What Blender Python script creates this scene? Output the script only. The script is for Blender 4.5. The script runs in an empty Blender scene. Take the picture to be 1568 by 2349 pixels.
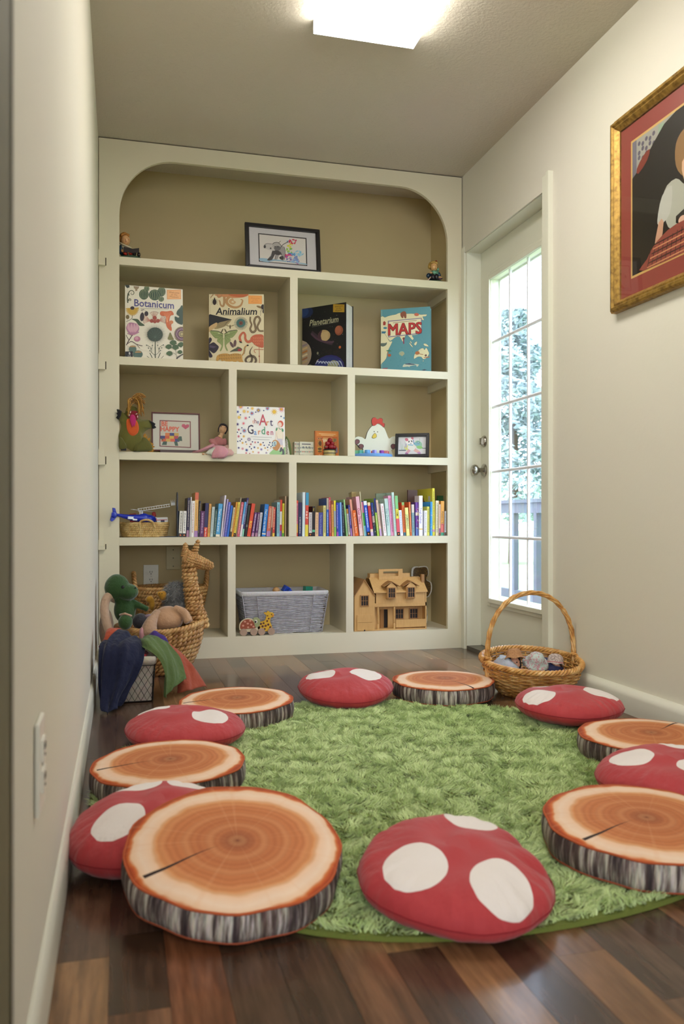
import bpy, bmesh, math, random
import numpy as np
from mathutils import Vector, Matrix, Euler
from math import sin, cos, pi, radians as R, sqrt, atan2

# ------------------------------------------------------------------ camera, world, exposure
sc = bpy.context.scene
COL = sc.collection
CAM_H = 0.67
YAW = R(14.76)
FPX = 1913.0
cam_d = bpy.data.cameras.new('camera'); cam = bpy.data.objects.new('camera', cam_d); COL.objects.link(cam)
cam.location = (0, 0, CAM_H); cam.rotation_euler = (R(90), 0, -YAW)
cam_d.sensor_fit = 'VERTICAL'; cam_d.sensor_height = 36; cam_d.lens = FPX / 2349 * 36
cam_d.shift_y = 14.5 / 2349; cam_d.clip_start = 0.02; cam_d.clip_end = 200
cam_d.dof.use_dof = True; cam_d.dof.focus_distance = 3.95; cam_d.dof.aperture_fstop = 5.0
sc.camera = cam
sc.view_settings.view_transform = 'Standard'; sc.view_settings.look = 'None'
sc.view_settings.gamma = 1; sc.view_settings.use_curve_mapping = False
sc.view_settings.exposure = 0.0

wd = bpy.data.worlds.new('sky'); sc.world = wd; wd.use_nodes = True
wn = wd.node_tree.nodes; wl = wd.node_tree.links
bg = wn['Background']; bg.inputs['Strength'].default_value = 8.5
tc = wn.new('ShaderNodeTexCoord'); sx = wn.new('ShaderNodeSeparateXYZ'); rp = wn.new('ShaderNodeValToRGB')
wl.new(tc.outputs['Generated'], sx.inputs[0]); wl.new(sx.outputs['Z'], rp.inputs[0])
rp.color_ramp.elements[0].position = 0.0; rp.color_ramp.elements[0].color = (0.74, 0.84, 1.0, 1)
rp.color_ramp.elements[1].position = 1.0; rp.color_ramp.elements[1].color = (0.66, 0.79, 1.0, 1)
wl.new(rp.outputs[0], bg.inputs['Color'])

def area(name, loc, rot, sx_, sy_, power, color, portal=False):
    d = bpy.data.lights.new(name, 'AREA'); d.shape = 'RECTANGLE'; d.size = sx_; d.size_y = sy_
    d.energy = power; d.color = color
    o = bpy.data.objects.new(name, d); COL.objects.link(o); o.location = loc; o.rotation_euler = rot
    if portal: d.cycles.is_portal = True
    return o
BACK_Y = -3.2
PANEL_STRENGTH = 15.0        # the wrap-around fluorescent fixture and its added unseen copy (their diffusers emit)
PANEL_COLOR = (1.0, 0.97, 0.92)

area('rear_fill_light', (-0.4, BACK_Y + 0.12, 1.25), (R(90), 0, 0), 2.6, 1.7, 92, (0.86, 0.93, 1.0))  # added lamp imitating daylight from behind the camera; no window is built there

# ------------------------------------------------------------------ helpers
SY, CY = sin(YAW), cos(YAW)
def at(px, py, Y):
    """world point on the plane y = Y that the photograph shows at (px, py)"""
    u = (px - 784) / FPX; v = (1189 - py) / FPX
    d = Y / (CY - SY * u)
    return Vector((d * (SY + CY * u), Y, CAM_H + v * d))
def lin(c): return c / 12.92 if c <= 0.04045 else ((c + 0.055) / 1.055) ** 2.4
def H(h, k=1.0):
    if not isinstance(h, str): return tuple(h)[:3]
    h = h.lstrip('#')
    return tuple(min(0.9, lin(int(h[i:i + 2], 16) / 255) * k) for i in (0, 2, 4))
rnd = random.Random(7)

class MB:
    def __init__(s): s.v = []; s.f = []; s.c = []; s.col = None; s.M = None; s.layer = 0
    def color(s, h): s.col = H(h) if h is not None else None; return s
    def add(s, vs, fs, M=None):
        b = len(s.v)
        for p in vs:
            p = Vector(p)
            if M is not None: p = M @ p
            if s.M is not None: p = s.M @ p
            s.v.append(p)
        for f in fs: s.f.append(tuple(b + i for i in f)); s.c.append(s.col)
        return s
    def box(s, c, d, M=None, taper=1.0):
        x, y, z = c; a, b, h = d[0] / 2, d[1] / 2, d[2] / 2; t = taper
        vs = [(x - a, y - b, z - h), (x + a, y - b, z - h), (x + a, y + b, z - h), (x - a, y + b, z - h),
              (x - a * t, y - b * t, z + h), (x + a * t, y - b * t, z + h), (x + a * t, y + b * t, z + h), (x - a * t, y + b * t, z + h)]
        return s.add(vs, [(3, 2, 1, 0), (4, 5, 6, 7), (0, 1, 5, 4), (1, 2, 6, 5), (2, 3, 7, 6), (3, 0, 4, 7)], M)
    def bx(s, x0, x1, y0, y1, z0, z1, M=None):
        return s.box(((x0 + x1) / 2, (y0 + y1) / 2, (z0 + z1) / 2), (x1 - x0, y1 - y0, z1 - z0), M)
    def ell(s, c, r, M=None, seg=16, rings=10):
        if isinstance(r, (int, float)): r = (r, r, r)
        vs = [(c[0], c[1], c[2] - r[2])]; fs = []
        for i in range(1, rings):
            a = -pi / 2 + pi * i / rings
            for j in range(seg):
                b = 2 * pi * j / seg
                vs.append((c[0] + r[0] * cos(a) * cos(b), c[1] + r[1] * cos(a) * sin(b), c[2] + r[2] * sin(a)))
        vs.append((c[0], c[1], c[2] + r[2])); t = len(vs) - 1
        for j in range(seg):
            k = (j + 1) % seg
            fs.append((0, 1 + k, 1 + j))
            for i in range(rings - 2):
                a = 1 + i * seg
                fs.append((a + j, a + k, a + seg + k, a + seg + j))
            a = 1 + (rings - 2) * seg
            fs.append((a + j, a + k, t))
        return s.add(vs, fs, M)
    def tube(s, pts, r, n=6, closed=False, M=None, flat=1.0, cap=True):
        pts = [Vector(p) for p in pts]; m = len(pts)
        rs = r if isinstance(r, (list, tuple)) else [r] * m
        vs = []; fs = []; up = None
        for i in range(m):
            if closed: t = pts[(i + 1) % m] - pts[i - 1]
            else: t = pts[min(i + 1, m - 1)] - pts[max(i - 1, 0)]
            if t.length < 1e-9: t = Vector((0, 0, 1))
            t.normalize()
            if up is None:
                up = Vector((0, 0, 1)) if abs(t.z) < 0.9 else Vector((0, 1, 0))
            a = t.cross(up)
            if a.length < 1e-6: a = t.cross(Vector((1, 0, 0)))
            a.normalize(); b = a.cross(t).normalized(); up = b
            for j in range(n):
                g = 2 * pi * j / n
                vs.append(pts[i] + a * (rs[i] * cos(g)) + b * (rs[i] * flat * sin(g)))
        for i in range(m if closed else m - 1):
            p = i * n; q = ((i + 1) % m) * n
            for j in range(n):
                k = (j + 1) % n
                fs.append((p + j, q + j, q + k, p + k))
        if not closed and cap:
            fs.append(tuple(range(n))); fs.append(tuple(reversed(range((m - 1) * n, m * n))))
        return s.add(vs, fs, M)
    def lathe(s, prof, n=24, c=(0, 0, 0), sx=1, sy=1, M=None, cap=True):
        vs = []; fs = []
        for (r, z) in prof:
            for j in range(n):
                g = 2 * pi * j / n
                vs.append((c[0] + r * sx * cos(g), c[1] + r * sy * sin(g), c[2] + z))
        for i in range(len(prof) - 1):
            for j in range(n):
                k = (j + 1) % n
                fs.append((i * n + j, i * n + k, (i + 1) * n + k, (i + 1) * n + j))
        if cap:
            fs.append(tuple(reversed(range(n)))); fs.append(tuple(range((len(prof) - 1) * n, len(prof) * n)))
        return s.add(vs, fs, M)
    def cyl(s, p, q, r, n=16, M=None): return s.tube([p, q], r, n, M=M)
    def prism(s, poly, y0, y1, M=None):
        """polygon in (x, z), extruded in y"""
        n = len(poly); vs = [(x, y0, z) for x, z in poly] + [(x, y1, z) for x, z in poly]
        fs = [tuple(range(n)), tuple(reversed(range(n, 2 * n)))]
        for i in range(n):
            k = (i + 1) % n; fs.append((i, i + n, k + n, k))
        return s.add(vs, fs, M)
    def puff(s, poly, t, yc=0, M=None, steps=4, shrink=0.5):
        """pillow shape from a polygon in (x, z)"""
        n = len(poly); cx = sum(p[0] for p in poly) / n; cz = sum(p[1] for p in poly) / n
        vs = []; fs = []
        for side in (-1, 1):
            for i in range(steps + 1):
                k = i / steps; sc_ = 1 - shrink * k; h = t * sin(k * pi / 2)
                for (x, z) in poly: vs.append((cx + (x - cx) * sc_, yc + side * h, cz + (z - cz) * sc_))
        per = (steps + 1) * n
        for sd in (0, 1):
            for i in range(steps):
                for j in range(n):
                    k = (j + 1) % n; a = sd * per + i * n
                    q = (a + j, a + k, a + n + k, a + n + j)
                    fs.append(q if sd == 0 else q[::-1])
            top = tuple(sd * per + steps * n + j for j in range(n))
            fs.append(top if sd == 0 else top[::-1])
        return s.add(vs, fs, M)
    def grid(s, P, M=None, closed=False):
        """P[i][j] points"""
        ni = len(P); nj = len(P[0]); vs = [p for row in P for p in row]; fs = []
        for i in range(ni - 1):
            for j in range(nj if closed else nj - 1):
                k = (j + 1) % nj
                fs.append((i * nj + j, i * nj + k, (i + 1) * nj + k, (i + 1) * nj + j))
        return s.add(vs, fs, M)
    # ---- flat print: drawn in (x, z) facing -y, each call one thin layer further out
    def _y(s): s.layer += 1; return -0.00025 - s.layer * 1.3e-5
    def pl(s, pts, col):
        s.color(col); y = s._y(); return s.add([(x, y, z) for x, z in pts], [tuple(range(len(pts)))])
    def rc(s, x0, x1, z0, z1, col): return s.pl([(x0, z0), (x1, z0), (x1, z1), (x0, z1)], col)
    def ci(s, x, z, r, col, rz=None, n=18, rot=0):
        rz = rz or r
        return s.pl([(x + r * cos(2 * pi * i / n) * cos(rot) - rz * sin(2 * pi * i / n) * sin(rot),
                      z + r * cos(2 * pi * i / n) * sin(rot) + rz * sin(2 * pi * i / n) * cos(rot)) for i in range(n)], col)
    def ln(s, pts, w, col, closed=False):
        s.color(col); y = s._y(); n = len(pts); vs = []; fs = []
        ws = w if isinstance(w, (list, tuple)) else [w] * n
        for i, (x, z) in enumerate(pts):
            a = pts[(i - 1) % n] if (closed or i > 0) else pts[i]; b = pts[(i + 1) % n] if (closed or i < n - 1) else pts[i]
            dx, dz = b[0] - a[0], b[1] - a[1]; L = sqrt(dx * dx + dz * dz) or 1
            nx, nz = -dz / L * ws[i] / 2, dx / L * ws[i] / 2
            vs += [(x + nx, y, z + nz), (x - nx, y, z - nz)]
        for i in range(n if closed else n - 1):
            k = (i + 1) % n; fs.append((2 * i, 2 * i + 1, 2 * k + 1, 2 * k))
        return s.add(vs, fs)
    def star(s, x, z, r0, r1, n, col, rot=0):
        return s.pl([(x + (r1 if i % 2 == 0 else r0) * cos(rot + pi * i / n), z + (r1 if i % 2 == 0 else r0) * sin(rot + pi * i / n)) for i in range(2 * n)], col)
    def tx(s, text, x, z, size, col, rot=0, bold=0.0, sx=1.0, align='C', shear=0):
        vs, fs, (x0, x1, z0, z1) = glyphs(text, bold, shear)
        s.color(col); y = s._y(); cx = {'C': (x0 + x1) / 2, 'L': x0, 'R': x1}[align]
        k = size; ca, sa = cos(rot), sin(rot); out = []
        for (a, b) in vs:
            a = (a - cx) * k * sx; b = (b - 0.35) * k
            out.append((x + a * ca - b * sa, y, z + a * sa + b * ca))
        return s.add(out, fs)
    def build(s, name, mat, parent=None, smooth=False, loc=None, rot=None):
        me = bpy.data.meshes.new(name)
        me.from_pydata([tuple(v) for v in s.v], [], s.f)
        if any(c is not None for c in s.c):
            ca = me.color_attributes.new('Col', 'FLOAT_COLOR', 'CORNER')
            buf = []
            for f, c in zip(s.f, s.c):
                c = c or (0.8, 0.8, 0.8); buf.extend((c[0], c[1], c[2], 1.0) * len(f))
            ca.data.foreach_set('color', buf)
        if smooth is not False:
            me.polygons.foreach_set('use_smooth', [True] * len(me.polygons))
        me.materials.append(mat if not isinstance(mat, str) else MAT(mat))
        me.update()
        o = bpy.data.objects.new(name, me); COL.objects.link(o)
        if parent is not None: o.parent = parent
        if loc is not None: o.location = loc
        if rot is not None: o.rotation_euler = rot
        if smooth not in (False, True):
            bm = bmesh.new(); bm.from_mesh(me)
            for e in bm.edges:
                if len(e.link_faces) == 2 and e.calc_face_angle(0) > R(smooth): e.smooth = False
            bm.to_mesh(me); bm.free()
        return o
_gl = {}
def glyphs(text, bold, shear):
    key = (text, bold, shear)
    if key not in _gl:
        cu = bpy.data.curves.new('lettering', 'FONT'); cu.body = text; cu.size = 1; cu.offset = bold; cu.resolution_u = 2; cu.shear = shear
        ob = bpy.data.objects.new('lettering', cu); COL.objects.link(ob)
        dg = bpy.context.evaluated_depsgraph_get(); me = bpy.data.meshes.new_from_object(ob.evaluated_get(dg))
        vs = [(v.co.x, v.co.y) for v in me.vertices]; fs = [tuple(p.vertices) for p in me.polygons]
        bpy.data.objects.remove(ob); bpy.data.curves.remove(cu); bpy.data.meshes.remove(me)
        xs = [v[0] for v in vs] or [0, 1]; zs = [v[1] for v in vs] or [0, 1]
        _gl[key] = (vs, fs, (min(xs), max(xs), min(zs), max(zs)))
    return _gl[key]

def blob(mb, name, mat, parent=None, voxel=0.004, smooth_it=4, loc=None, rot=None):
    """join overlapping lumps into one continuous skin"""
    o = mb.build(name, mat, parent, True, loc, rot)
    me0 = o.data
    m = o.modifiers.new('r', 'REMESH'); m.mode = 'VOXEL'; m.voxel_size = voxel; m.use_smooth_shade = True
    k = o.modifiers.new('s', 'SMOOTH'); k.factor = 0.5; k.iterations = smooth_it
    dg = bpy.context.evaluated_depsgraph_get()
    me = bpy.data.meshes.new_from_object(o.evaluated_get(dg))
    o.modifiers.clear(); o.data = me; me.name = name
    if not me.materials: me.materials.append(mat if not isinstance(mat, str) else MAT(mat))
    me.polygons.foreach_set('use_smooth', [True] * len(me.polygons))
    bpy.data.meshes.remove(me0)
    if mb.col is not None and 'Col' not in me.color_attributes:
        ca = me.color_attributes.new('Col', 'FLOAT_COLOR', 'CORNER'); ca.data.foreach_set('color', [mb.col[0], mb.col[1], mb.col[2], 1.0] * len(me.loops))
    return o

def catmull(pts, k=6, closed=False):
    pts = [Vector(p) for p in pts]; n = len(pts); out = []
    rng = range(n) if closed else range(n - 1)
    for i in rng:
        p0 = pts[(i - 1) % n] if closed or i > 0 else pts[0]; p1 = pts[i]; p2 = pts[(i + 1) % n]
        p3 = pts[(i + 2) % n] if closed or i + 2 < n else pts[-1]
        for j in range(k):
            t = j / k
            out.append(0.5 * ((2 * p1) + (p2 - p0) * t + (2 * p0 - 5 * p1 + 4 * p2 - p3) * t * t + (3 * p1 - p0 - 3 * p2 + p3) * t ** 3))
    if not closed: out.append(pts[-1])
    return out
def cm2(pts, k=5, closed=True): return [(p.x, p.y) for p in catmull([(a, b, 0) for a, b in pts], k, closed)]

def rope(mb, path, r, pitch, strands=2, closed=False, n=5, seg_per=8, off=0.62, thick=0.72):
    """plump strands twisted round a path"""
    path = [Vector(p) for p in path]
    if closed: path = path + [path[0]]
    L = [0]
    for a, b in zip(path, path[1:]): L.append(L[-1] + (b - a).length)
    tot = L[-1]; turns = max(1, round(tot / pitch)); N = max(8, int(turns * seg_per))
    for sidx in range(strands):
        pts = []; k = 0
        for i in range(N if closed else N + 1):
            s_ = tot * i / N
            while k < len(L) - 2 and L[k + 1] < s_: k += 1
            t = (s_ - L[k]) / max(1e-9, L[k + 1] - L[k]); p = path[k].lerp(path[k + 1], t)
            tan = (path[k + 1] - path[k]).normalized()
            up = Vector((0, 0, 1)) if abs(tan.z) < 0.85 else Vector((0, 1, 0))
            a = tan.cross(up).normalized(); b = a.cross(tan)
            g = 2 * pi * (turns * i / N + sidx / strands)
            pts.append(p + (a * cos(g) + b * sin(g)) * (r * off))
        mb.tube(pts, r * thick, n, closed)
    return mb

# ------------------------------------------------------------------ materials
_m = {}
def newmat(name):
    m = bpy.data.materials.new(name); m.use_nodes = True; nt = m.node_tree
    return m, nt, nt.nodes['Principled BSDF'], nt.nodes, nt.links
def bump(nt, bsdf, height, strength=0.3, dist=0.01):
    b = nt.nodes.new('ShaderNodeBump'); b.inputs['Strength'].default_value = strength; b.inputs['Distance'].default_value = dist
    nt.links.new(height, b.inputs['Height']); nt.links.new(b.outputs[0], bsdf.inputs['Normal']); return b
def noise(nt, scale, detail=4, vec=None, kind='Object', stretch=None, rough=0.5):
    n = nt.nodes.new('ShaderNodeTexNoise'); n.inputs['Scale'].default_value = scale; n.inputs['Detail'].default_value = detail
    n.inputs['Roughness'].default_value = rough
    if vec is None:
        t = nt.nodes.new('ShaderNodeTexCoord'); vec = t.outputs[kind]
    if stretch:
        mp = nt.nodes.new('ShaderNodeMapping'); mp.inputs['Scale'].default_value = stretch
        nt.links.new(vec, mp.inputs[0]); vec = mp.outputs[0]
    nt.links.new(vec, n.inputs['Vector']); return n
def mixc(nt, fac, a, b, mode='MIX'):
    x = nt.nodes.new('ShaderNodeMix'); x.data_type = 'RGBA'; x.blend_type = mode
    for k, i in ((fac, 0), (a, 6), (b, 7)):
        if hasattr(k, 'is_linked') or hasattr(k, 'links'): nt.links.new(k, x.inputs[i])
        elif i == 0: x.inputs[0].default_value = k
        else: x.inputs[i].default_value = (*H(k), 1)
    return x.outputs[2]
def ramp(nt, fac, stops, interp='LINEAR'):
    r = nt.nodes.new('ShaderNodeValToRGB'); cr = r.color_ramp; cr.interpolation = interp
    while len(cr.elements) < len(stops): cr.elements.new(0.5)
    for e, (p, c) in zip(cr.elements, stops): e.position = p; e.color = (*H(c), 1)
    nt.links.new(fac, r.inputs[0]); return r.outputs[0]
def math_(nt, op, a, b=None, c=None):
    n = nt.nodes.new('ShaderNodeMath'); n.operation = op
    for i, k in enumerate((a, b, c)):
        if k is None: continue
        if isinstance(k, (int, float)): n.inputs[i].default_value = k
        else: nt.links.new(k, n.inputs[i])
    return n.outputs[0]
def MAT(key):
    """'paint' / 'print' / 'felt' / 'plastic' take the colour drawn on the mesh; 'hex:rough[:metal[:bumpscale[:bumpstrength]]]' is plain"""
    if key in _m: return _m[key]
    if key in ('paint', 'print', 'felt', 'plastic', 'yarn'):
        m, nt, b, N, L = newmat(key)
        a = N.new('ShaderNodeAttribute'); a.attribute_name = 'Col'
        if key in ('felt', 'yarn'):
            n = noise(nt, 300, 4); c = mixc(nt, 0.22, a.outputs['Color'], n.outputs['Color'], 'OVERLAY')
            L.new(c, b.inputs['Base Color']); bump(nt, b, n.outputs[0], 0.6, 0.002)
            b.inputs['Sheen Weight'].default_value = 0.25
        else: L.new(a.outputs['Color'], b.inputs['Base Color'])
        b.inputs['Roughness'].default_value = {'paint': 0.5, 'print': 0.38, 'felt': 0.95, 'plastic': 0.28, 'yarn': 0.9}[key]
    else:
        p = key.split(':'); m, nt, b, N, L = newmat('surface_' + p[0])
        c = H(p[0]); b.inputs['Base Color'].default_value = (*c, 1)
        b.inputs['Roughness'].default_value = float(p[1]) if len(p) > 1 else 0.5
        if len(p) > 2 and p[2]: b.inputs['Metallic'].default_value = float(p[2])
        if len(p) > 3:
            n = noise(nt, float(p[3]), 5); st = float(p[4]) if len(p) > 4 else 0.3
            bump(nt, b, n.outputs[0], st, 0.004)
            v = mixc(nt, 0.18, p[0], n.outputs['Color'], 'OVERLAY'); L.new(v, b.inputs['Base Color'])
    _m[key] = m; return m

def wall_mat(name, col, bscale=60, bstr=0.12, rough=0.75):
    m, nt, b, N, L = newmat(name); b.inputs['Roughness'].default_value = rough
    n = noise(nt, bscale, 6); n2 = noise(nt, 1.3, 3)
    c = mixc(nt, 0.06, col, n2.outputs['Color'], 'OVERLAY'); L.new(c, b.inputs['Base Color'])
    bump(nt, b, n.outputs[0], bstr, 0.004); return m
WALL = wall_mat('cream_wall_paint', 'dad5c5'); CEIL = wall_mat('ceiling_paint', 'c9bfae', 90, 0.5, 0.9)
CABM = wall_mat('cream_cabinet_paint', 'dbd3b9', 25, 0.05, 0.42); DOORM = wall_mat('white_door_paint', 'e0dfcc', 30, 0.04, 0.4)
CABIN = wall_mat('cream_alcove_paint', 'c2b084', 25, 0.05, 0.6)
BASEM = wall_mat('baseboard_paint', 'dcdacb', 30, 0.03, 0.35)

def plank_mat():
    m, nt, b, N, L = newmat('laminate_planks')
    oi = N.new('ShaderNodeObjectInfo'); t = N.new('ShaderNodeTexCoord')
    sc_ = math_(nt, 'MULTIPLY', oi.outputs['Random'], 37.0)
    cb = N.new('ShaderNodeCombineXYZ')
    for i in range(3): L.new(sc_, cb.inputs[i])
    ad = N.new('ShaderNodeVectorMath'); ad.operation = 'ADD'; L.new(t.outputs['Object'], ad.inputs[0]); L.new(cb.outputs[0], ad.inputs[1])
    base = ramp(nt, oi.outputs['Random'], [(0.0, '6a4e3c'), (0.12, '9c6e50'), (0.24, '74594a'), (0.38, 'ae7e56'), (0.48, '6a5244'), (0.58, '966c4e'), (0.68, '80604a'), (0.79, 'b88a60'), (0.88, '725848'), (0.95, 'a06646')], 'CONSTANT')
    g = noise(nt, 6, 6, ad.outputs[0], stretch=(14, 1.2, 1), rough=0.6)
    g2 = noise(nt, 3, 3, ad.outputs[0], stretch=(5, 1.6, 1))
    gr = ramp(nt, g.outputs[0], [(0.3, '8e8e8e'), (0.7, 'ffffff')])
    c = mixc(nt, 0.75, base, gr, 'MULTIPLY')
    gr2 = ramp(nt, g2.outputs[0], [(0.35, '8c8c8c'), (0.65, 'ffffff')]); c = mixc(nt, 0.5, c, gr2, 'MULTIPLY')
    gr3 = ramp(nt, noise(nt, 2.0, 2, ad.outputs[0], stretch=(9, 0.7, 1)).outputs[0], [(0.4, '9c9088'), (0.6, 'ffffff')]); c = mixc(nt, 0.5, c, gr3, 'MULTIPLY')
    L.new(c, b.inputs['Base Color']); b.inputs['Roughness'].default_value = 0.26
    b.inputs['Specular IOR Level'].default_value = 0.4; b.inputs['Coat Weight'].default_value = 0.18; b.inputs['Coat Roughness'].default_value = 0.08
    return m
PLANK = plank_mat()

def pine_mat(name, c1='c79a5e', c2='a87842', rough=0.5):
    m, nt, b, N, L = newmat(name)
    g = noise(nt, 20, 5, stretch=(6, 6, 1)); L.new(mixc(nt, g.outputs[0], c1, c2), b.inputs['Base Color']); b.inputs['Roughness'].default_value = rough
    return m
def wicker_mat(name, c1, c2, c3, rough=0.55, scale=40):
    m, nt, b, N, L = newmat(name)
    g = noise(nt, scale, 4); g2 = noise(nt, scale * 6, 2)
    c = ramp(nt, g.outputs[0], [(0.3, c1), (0.5, c2), (0.72, c3)]); c = mixc(nt, 0.25, c, g2.outputs['Color'], 'OVERLAY')
    L.new(c, b.inputs['Base Color']); b.inputs['Roughness'].default_value = rough; bump(nt, b, g2.outputs[0], 0.4, 0.002); return m

# ------------------------------------------------------------------ scene bookkeeping
def thing(name, label, cat, loc=(0, 0, 0), rot=(0, 0, 0), group=None, kind=None):
    o = bpy.data.objects.new(name, None); o.empty_display_size = 0.05; COL.objects.link(o)
    o.location = loc; o.rotation_euler = rot if not isinstance(rot, (int, float)) else (0, 0, rot)
    if label: o['label'] = label
    if cat: o['category'] = cat
    if group: o['group'] = group
    if kind: o['kind'] = kind
    return o
def tag(o, label=None, cat=None, group=None, kind=None):
    for k, v in (('label', label), ('category', cat), ('group', group), ('kind', kind)):
        if v: o[k] = v
    return o
def box_part(name, mat, parent, *dims): return MB().bx(*dims).build(name, mat, parent)
def struct(o, label=None): return tag(o, label, None, None, 'structure')
# ================================================================== THE ROOM
XL, XR, YB, YF, ZC = -0.107, 1.705, 4.36, 4.02, 2.44
BACK = -3.2
# floor: slab plus picked-apart laminate blocks
floor = MB().bx(-2.6, XR + 0.12, BACK, 4.4, -0.06, -0.006).build('floor', MAT('3a291f:0.35'))
struct(floor, 'dark walnut laminate floor laid in narrow blocks')
W = 0.0826
pk = {}
x = XL + 0.006; col_i = 0
while x < XR - 0.01:
    w = min(W, XR - x); y = 0.35 - rnd.random() * 0.3
    while y < 4.015:
        L_ = rnd.choice([0.22, 0.3, 0.38, 0.45, 0.55, 0.62]); y1 = min(y + L_, 4.018)
        if y1 > 0.45 and y1 - y > 0.04:
            key = (round(w, 3), round(y1 - y, 3))
            if key not in pk:
                o = MB().bx(-w / 2 + 0.0003, w / 2 - 0.0003, -(y1 - y) / 2 + 0.0003, (y1 - y) / 2 - 0.0003, -0.008, 0).build('plank', PLANK, floor)
                pk[key] = o.data
            else:
                o = bpy.data.objects.new('plank', pk[key]); COL.objects.link(o); o.parent = floor
            o.location = (x + w / 2, (y + y1) / 2, rnd.uniform(-0.0002, 0.0002))
        y = y1
    x += W

struct(MB().bx(-2.6, XR + 0.12, BACK, 4.5, ZC, ZC + 0.1).build('ceiling', CEIL), 'lightly textured off-white ceiling')
struct(MB().bx(XL - 0.12, XL, 0.70, 4.48, 0, ZC).build('wall_left', WALL), 'plain cream wall on the left')
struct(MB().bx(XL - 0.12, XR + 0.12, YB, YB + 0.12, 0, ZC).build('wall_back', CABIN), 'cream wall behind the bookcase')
DY0, DY1, DZ = 3.15, 3.98, 2.035
wr = MB(); wr.bx(XR, XR + 0.12, BACK, DY0, 0, ZC); wr.bx(XR, XR + 0.12, DY0, DY1, DZ, ZC); wr.bx(XR, XR + 0.12, DY1, 4.48, 0, ZC)
struct(wr.build('wall_right', WALL), 'plain cream wall on the right with a garden door')
# the space behind the camera
struct(MB().bx(-2.6, XL - 0.12, 0.70, 0.82, 0, ZC).build('wall_corner', WALL))
struct(MB().bx(-2.72, -2.6, BACK, 0.82, 0, ZC).build('wall_far_left', WALL))
struct(MB().bx(-2.72, XR + 0.12, BACK - 0.12, BACK, 0, ZC).build('wall_front', WALL))
struct(MB().bx(-0.19, -0.083, 0.685, 0.7, 0, ZC).bx(-0.10, -0.083, 0.60, 0.7, 0, ZC).build('trim_1', MAT('6c664c:0.7')), 'olive beige edge of the opening at far left')
# alcove side walls (behind the face frame)
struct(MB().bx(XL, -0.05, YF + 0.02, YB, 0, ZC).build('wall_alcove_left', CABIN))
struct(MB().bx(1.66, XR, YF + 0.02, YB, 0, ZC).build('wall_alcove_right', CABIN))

def baseboard(name, p, q, nrm, h, t, label):
    prof = [(0, 0), (t, 0), (t, h * 0.72), (t * 0.93, h * 0.84), (t * 0.7, h * 0.94), (t * 0.35, h), (0, h)]
    vs = []; fs = []; n = len(prof)
    for P in (p, q):
        for a, z in prof: vs.append((P[0] + nrm[0] * a, P[1] + nrm[1] * a, z))
    for i in range(n): k = (i + 1) % n; fs.append((i, k, n + k, n + i))
    fs += [tuple(range(n)), tuple(reversed(range(n, 2 * n)))]
    o = MB().add(vs, fs).build(name, BASEM, None, 40)
    return struct(o, label)
baseboard('baseboard_left', (XL, 0.70), (XL, YF), (1, 0), 0.082, 0.0115, 'white rounded baseboard along the left wall')
baseboard('baseboard_right', (XR, BACK), (XR, 3.08), (-1, 0), 0.082, 0.034, 'white rounded baseboard along the right wall')

# ------------------------------------------------------------------ ceiling light
def light_fixture(x0, x1, y0, y1, label, group=None):
    t = thing('ceiling_light', label, 'light', ((x0 + x1) / 2, (y0 + y1) / 2, ZC), 0, group)
    a, b = (x1 - x0) / 2, (y1 - y0) / 2
    m, nt, bs, N, L = newmat('light_diffuser')
    bs.inputs['Base Color'].default_value = (0.9, 0.9, 0.9, 1); bs.inputs['Emission Color'].default_value = (*PANEL_COLOR, 1)
    bs.inputs['Emission Strength'].default_value = PANEL_STRENGTH
    d = MB(); d.box((0, 0, -0.028), (2 * a, 2 * b, 0.046))
    o = d.build('diffuser', m, t)
    MB().bx(-a, a, -b - 0.004, -b, -0.05, 0).build('end_cap', MAT('e8e8e4:0.5'), t)
    MB().bx(-a, a, b, b + 0.004, -0.05, 0).build('end_cap', MAT('e8e8e4:0.5'), t)
    MB().bx(-a * 0.8, a * 0.8, -b, b, -0.005, 0).build('housing', MAT('e8e8e4:0.5'), t)
    return t
light_fixture(0.656, 1.03, 1.67, 2.886, 'lit white wrap-around fluorescent ceiling light')
light_fixture(-0.5, -0.13, -1.9, -0.7, 'second fluorescent ceiling light, in the room behind the camera')  # added fixture, out of view, to light the room from behind

# ------------------------------------------------------------------ built-in bookcase
Z1, Z2, Z3, Z4, Z5 = 1.889, 1.424, 0.981, 0.580, 0.099
CAB = thing('bookcase', 'cream painted built-in bookcase with an arched top opening', 'bookcase', (0, YF, 0))
# face frame with arched opening: polygon in (x, z)
xo0, xo1, xi0, xi1, zt = -0.104, 1.700, -0.0125, 1.622, 2.357
rx, rz = 0.255, 0.27
def arc(cx, cz, a0, a1, n=14): return [(cx + rx * cos(a0 + (a1 - a0) * i / n), cz + rz * sin(a0 + (a1 - a0) * i / n)) for i in range(n + 1)]
inner = [(xi0, 0.0)] + arc(xi0 + rx, zt - rz, pi, pi / 2) + arc(xi1 - rx, zt - rz, pi / 2, 0) + [(xi1, 0.0)]
outer = []
zo = ZC - 0.006
for (ix, iz) in inner:
    if ix <= xi0 + 1e-6: outer.append((xo0, iz))
    elif ix >= xi1 - 1e-6: outer.append((xo1, iz))
    else: outer.append((ix, zo))
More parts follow.
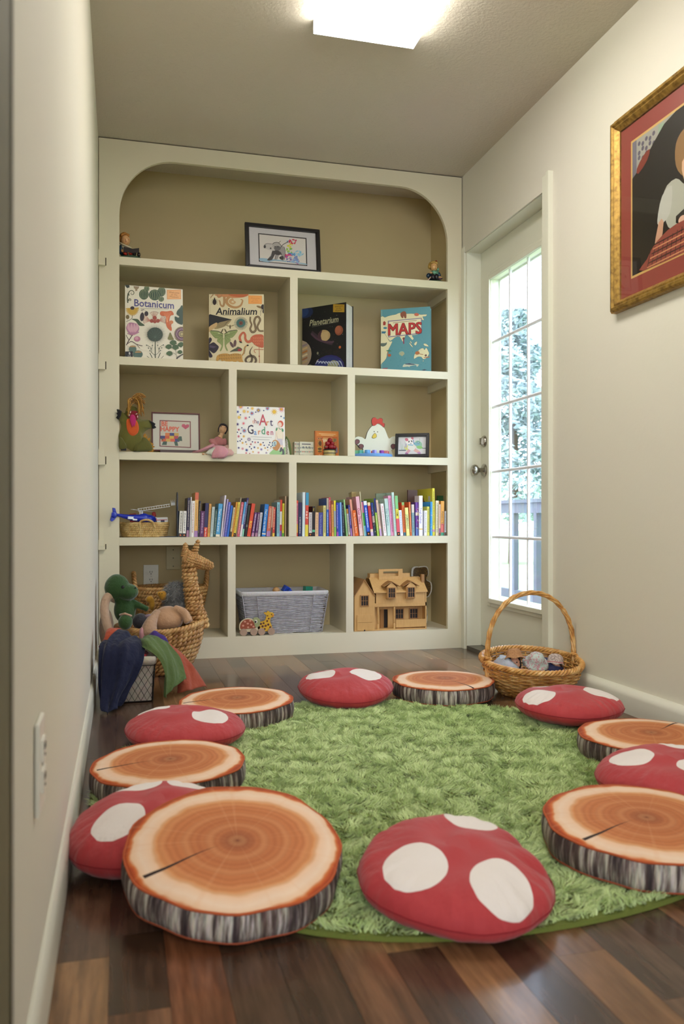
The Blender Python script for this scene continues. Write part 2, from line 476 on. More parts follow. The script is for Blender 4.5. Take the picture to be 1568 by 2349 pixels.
# insert corners
vi = []; vo = []
for i, (a, b) in enumerate(zip(inner, outer)):
    if i == 2: vi.append(inner[1]); vo.append((xo0, zo))
    vi.append(a); vo.append(b)
    if i == len(inner) - 3: vi.append(inner[-2]); vo.append((xo1, zo))
n = len(vi); t_ = 0.02
vs = [(x, 0, z) for x, z in vi] + [(x, 0, z) for x, z in vo] + [(x, t_, z) for x, z in vi] + [(x, t_, z) for x, z in vo]
fs = []
for i in range(n - 1):
    fs += [(i, n + i, n + i + 1, i + 1), (2 * n + i, 2 * n + i + 1, 3 * n + i + 1, 3 * n + i), (i, i + 1, 2 * n + i + 1, 2 * n + i), (n + i, 3 * n + i, 3 * n + i + 1, n + i + 1)]
ff = MB().add(vs, fs).build('face_frame', CABM, CAB)
MB().bx(-0.104, XR - 0.002, 0.016, 0.02, 2.40, ZC - 0.0005).build('gap_shade_strip', MAT('3b3325:0.9'), CAB)  # dark strip painting the shade in the joint below the ceiling
for (zz, nm) in ((Z1, 's1'), (Z2, 's2'), (Z3, 's3'), (Z4, 's4')):
    MB().bx(xi0 - 0.03, 1.659, 0.021, YB - YF - 0.001, zz - 0.021, zz).build('shelf', CABIN if False else CABM, CAB)
    MB().bx(xi0 + 0.0005, xi1 - 0.0005, -0.001, 0.022, zz - 0.037, zz + 0.0005).build('shelf_edge', CABM, CAB)
MB().bx(xi0 - 0.03, 1.659, 0.021, YB - YF - 0.001, Z5 - 0.02, Z5).build('shelf', CABM, CAB)
MB().bx(xi0 + 0.0005, xi1 - 0.0005, -0.002, 0.022, 0.0, Z5 + 0.0005).build('plinth', CABM, CAB)
def divider(px0, px1, zlo, zhi):
    c = at((px0 + px1) / 2, 1189, YF).x
    MB().bx(c - 0.019, c + 0.019, -0.003, 0.02, zlo + 0.0006, zhi - 0.037).build('divider_edge', CABM, CAB)
    MB().bx(c - 0.019, c - 0.001, 0.0205, YB - YF - 0.001, zlo + 0.0002, zhi - 0.0212).build('divider', CABM, CAB)
divider(664, 683, Z2, Z1); divider(524, 543, Z3, Z2); divider(797, 813, Z3, Z2)
divider(662, 680, Z4, Z3); divider(522, 540, Z5, Z4); divider(793, 810, Z5, Z4)
for zz in (Z1, Z2, Z3):
    MB().bx(1.64, 1.6595, 0.03, YB - YF - 0.002, zz - 0.062, zz - 0.0215).build('cleat', CABM, CAB)
MB().bx(xi0 - 0.0375, xi0 - 0.02, 0.03, YB - YF - 0.002, Z1 - 0.062, Z1 - 0.0215).build('cleat', CABM, CAB)
for pyc in (592, 830, 1048, 1249):
    z = at(237, pyc, YF).z; dz = 0.034 if pyc != 1249 else 0.022
    MB().bx(XL + 0.001, XL + 0.025, -0.018, 0.0, z - dz * 0.3, z + dz).bx(XL + 0.001, XL + 0.031, -0.022, 0.0, z - dz * 1.1, z - dz * 0.3).build('hinge_block', CABM, CAB)
    MB().bx(XL + 0.0315, XL + 0.036, -0.0012, 0.0, z - dz * 1.0, z + 0.002).build('hinge_slot', MAT('4a4233:0.9'), CAB)
# wall plates inside the lowest left compartment
def plate(name, label, loc, rot, w, h, kind, sc_=1.0):
    t = thing(name, label, 'outlet' if kind != 'blank' else 'wall plate', loc, rot)
    pm = MAT('e9e7dc:0.35') if kind != 'blank' else MAT('c4bb95:0.5')
    o = MB().box((0, -0.003, 0), (w, 0.006, h)).build('cover_plate', pm, t)
    md = o.modifiers.new('b', 'BEVEL'); md.width = 0.0018; md.segments = 2
    if kind == 'outlet':
        for s in (-1, 1):
            f = MB().box((0, -0.0075, s * 0.0195), (0.034, 0.003, 0.028)).build('socket', pm, t)
            k = MB(); k.box((-0.006, -0.0095, s * 0.0195 + 0.004), (0.002, 0.001, 0.008)).box((0.006, -0.0095, s * 0.0195 + 0.004), (0.002, 0.001, 0.008))
            k.cyl((0, -0.0085, s * 0.0195 - 0.007), (0, -0.01, s * 0.0195 - 0.007), 0.0024, 8); k.build('slot', MAT('2a2825:0.6'), t)
        MB().cyl((0, -0.005, 0), (0, -0.0075, 0), 0.003, 8).build('screw', MAT('9a988f:0.4:1'), t)
    else:
        for s in (-1, 0, 1): MB().cyl((0, -0.005, s * 0.042), (0, -0.008, s * 0.042), 0.0035, 8).build('screw', MAT('5a5545:0.4:1'), t)
    return t
p = at(346, 1322, YB); plate('wall_outlet', 'cream double outlet on the back wall of the bottom left compartment', (p.x, YB - 0.001, p.z), 0, 0.075, 0.118, 'outlet')
p = at(397, 1280, YB); plate('blank_plate', 'painted blank wall plate with three screws above the bookcase outlet', (p.x, YB - 0.001, p.z), 0, 0.07, 0.118, 'blank')
plate('wall_outlet', 'white outlet low on the near left wall', (XL + 0.001, 1.145, 0.352), R(90), 0.075, 0.118, 'outlet')

# ------------------------------------------------------------------ door, jamb and casing in the right wall
door = thing('door_1', 'white garden door with a fifteen-pane window', None, (1.785, DY0, 0), 0, kind='structure')
DW = DY1 - DY0; gz0, gz1 = 0.264, 1.867; gy0, gy1 = 3.29 - DY0, 3.842 - DY0
s = MB()  # slab with an opening (local x: thickness, y: width)
s.bx(0, 0.04, 0.012, gy0, 0.02, DZ - 0.004); s.bx(0, 0.04, gy1, DW - 0.012, 0.02, DZ - 0.004)
s.bx(0, 0.04, gy0, gy1, 0.02, gz0); s.bx(0, 0.04, gy0, gy1, gz1, DZ - 0.004); s.build('door_slab', DOORM, door)
def lite_frame(xa, xb, wd, nm):
    f = MB()
    for (a, b) in ((0.0, wd), ):
        f.bx(xa, xb, gy0 - wd, gy0 + 0.008, gz0 - wd, gz1 + wd); f.bx(xa, xb, gy1 - 0.008, gy1 + wd, gz0 - wd, gz1 + wd)
        f.bx(xa, xb, gy0 + 0.008, gy1 - 0.008, gz0 - wd, gz0 + 0.008); f.bx(xa, xb, gy0 + 0.008, gy1 - 0.008, gz1 - 0.008, gz1 + wd)
    o = f.build(nm, DOORM, door); md = o.modifiers.new('b', 'BEVEL'); md.width = 0.004; md.segments = 2
lite_frame(-0.010, -0.0001, 0.035, 'glazing_frame'); lite_frame(-0.019, -0.0101, 0.016, 'glazing_bead'); lite_frame(0.0401, 0.05, 0.03, 'outer_glazing_frame')
g, ntg, bsd, N, L = newmat('window_glass')
N.remove(bsd); tr = N.new('ShaderNodeBsdfTransparent'); gl = N.new('ShaderNodeBsdfGlossy'); fr = N.new('ShaderNodeFresnel'); mx = N.new('ShaderNodeMixShader')
gl.inputs['Roughness'].default_value = 0.01; tr.inputs[0].default_value = (0.96, 0.98, 1, 1); fr.inputs['IOR'].default_value = 1.45
ge = N.new('ShaderNodeNewGeometry'); L.new(math_(ntg, 'MULTIPLY', fr.outputs[0], math_(ntg, 'SUBTRACT', 1.0, ge.outputs['Backfacing'])), mx.inputs[0]); L.new(tr.outputs[0], mx.inputs[1]); L.new(gl.outputs[0], mx.inputs[2]); L.new(mx.outputs[0], N['Material Output'].inputs[0])
GLASS = g
MUNT = MAT('eeeef2:0.4')
ys = [gy0 + 0.008, 3.471 - DY0, 3.655 - DY0, gy1 - 0.008]; zs_ = [gz0 + 0.008, 0.578, 0.903, 1.226, 1.551, gz1 - 0.008]
for i in range(3):
    for j in range(5):
        MB().bx(0.018, 0.020, ys[i] + 0.0005, ys[i + 1] - 0.0005, zs_[j] + 0.0005, zs_[j + 1] - 0.0005).build('pane', GLASS, door)
for i in (1, 2): MB().tube([(0.0105, ys[i], gz0), (0.0105, ys[i], gz1)], 0.007, 10).build('muntin', MUNT, door, 40)
for j in (1, 2, 3, 4): MB().tube([(0.0098, gy0, zs_[j]), (0.0098, gy1, zs_[j])], 0.0078, 10).build('muntin', MUNT, door, 40)
METAL = MAT('a9a49a:0.25:1')
ky = 3.925 - DY0
kn = MB(); kn.lathe([(0.0, 0), (0.032, 0.0), (0.033, 0.004), (0.028, 0.009), (0.012, 0.013), (0.011, 0.03), (0.016, 0.036), (0.026, 0.044), (0.029, 0.054), (0.026, 0.064), (0.016, 0.07), (0.0, 0.071)], 20, M=Matrix.Translation((-0.0002, ky, 0.915)) @ Matrix.Rotation(-pi / 2, 4, 'Y'))
kn.build('door_knob', METAL, door, 40)
db = MB(); db.lathe([(0.0, 0), (0.029, 0.0), (0.029, 0.006), (0.024, 0.012), (0.0, 0.013)], 20, M=Matrix.Translation((-0.0002, ky, 1.062)) @ Matrix.Rotation(-pi / 2, 4, 'Y'))
db.box((-0.02, ky, 1.062), (0.014, 0.01, 0.032)); db.build('deadbolt', METAL, door, 40)
# jamb, stops, threshold, casing
jb = MB(); jb.bx(XR + 0.002, XR + 0.119, DY0 - 0.001, DY0 + 0.010, 0, DZ - 0.002); jb.bx(XR + 0.002, XR + 0.119, DY1 - 0.010, DY1 + 0.001, 0, DZ - 0.002); jb.bx(XR + 0.002, XR + 0.119, DY0 + 0.01, DY1 - 0.01, DZ - 0.003, DZ + 0.008)
struct(jb.build('trim_2', DOORM), 'white jamb around the garden door')
struct(MB().bx(XR + 0.001, XR + 0.12, DY0 + 0.011, DY1 - 0.011, 0.0, 0.018).build('trim_3', MAT('6f6a60:0.35:0.8')), 'grey metal threshold under the garden door')
cs = MB(); cs.bx(XR - 0.014, XR - 0.0002, DY0 - 0.062, DY0 - 0.002, 0, DZ + 0.055); cs.bx(XR - 0.022, XR - 0.0002, DY0 - 0.068, DY0 - 0.046, 0, DZ + 0.058)
struct(cs.build('trim_4', DOORM), 'white casing on the near side of the garden door')
cs = MB(); cs.bx(XR - 0.008, XR - 0.0002, DY1 + 0.002, YF - 0.002, 0, DZ + 0.03)
struct(cs.build('trim_5', DOORM), 'narrow white casing between the bookcase and the door')
cs = MB(); cs.bx(XR - 0.006, XR - 0.0002, DY0 - 0.001, DY1 + 0.001, DZ - 0.001, DZ + 0.03)
struct(cs.build('trim_6', WALL), 'cream head casing over the garden door')

# ------------------------------------------------------------------ outside
lm, nt, b, N, L = newmat('lawn'); nn = noise(nt, 0.6, 5); L.new(ramp(nt, nn.outputs[0], [(0.3, '7f9f5e'), (0.7, '9bb878')]), b.inputs['Base Color']); b.inputs['Roughness'].default_value = 1
struct(MB().bx(2.0, 60, -30, 80, -0.72, -0.62).build('lawn', lm), 'pale green lawn beyond the deck')
dk = MB().bx(XR + 0.121, 3.4, 0.5, 9.0, -0.2, -0.14).build('deck', MAT('5c544b:0.8')); struct(dk, 'weathered wooden deck outside the door')
dm = MAT('a39c92:0.8:0:8:0.4')
for i in range(11):
    x0 = XR + 0.125 + i * 0.144; MB().bx(x0, x0 + 0.138, 0.5, 9.0, -0.139, -0.115).build('deck_board', dm, dk)
rl = thing('deck_railing', 'grey weathered wooden deck railing outside the glass door', 'railing', (3.3, 4.0, -0.115))
rm = MAT('4e5256:0.8:0:10:0.4')
MB().bx(-0.045, 0.045, -3.2, 4.8, 0.915, 0.945).build('cap_rail', rm, rl); MB().bx(-0.02, 0.02, -3.2, 4.8, 0.83, 0.914).build('top_rail', rm, rl); MB().bx(-0.02, 0.02, -3.2, 4.8, 0.09, 0.165).build('bottom_rail', rm, rl)
MB().bx(-0.045, 0.045, -3.2, -3.11, 0, 0.914).build('post', rm, rl); MB().bx(-0.045, 0.045, 4.71, 4.8, 0, 0.914).build('post', rm, rl)
for i in range(18):
    yy = 6.63 - 4.0 + (i - 13) * 0.41
    if -3.1 < yy < 4.7: MB().bx(-0.024, 0.024, yy - 0.024, yy + 0.024, 0.166, 0.829).build('baluster', rm, rl)
def tree(x, y, h, r, label, seed, c1='a9b5b4', c2='8a9997'):  # pale leaf colours have the haze of window glare painted in
    rr = random.Random(seed); t = thing('conifer_tree', label, 'tree', (x, y, -0.62), 0, None)
    tk = MB(); tk.tube([(0, 0, 0), (0.05, 0, h * 0.4), (0, 0.05, h * 0.95)], [0.16, 0.11, 0.03], 8); tk.build('trunk', MAT('5b4a3c:0.9'), t)
    fm = MB()
    for k in range(16000):
        z = h * (0.18 + 0.8 * rr.random() ** 0.9); rad = r * (1.05 - z / h) ** 0.7 * (0.35 + 0.65 * rr.random())
        lay = sin(z * 5 + seed) * 0.25 + 0.8; a = rr.random() * 2 * pi
        if sin(a * 3 + z * 2.1 + seed) < -0.75: continue
        c = Vector((cos(a) * rad * lay, sin(a) * rad * lay, z - 0.1 * rad)); s_ = rr.uniform(0.06, 0.16)
        u = Vector((rr.gauss(0, 1), rr.gauss(0, 1), rr.gauss(0, .5))).normalized() * s_; w = Vector((rr.gauss(0, 1), rr.gauss(0, 1), rr.gauss(0, .8))).normalized() * s_ * 0.45
        fm.color(c1 if rr.random() < 0.5 else c2).add([c - u, c - w, c + u, c + w], [(0, 1, 2, 3)])
    f = fm.build('foliage', 'felt', t); f['kind'] = 'stuff'
    return t
tree(10.8, 21.8, 7.4, 2.5, 'tall pale green conifer seen through the left column of panes', 3)
tree(14.6, 18.6, 6.0, 2.4, 'lower conifer seen through the middle and right columns of panes', 5)
tree(20.0, 33.0, 8.0, 4.0, 'distant hazy tree between the two nearer conifers', 8, 'a4b0ae', '84928f')

# ================================================================== RUG
rug = thing('shag_rug', 'round bright green shag rug in the middle of the floor', 'rug', (0.72, 2.072, 0.001))
RX, RY = 0.80, 0.845
def rug_r(a): return 1.0 + 0.008 * np.sin(3 * a + 1) + 0.006 * np.sin(5 * a) + 0.04 * np.exp(-((a - 4.15) / 0.45) ** 2)
out = [(RX * rug_r(2 * pi * i / 96) * cos(2 * pi * i / 96), RY * rug_r(2 * pi * i / 96) * sin(2 * pi * i / 96)) for i in range(96)]
b = MB(); b.add([(x, y, 0) for x, y in out] + [(x * 0.997, y * 0.997, 0.007) for x, y in out] + [(x * .98, y * .98, 0.008) for x, y in out],
    [tuple(reversed(range(96)))] + [(i, (i + 1) % 96, 96 + (i + 1) % 96, 96 + i) for i in range(96)] + [(96 + i, 96 + (i + 1) % 96, 192 + (i + 1) % 96, 192 + i) for i in range(96)] + [tuple(range(192, 288))])
b.build('rug_backing', MAT('66702e:0.95:0:300:0.5'), rug)
rs = np.random.RandomState(4)
NB = 190000
rr_ = np.sqrt(rs.rand(NB)) * 0.99; aa = rs.rand(NB) * 2 * np.pi
px_ = RX * rr_ * rug_r(aa) * np.cos(aa); py_ = RY * rr_ * rug_r(aa) * np.sin(aa)
def wob(x, y, k, s):
    r_ = np.random.RandomState(s); o = np.zeros_like(x)
    for _ in range(22):
        th = r_.rand() * 6.28; f = k * (0.3 + 1.6 * r_.rand()); o += np.sin((x * np.cos(th) + y * np.sin(th)) * f + r_.rand() * 6.28)
    return o / 4.5
dx = 0.6 * wob(px_, py_, 60, 1) + 0.6 * wob(px_, py_, 150, 2); dy = 0.6 * wob(px_, py_, 60, 3) + 0.6 * wob(px_, py_, 150, 4) - 0.2
hgt = 0.017 + 0.0028 * wob(px_, py_, 90, 5) + 0.004 * rs.rand(NB)
hgt = np.clip(hgt, 0.008, 0.028)
lean = 0.013
ax = px_ + lean * dx * 0.5 + rs.randn(NB) * 0.002; ay = py_ + lean * dy * 0.5 + rs.randn(NB) * 0.002
bx_ = px_ + lean * dx * 1.35 + rs.randn(NB) * 0.0035; by_ = py_ + lean * dy * 1.35 + rs.randn(NB) * 0.0035
th = rs.rand(NB) * np.pi; wx = np.cos(th) * 0.0014; wy = np.sin(th) * 0.0014
V = np.zeros((NB, 5, 3), np.float32)
V[:, 0] = np.stack([px_ - wx, py_ - wy, np.full(NB, 0.006)], 1); V[:, 1] = np.stack([px_ + wx, py_ + wy, np.full(NB, 0.006)], 1)
V[:, 2] = np.stack([ax + wx, ay + wy, hgt * 0.62], 1); V[:, 3] = np.stack([ax - wx, ay - wy, hgt * 0.62], 1)
V[:, 4] = np.stack([bx_, by_, hgt], 1)
idx = np.arange(NB)[:, None] * 5
loops = np.concatenate([idx + np.array([[0, 1, 2, 3]]), idx + np.array([[3, 2, 4]])], 1).astype(np.int32).ravel()
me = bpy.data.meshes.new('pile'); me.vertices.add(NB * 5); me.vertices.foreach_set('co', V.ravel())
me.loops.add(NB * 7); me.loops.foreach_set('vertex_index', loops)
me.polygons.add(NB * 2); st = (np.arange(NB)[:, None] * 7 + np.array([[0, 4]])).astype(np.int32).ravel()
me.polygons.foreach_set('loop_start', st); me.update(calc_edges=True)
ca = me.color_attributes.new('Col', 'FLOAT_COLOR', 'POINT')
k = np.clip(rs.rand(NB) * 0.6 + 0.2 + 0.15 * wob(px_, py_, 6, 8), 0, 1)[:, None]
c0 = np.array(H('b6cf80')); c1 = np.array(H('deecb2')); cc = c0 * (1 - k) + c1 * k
C4 = np.ones((NB, 5, 4), np.float32); C4[:, :, :3] = cc[:, None, :]; C4[:, 0:2, :3] *= 0.9  # blade roots darkened: shade deep in the pile put into the colour
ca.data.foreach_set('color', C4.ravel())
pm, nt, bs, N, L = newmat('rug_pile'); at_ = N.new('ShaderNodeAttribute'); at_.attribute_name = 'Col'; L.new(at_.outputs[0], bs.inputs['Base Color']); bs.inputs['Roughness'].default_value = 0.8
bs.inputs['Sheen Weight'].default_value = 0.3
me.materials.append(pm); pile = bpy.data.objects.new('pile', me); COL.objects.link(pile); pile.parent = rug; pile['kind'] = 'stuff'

# ================================================================== LOG-SLICE CUSHIONS
def log_mats(seed, crack):
    m, nt, b, N, L = newmat('log_end_print')
    t = N.new('ShaderNodeTexCoord')
    off = N.new('ShaderNodeVectorMath'); off.operation = 'ADD'; off.inputs[1].default_value = (-0.004, 0.006, 0); L.new(t.outputs['Object'], off.inputs[0])
    n1 = noise(nt, 9, 3, off.outputs[0]); n1.inputs['Vector'].default_value
    # radius in cushion units (1 = edge)
    sp = N.new('ShaderNodeSeparateXYZ'); L.new(off.outputs[0], sp.inputs[0])
    r2 = math_(nt, 'ADD', math_(nt, 'MULTIPLY', sp.outputs[0], sp.outputs[0]), math_(nt, 'MULTIPLY', sp.outputs[1], sp.outputs[1]))
    r = math_(nt, 'DIVIDE', math_(nt, 'SQRT', r2), 0.19)
    wob_ = math_(nt, 'MULTIPLY', math_(nt, 'SUBTRACT', n1.outputs[0], 0.5), 0.30)
    rw = math_(nt, 'ADD', r, math_(nt, 'MULTIPLY', wob_, r))
    base = ramp(nt, rw, [(0.0, '4d2414'), (0.03, '804226'), (0.18, 'b46a3e'), (0.45, 'be7242'), (0.64, 'c67a48'), (0.70, 'd08850'), (0.735, 'e0aa7c'), (0.77, 'e8c4a4'), (0.86, 'eacfb6'), (0.925, 'e6c2a0'), (0.95, 'cc7034'), (0.975, 'b84e1e'), (1.0, 'a0421a')])
    rings = math_(nt, 'SINE', math_(nt, 'MULTIPLY', rw, 95.0)); n2 = noise(nt, 22, 3, off.outputs[0])
    rings = math_(nt, 'MULTIPLY', math_(nt, 'ADD', rings, 1.0), 0.5)
    inside = ramp(nt, rw, [(0.70, 'ffffff'), (0.78, '000000')])
    rc_ = mixc(nt, math_(nt, 'MULTIPLY', rings, 0.34), base, '964e2a')
    rings2 = math_(nt, 'SINE', math_(nt, 'MULTIPLY', rw, 31.0)); rings2 = math_(nt, 'MULTIPLY', math_(nt, 'MAXIMUM', rings2, 0.0), 0.35)
    rc_ = mixc(nt, rings2, rc_, 'd89a66')
    c = mixc(nt, inside, base, rc_)
    # radial checks
    an = math_(nt, 'ARCTAN2', sp.outputs[1], sp.outputs[0])
    nr = N.new('ShaderNodeTexNoise'); nr.noise_dimensions = '1D'; nr.inputs['Scale'].default_value = 9; nr.inputs['Detail'].default_value = 6; L.new(an, nr.inputs['W'])
    c = mixc(nt, math_(nt, 'MULTIPLY', ramp(nt, nr.outputs[0], [(0.55, '000000'), (0.8, 'ffffff')]), 0.25), c, 'e0a878')
    c = mixc(nt, math_(nt, 'MULTIPLY', n2.outputs[0], 0.16), c, '8a4a28')
    # the crack
    ca_, sa_ = cos(crack), sin(crack)
    al = math_(nt, 'ADD', math_(nt, 'MULTIPLY', sp.outputs[0], ca_), math_(nt, 'MULTIPLY', sp.outputs[1], sa_))
    ac = math_(nt, 'ADD', math_(nt, 'MULTIPLY', sp.outputs[0], -sa_), math_(nt, 'MULTIPLY', sp.outputs[1], ca_))
    ac = math_(nt, 'ADD', ac, math_(nt, 'MULTIPLY', math_(nt, 'SINE', math_(nt, 'MULTIPLY', al, 30.0)), 0.004))
    wdt = math_(nt, 'MULTIPLY', math_(nt, 'SUBTRACT', al, 0.035), 0.030)
    on = math_(nt, 'MULTIPLY', math_(nt, 'LESS_THAN', math_(nt, 'ABSOLUTE', ac), wdt), math_(nt, 'LESS_THAN', r, 0.93))
    c = mixc(nt, on, c, '2a1614')
    L.new(c, b.inputs['Base Color']); b.inputs['Roughness'].default_value = 0.85
    nf = noise(nt, 450, 2); bump(nt, b, nf.outputs[0], 0.15, 0.001)
    return m
BK, nt, b, N, L = newmat('bark_print')
t = N.new('ShaderNodeTexCoord'); sp = N.new('ShaderNodeSeparateXYZ'); L.new(t.outputs['Object'], sp.inputs[0])
an = math_(nt, 'ARCTAN2', sp.outputs[1], sp.outputs[0]); cb = N.new('ShaderNodeCombineXYZ')
L.new(math_(nt, 'MULTIPLY', math_(nt, 'COSINE', an), 1.0), cb.inputs[0]); L.new(math_(nt, 'MULTIPLY', math_(nt, 'SINE', an), 1.0), cb.inputs[1]); L.new(math_(nt, 'MULTIPLY', sp.outputs[2], 0.5), cb.inputs[2])
n1 = noise(nt, 17, 5, cb.outputs[0], rough=0.6); n2 = noise(nt, 2.2, 2, cb.outputs[0]); n3 = noise(nt, 60, 3, cb.outputs[0])
c = ramp(nt, n1.outputs[0], [(0.34, '2b2124'), (0.44, '4a3d3c'), (0.52, '7a6e68'), (0.58, 'a79e96'), (0.66, 'cfc7bc'), (0.75, '8d8078')])
c = mixc(nt, math_(nt, 'MULTIPLY', ramp(nt, n2.outputs[0], [(0.5, '000000'), (0.65, 'ffffff')]), 0.45), c, '6b4a3c'); c = mixc(nt, 0.25, c, n3.outputs['Color'], 'OVERLAY')
L.new(c, b.inputs['Base Color']); b.inputs['Roughness'].default_value = 0.85; bump(nt, b, n1.outputs[0], 0.25, 0.004)
def log_cushion(x, y, z, rotz, crack, label, tilt=(0, 0), Rr=0.190, h=0.056, seed=0, oval=1.0):
    t = thing('log_cushion', label, 'cushion', (x, y, z), (tilt[0], tilt[1], rotz), 'tree-slice floor cushions around the rug')
    n = 72
    def rad(a): return 1 + 0.016 * sin(3 * a + seed) + 0.012 * sin(7 * a + seed * 2) + 0.008 * sin(13 * a + seed)
    prof = [(0.955, 0.001), (0.985, 0.006), (1.0, h * 0.3), (1.004, h * 0.55), (0.995, h * 0.85), (0.978, h - 0.001)]
    P = [[(Rr * r * rad(2 * pi * j / n) * cos(2 * pi * j / n), Rr * oval * r * rad(2 * pi * j / n) * sin(2 * pi * j / n), zz) for j in range(n)] for r, zz in prof]
    P0 = [[(Rr * r * rad(2 * pi * j / n) * cos(2 * pi * j / n), Rr * oval * r * rad(2 * pi * j / n) * sin(2 * pi * j / n), zz) for j in range(n)] for r, zz in ((0.05, 0.0), (0.955, 0.001))]
    MB().grid(P, closed=True).build('bark_side', BK, t, True)
    MB().grid(P0, closed=True).build('underside', MAT('8f8478:0.9'), t, True)
    tp = [(0.978, h - 0.001), (0.972, h + 0.001), (0.93, h + 0.0035), (0.8, h + 0.006), (0.5, h + 0.008), (0.25, h + 0.009), (0.02, h + 0.009)]
    P = [[(Rr * r * rad(2 * pi * j / n) * cos(2 * pi * j / n), Rr * oval * r * rad(2 * pi * j / n) * sin(2 * pi * j / n), zz) for j in range(n)] for r, zz in tp]
    m = MB().grid(P, closed=True); m.add([P[-1][j] for j in range(n)], [tuple(range(n))]); m.build('printed_top', log_mats(seed, crack), t, True)
    pip = [(Rr * 0.982 * rad(2 * pi * j / n) * cos(2 * pi * j / n), Rr * oval * 0.982 * rad(2 * pi * j / n) * sin(2 * pi * j / n)) for j in range(n)]
    MB().tube([(a, b_, h - 0.0005) for a, b_ in pip], 0.0022, 6, True).build('top_seam', MAT('b2542a:0.9'), t, True)
    MB().tube([(a * 0.99, b_ * 0.99, 0.0035) for a, b_ in pip], 0.0024, 6, True).build('bottom_seam', MAT('9c4a2c:0.9'), t, True)
    return t
PZ = 0.012     # compressed pile height under a cushion
log_cushion(1.155, 2.905, 0.012, 0, R(-78), 'tree-slice cushion at the back, between a mushroom cushion and the handled basket', seed=1)
log_cushion(0.366, 2.775, 0.010, 0, R(180), 'tree-slice cushion at back left, partly behind the mushroom cushion', seed=2, tilt=(R(1), R(-1)))
log_cushion(0.113, 2.125, 0.006, 0, R(186), 'tree-slice cushion by the left wall, between two mushroom cushions', seed=3, tilt=(R(1), R(-1)))
log_cushion(0.190, 1.478, 0.044, 0, R(203), 'large nearest tree-slice cushion at left, propped on the mushroom cushion behind it', seed=4, tilt=(R(12.5), R(1.0)))
log_cushion(0.985, 1.432, 0.022, 0, R(196), 'tree-slice cushion at front right, cut off by the right edge of the photo', seed=5, tilt=(R(3), 0))
log_cushion(1.418, 2.030, 0.010, 0, R(30), 'tree-slice cushion against the right wall, mostly behind a mushroom cushion', seed=6)

# ================================================================== MUSHROOM CUSHIONS
def mush_mat(spots, under=()):
    m, nt, b, N, L = newmat('red_spotted_fabric'); t = N.new('ShaderNodeTexCoord'); sp = N.new('ShaderNodeSeparateXYZ'); L.new(t.outputs['Object'], sp.inputs[0])
    nn = noise(nt, 14, 2); d = None
    for (x, y, r, e, ang) in spots:
        ca_, sa_ = cos(ang), sin(ang)
        dx = math_(nt, 'SUBTRACT', sp.outputs[0], x); dy = math_(nt, 'SUBTRACT', sp.outputs[1], y)
        u = math_(nt, 'ADD', math_(nt, 'MULTIPLY', dx, ca_), math_(nt, 'MULTIPLY', dy, sa_)); v = math_(nt, 'SUBTRACT', math_(nt, 'MULTIPLY', dy, ca_), math_(nt, 'MULTIPLY', dx, sa_))
        v = math_(nt, 'DIVIDE', v, e)
        q = math_(nt, 'DIVIDE', math_(nt, 'SQRT', math_(nt, 'ADD', math_(nt, 'MULTIPLY', u, u), math_(nt, 'MULTIPLY', v, v))), r)
        q = math_(nt, 'ADD', q, math_(nt, 'MULTIPLY', math_(nt, 'SUBTRACT', nn.outputs[0], 0.5), 0.18))
        d = q if d is None else math_(nt, 'MINIMUM', d, q)
    sp_ = ramp(nt, d, [(0.985, 'ffffff'), (1.0, '000000')])
    up = math_(nt, 'GREATER_THAN', sp.outputs[2], 0.055)
    f = math_(nt, 'MULTIPLY', sp_, up)
    n2 = noise(nt, 5, 3); red = ramp(nt, n2.outputs[0], [(0.3, 'a82c32'), (0.7, 'b2363a')])
    L.new(mixc(nt, f, red, 'e6e2dc'), b.inputs['Base Color']); b.inputs['Roughness'].default_value = 0.75
    b.inputs['Sheen Weight'].default_value = 0.15
    n3 = noise(nt, 600, 2); an = math_(nt, 'ARCTAN2', sp.outputs[1], sp.outputs[0]); rr2 = math_(nt, 'SQRT', math_(nt, 'ADD', math_(nt, 'MULTIPLY', sp.outputs[0], sp.outputs[0]), math_(nt, 'MULTIPLY', sp.outputs[1], sp.outputs[1])))
    cb = N.new('ShaderNodeCombineXYZ'); L.new(math_(nt, 'MULTIPLY', math_(nt, 'COSINE', an), 1.0), cb.inputs[0]); L.new(math_(nt, 'SINE', an), cb.inputs[1]); L.new(math_(nt, 'MULTIPLY', rr2, 6.0), cb.inputs[2])
    n4 = noise(nt, 5.5, 2, cb.outputs[0]); msk = math_(nt, 'POWER', math_(nt, 'MINIMUM', math_(nt, 'DIVIDE', rr2, 0.15), 1.0), 3.0)
    s2 = math_(nt, 'ADD', math_(nt, 'MULTIPLY', n3.outputs[0], 0.02), math_(nt, 'MULTIPLY', n4.outputs[0], msk)); bump(nt, b, s2, 0.5, 0.016)
    return m
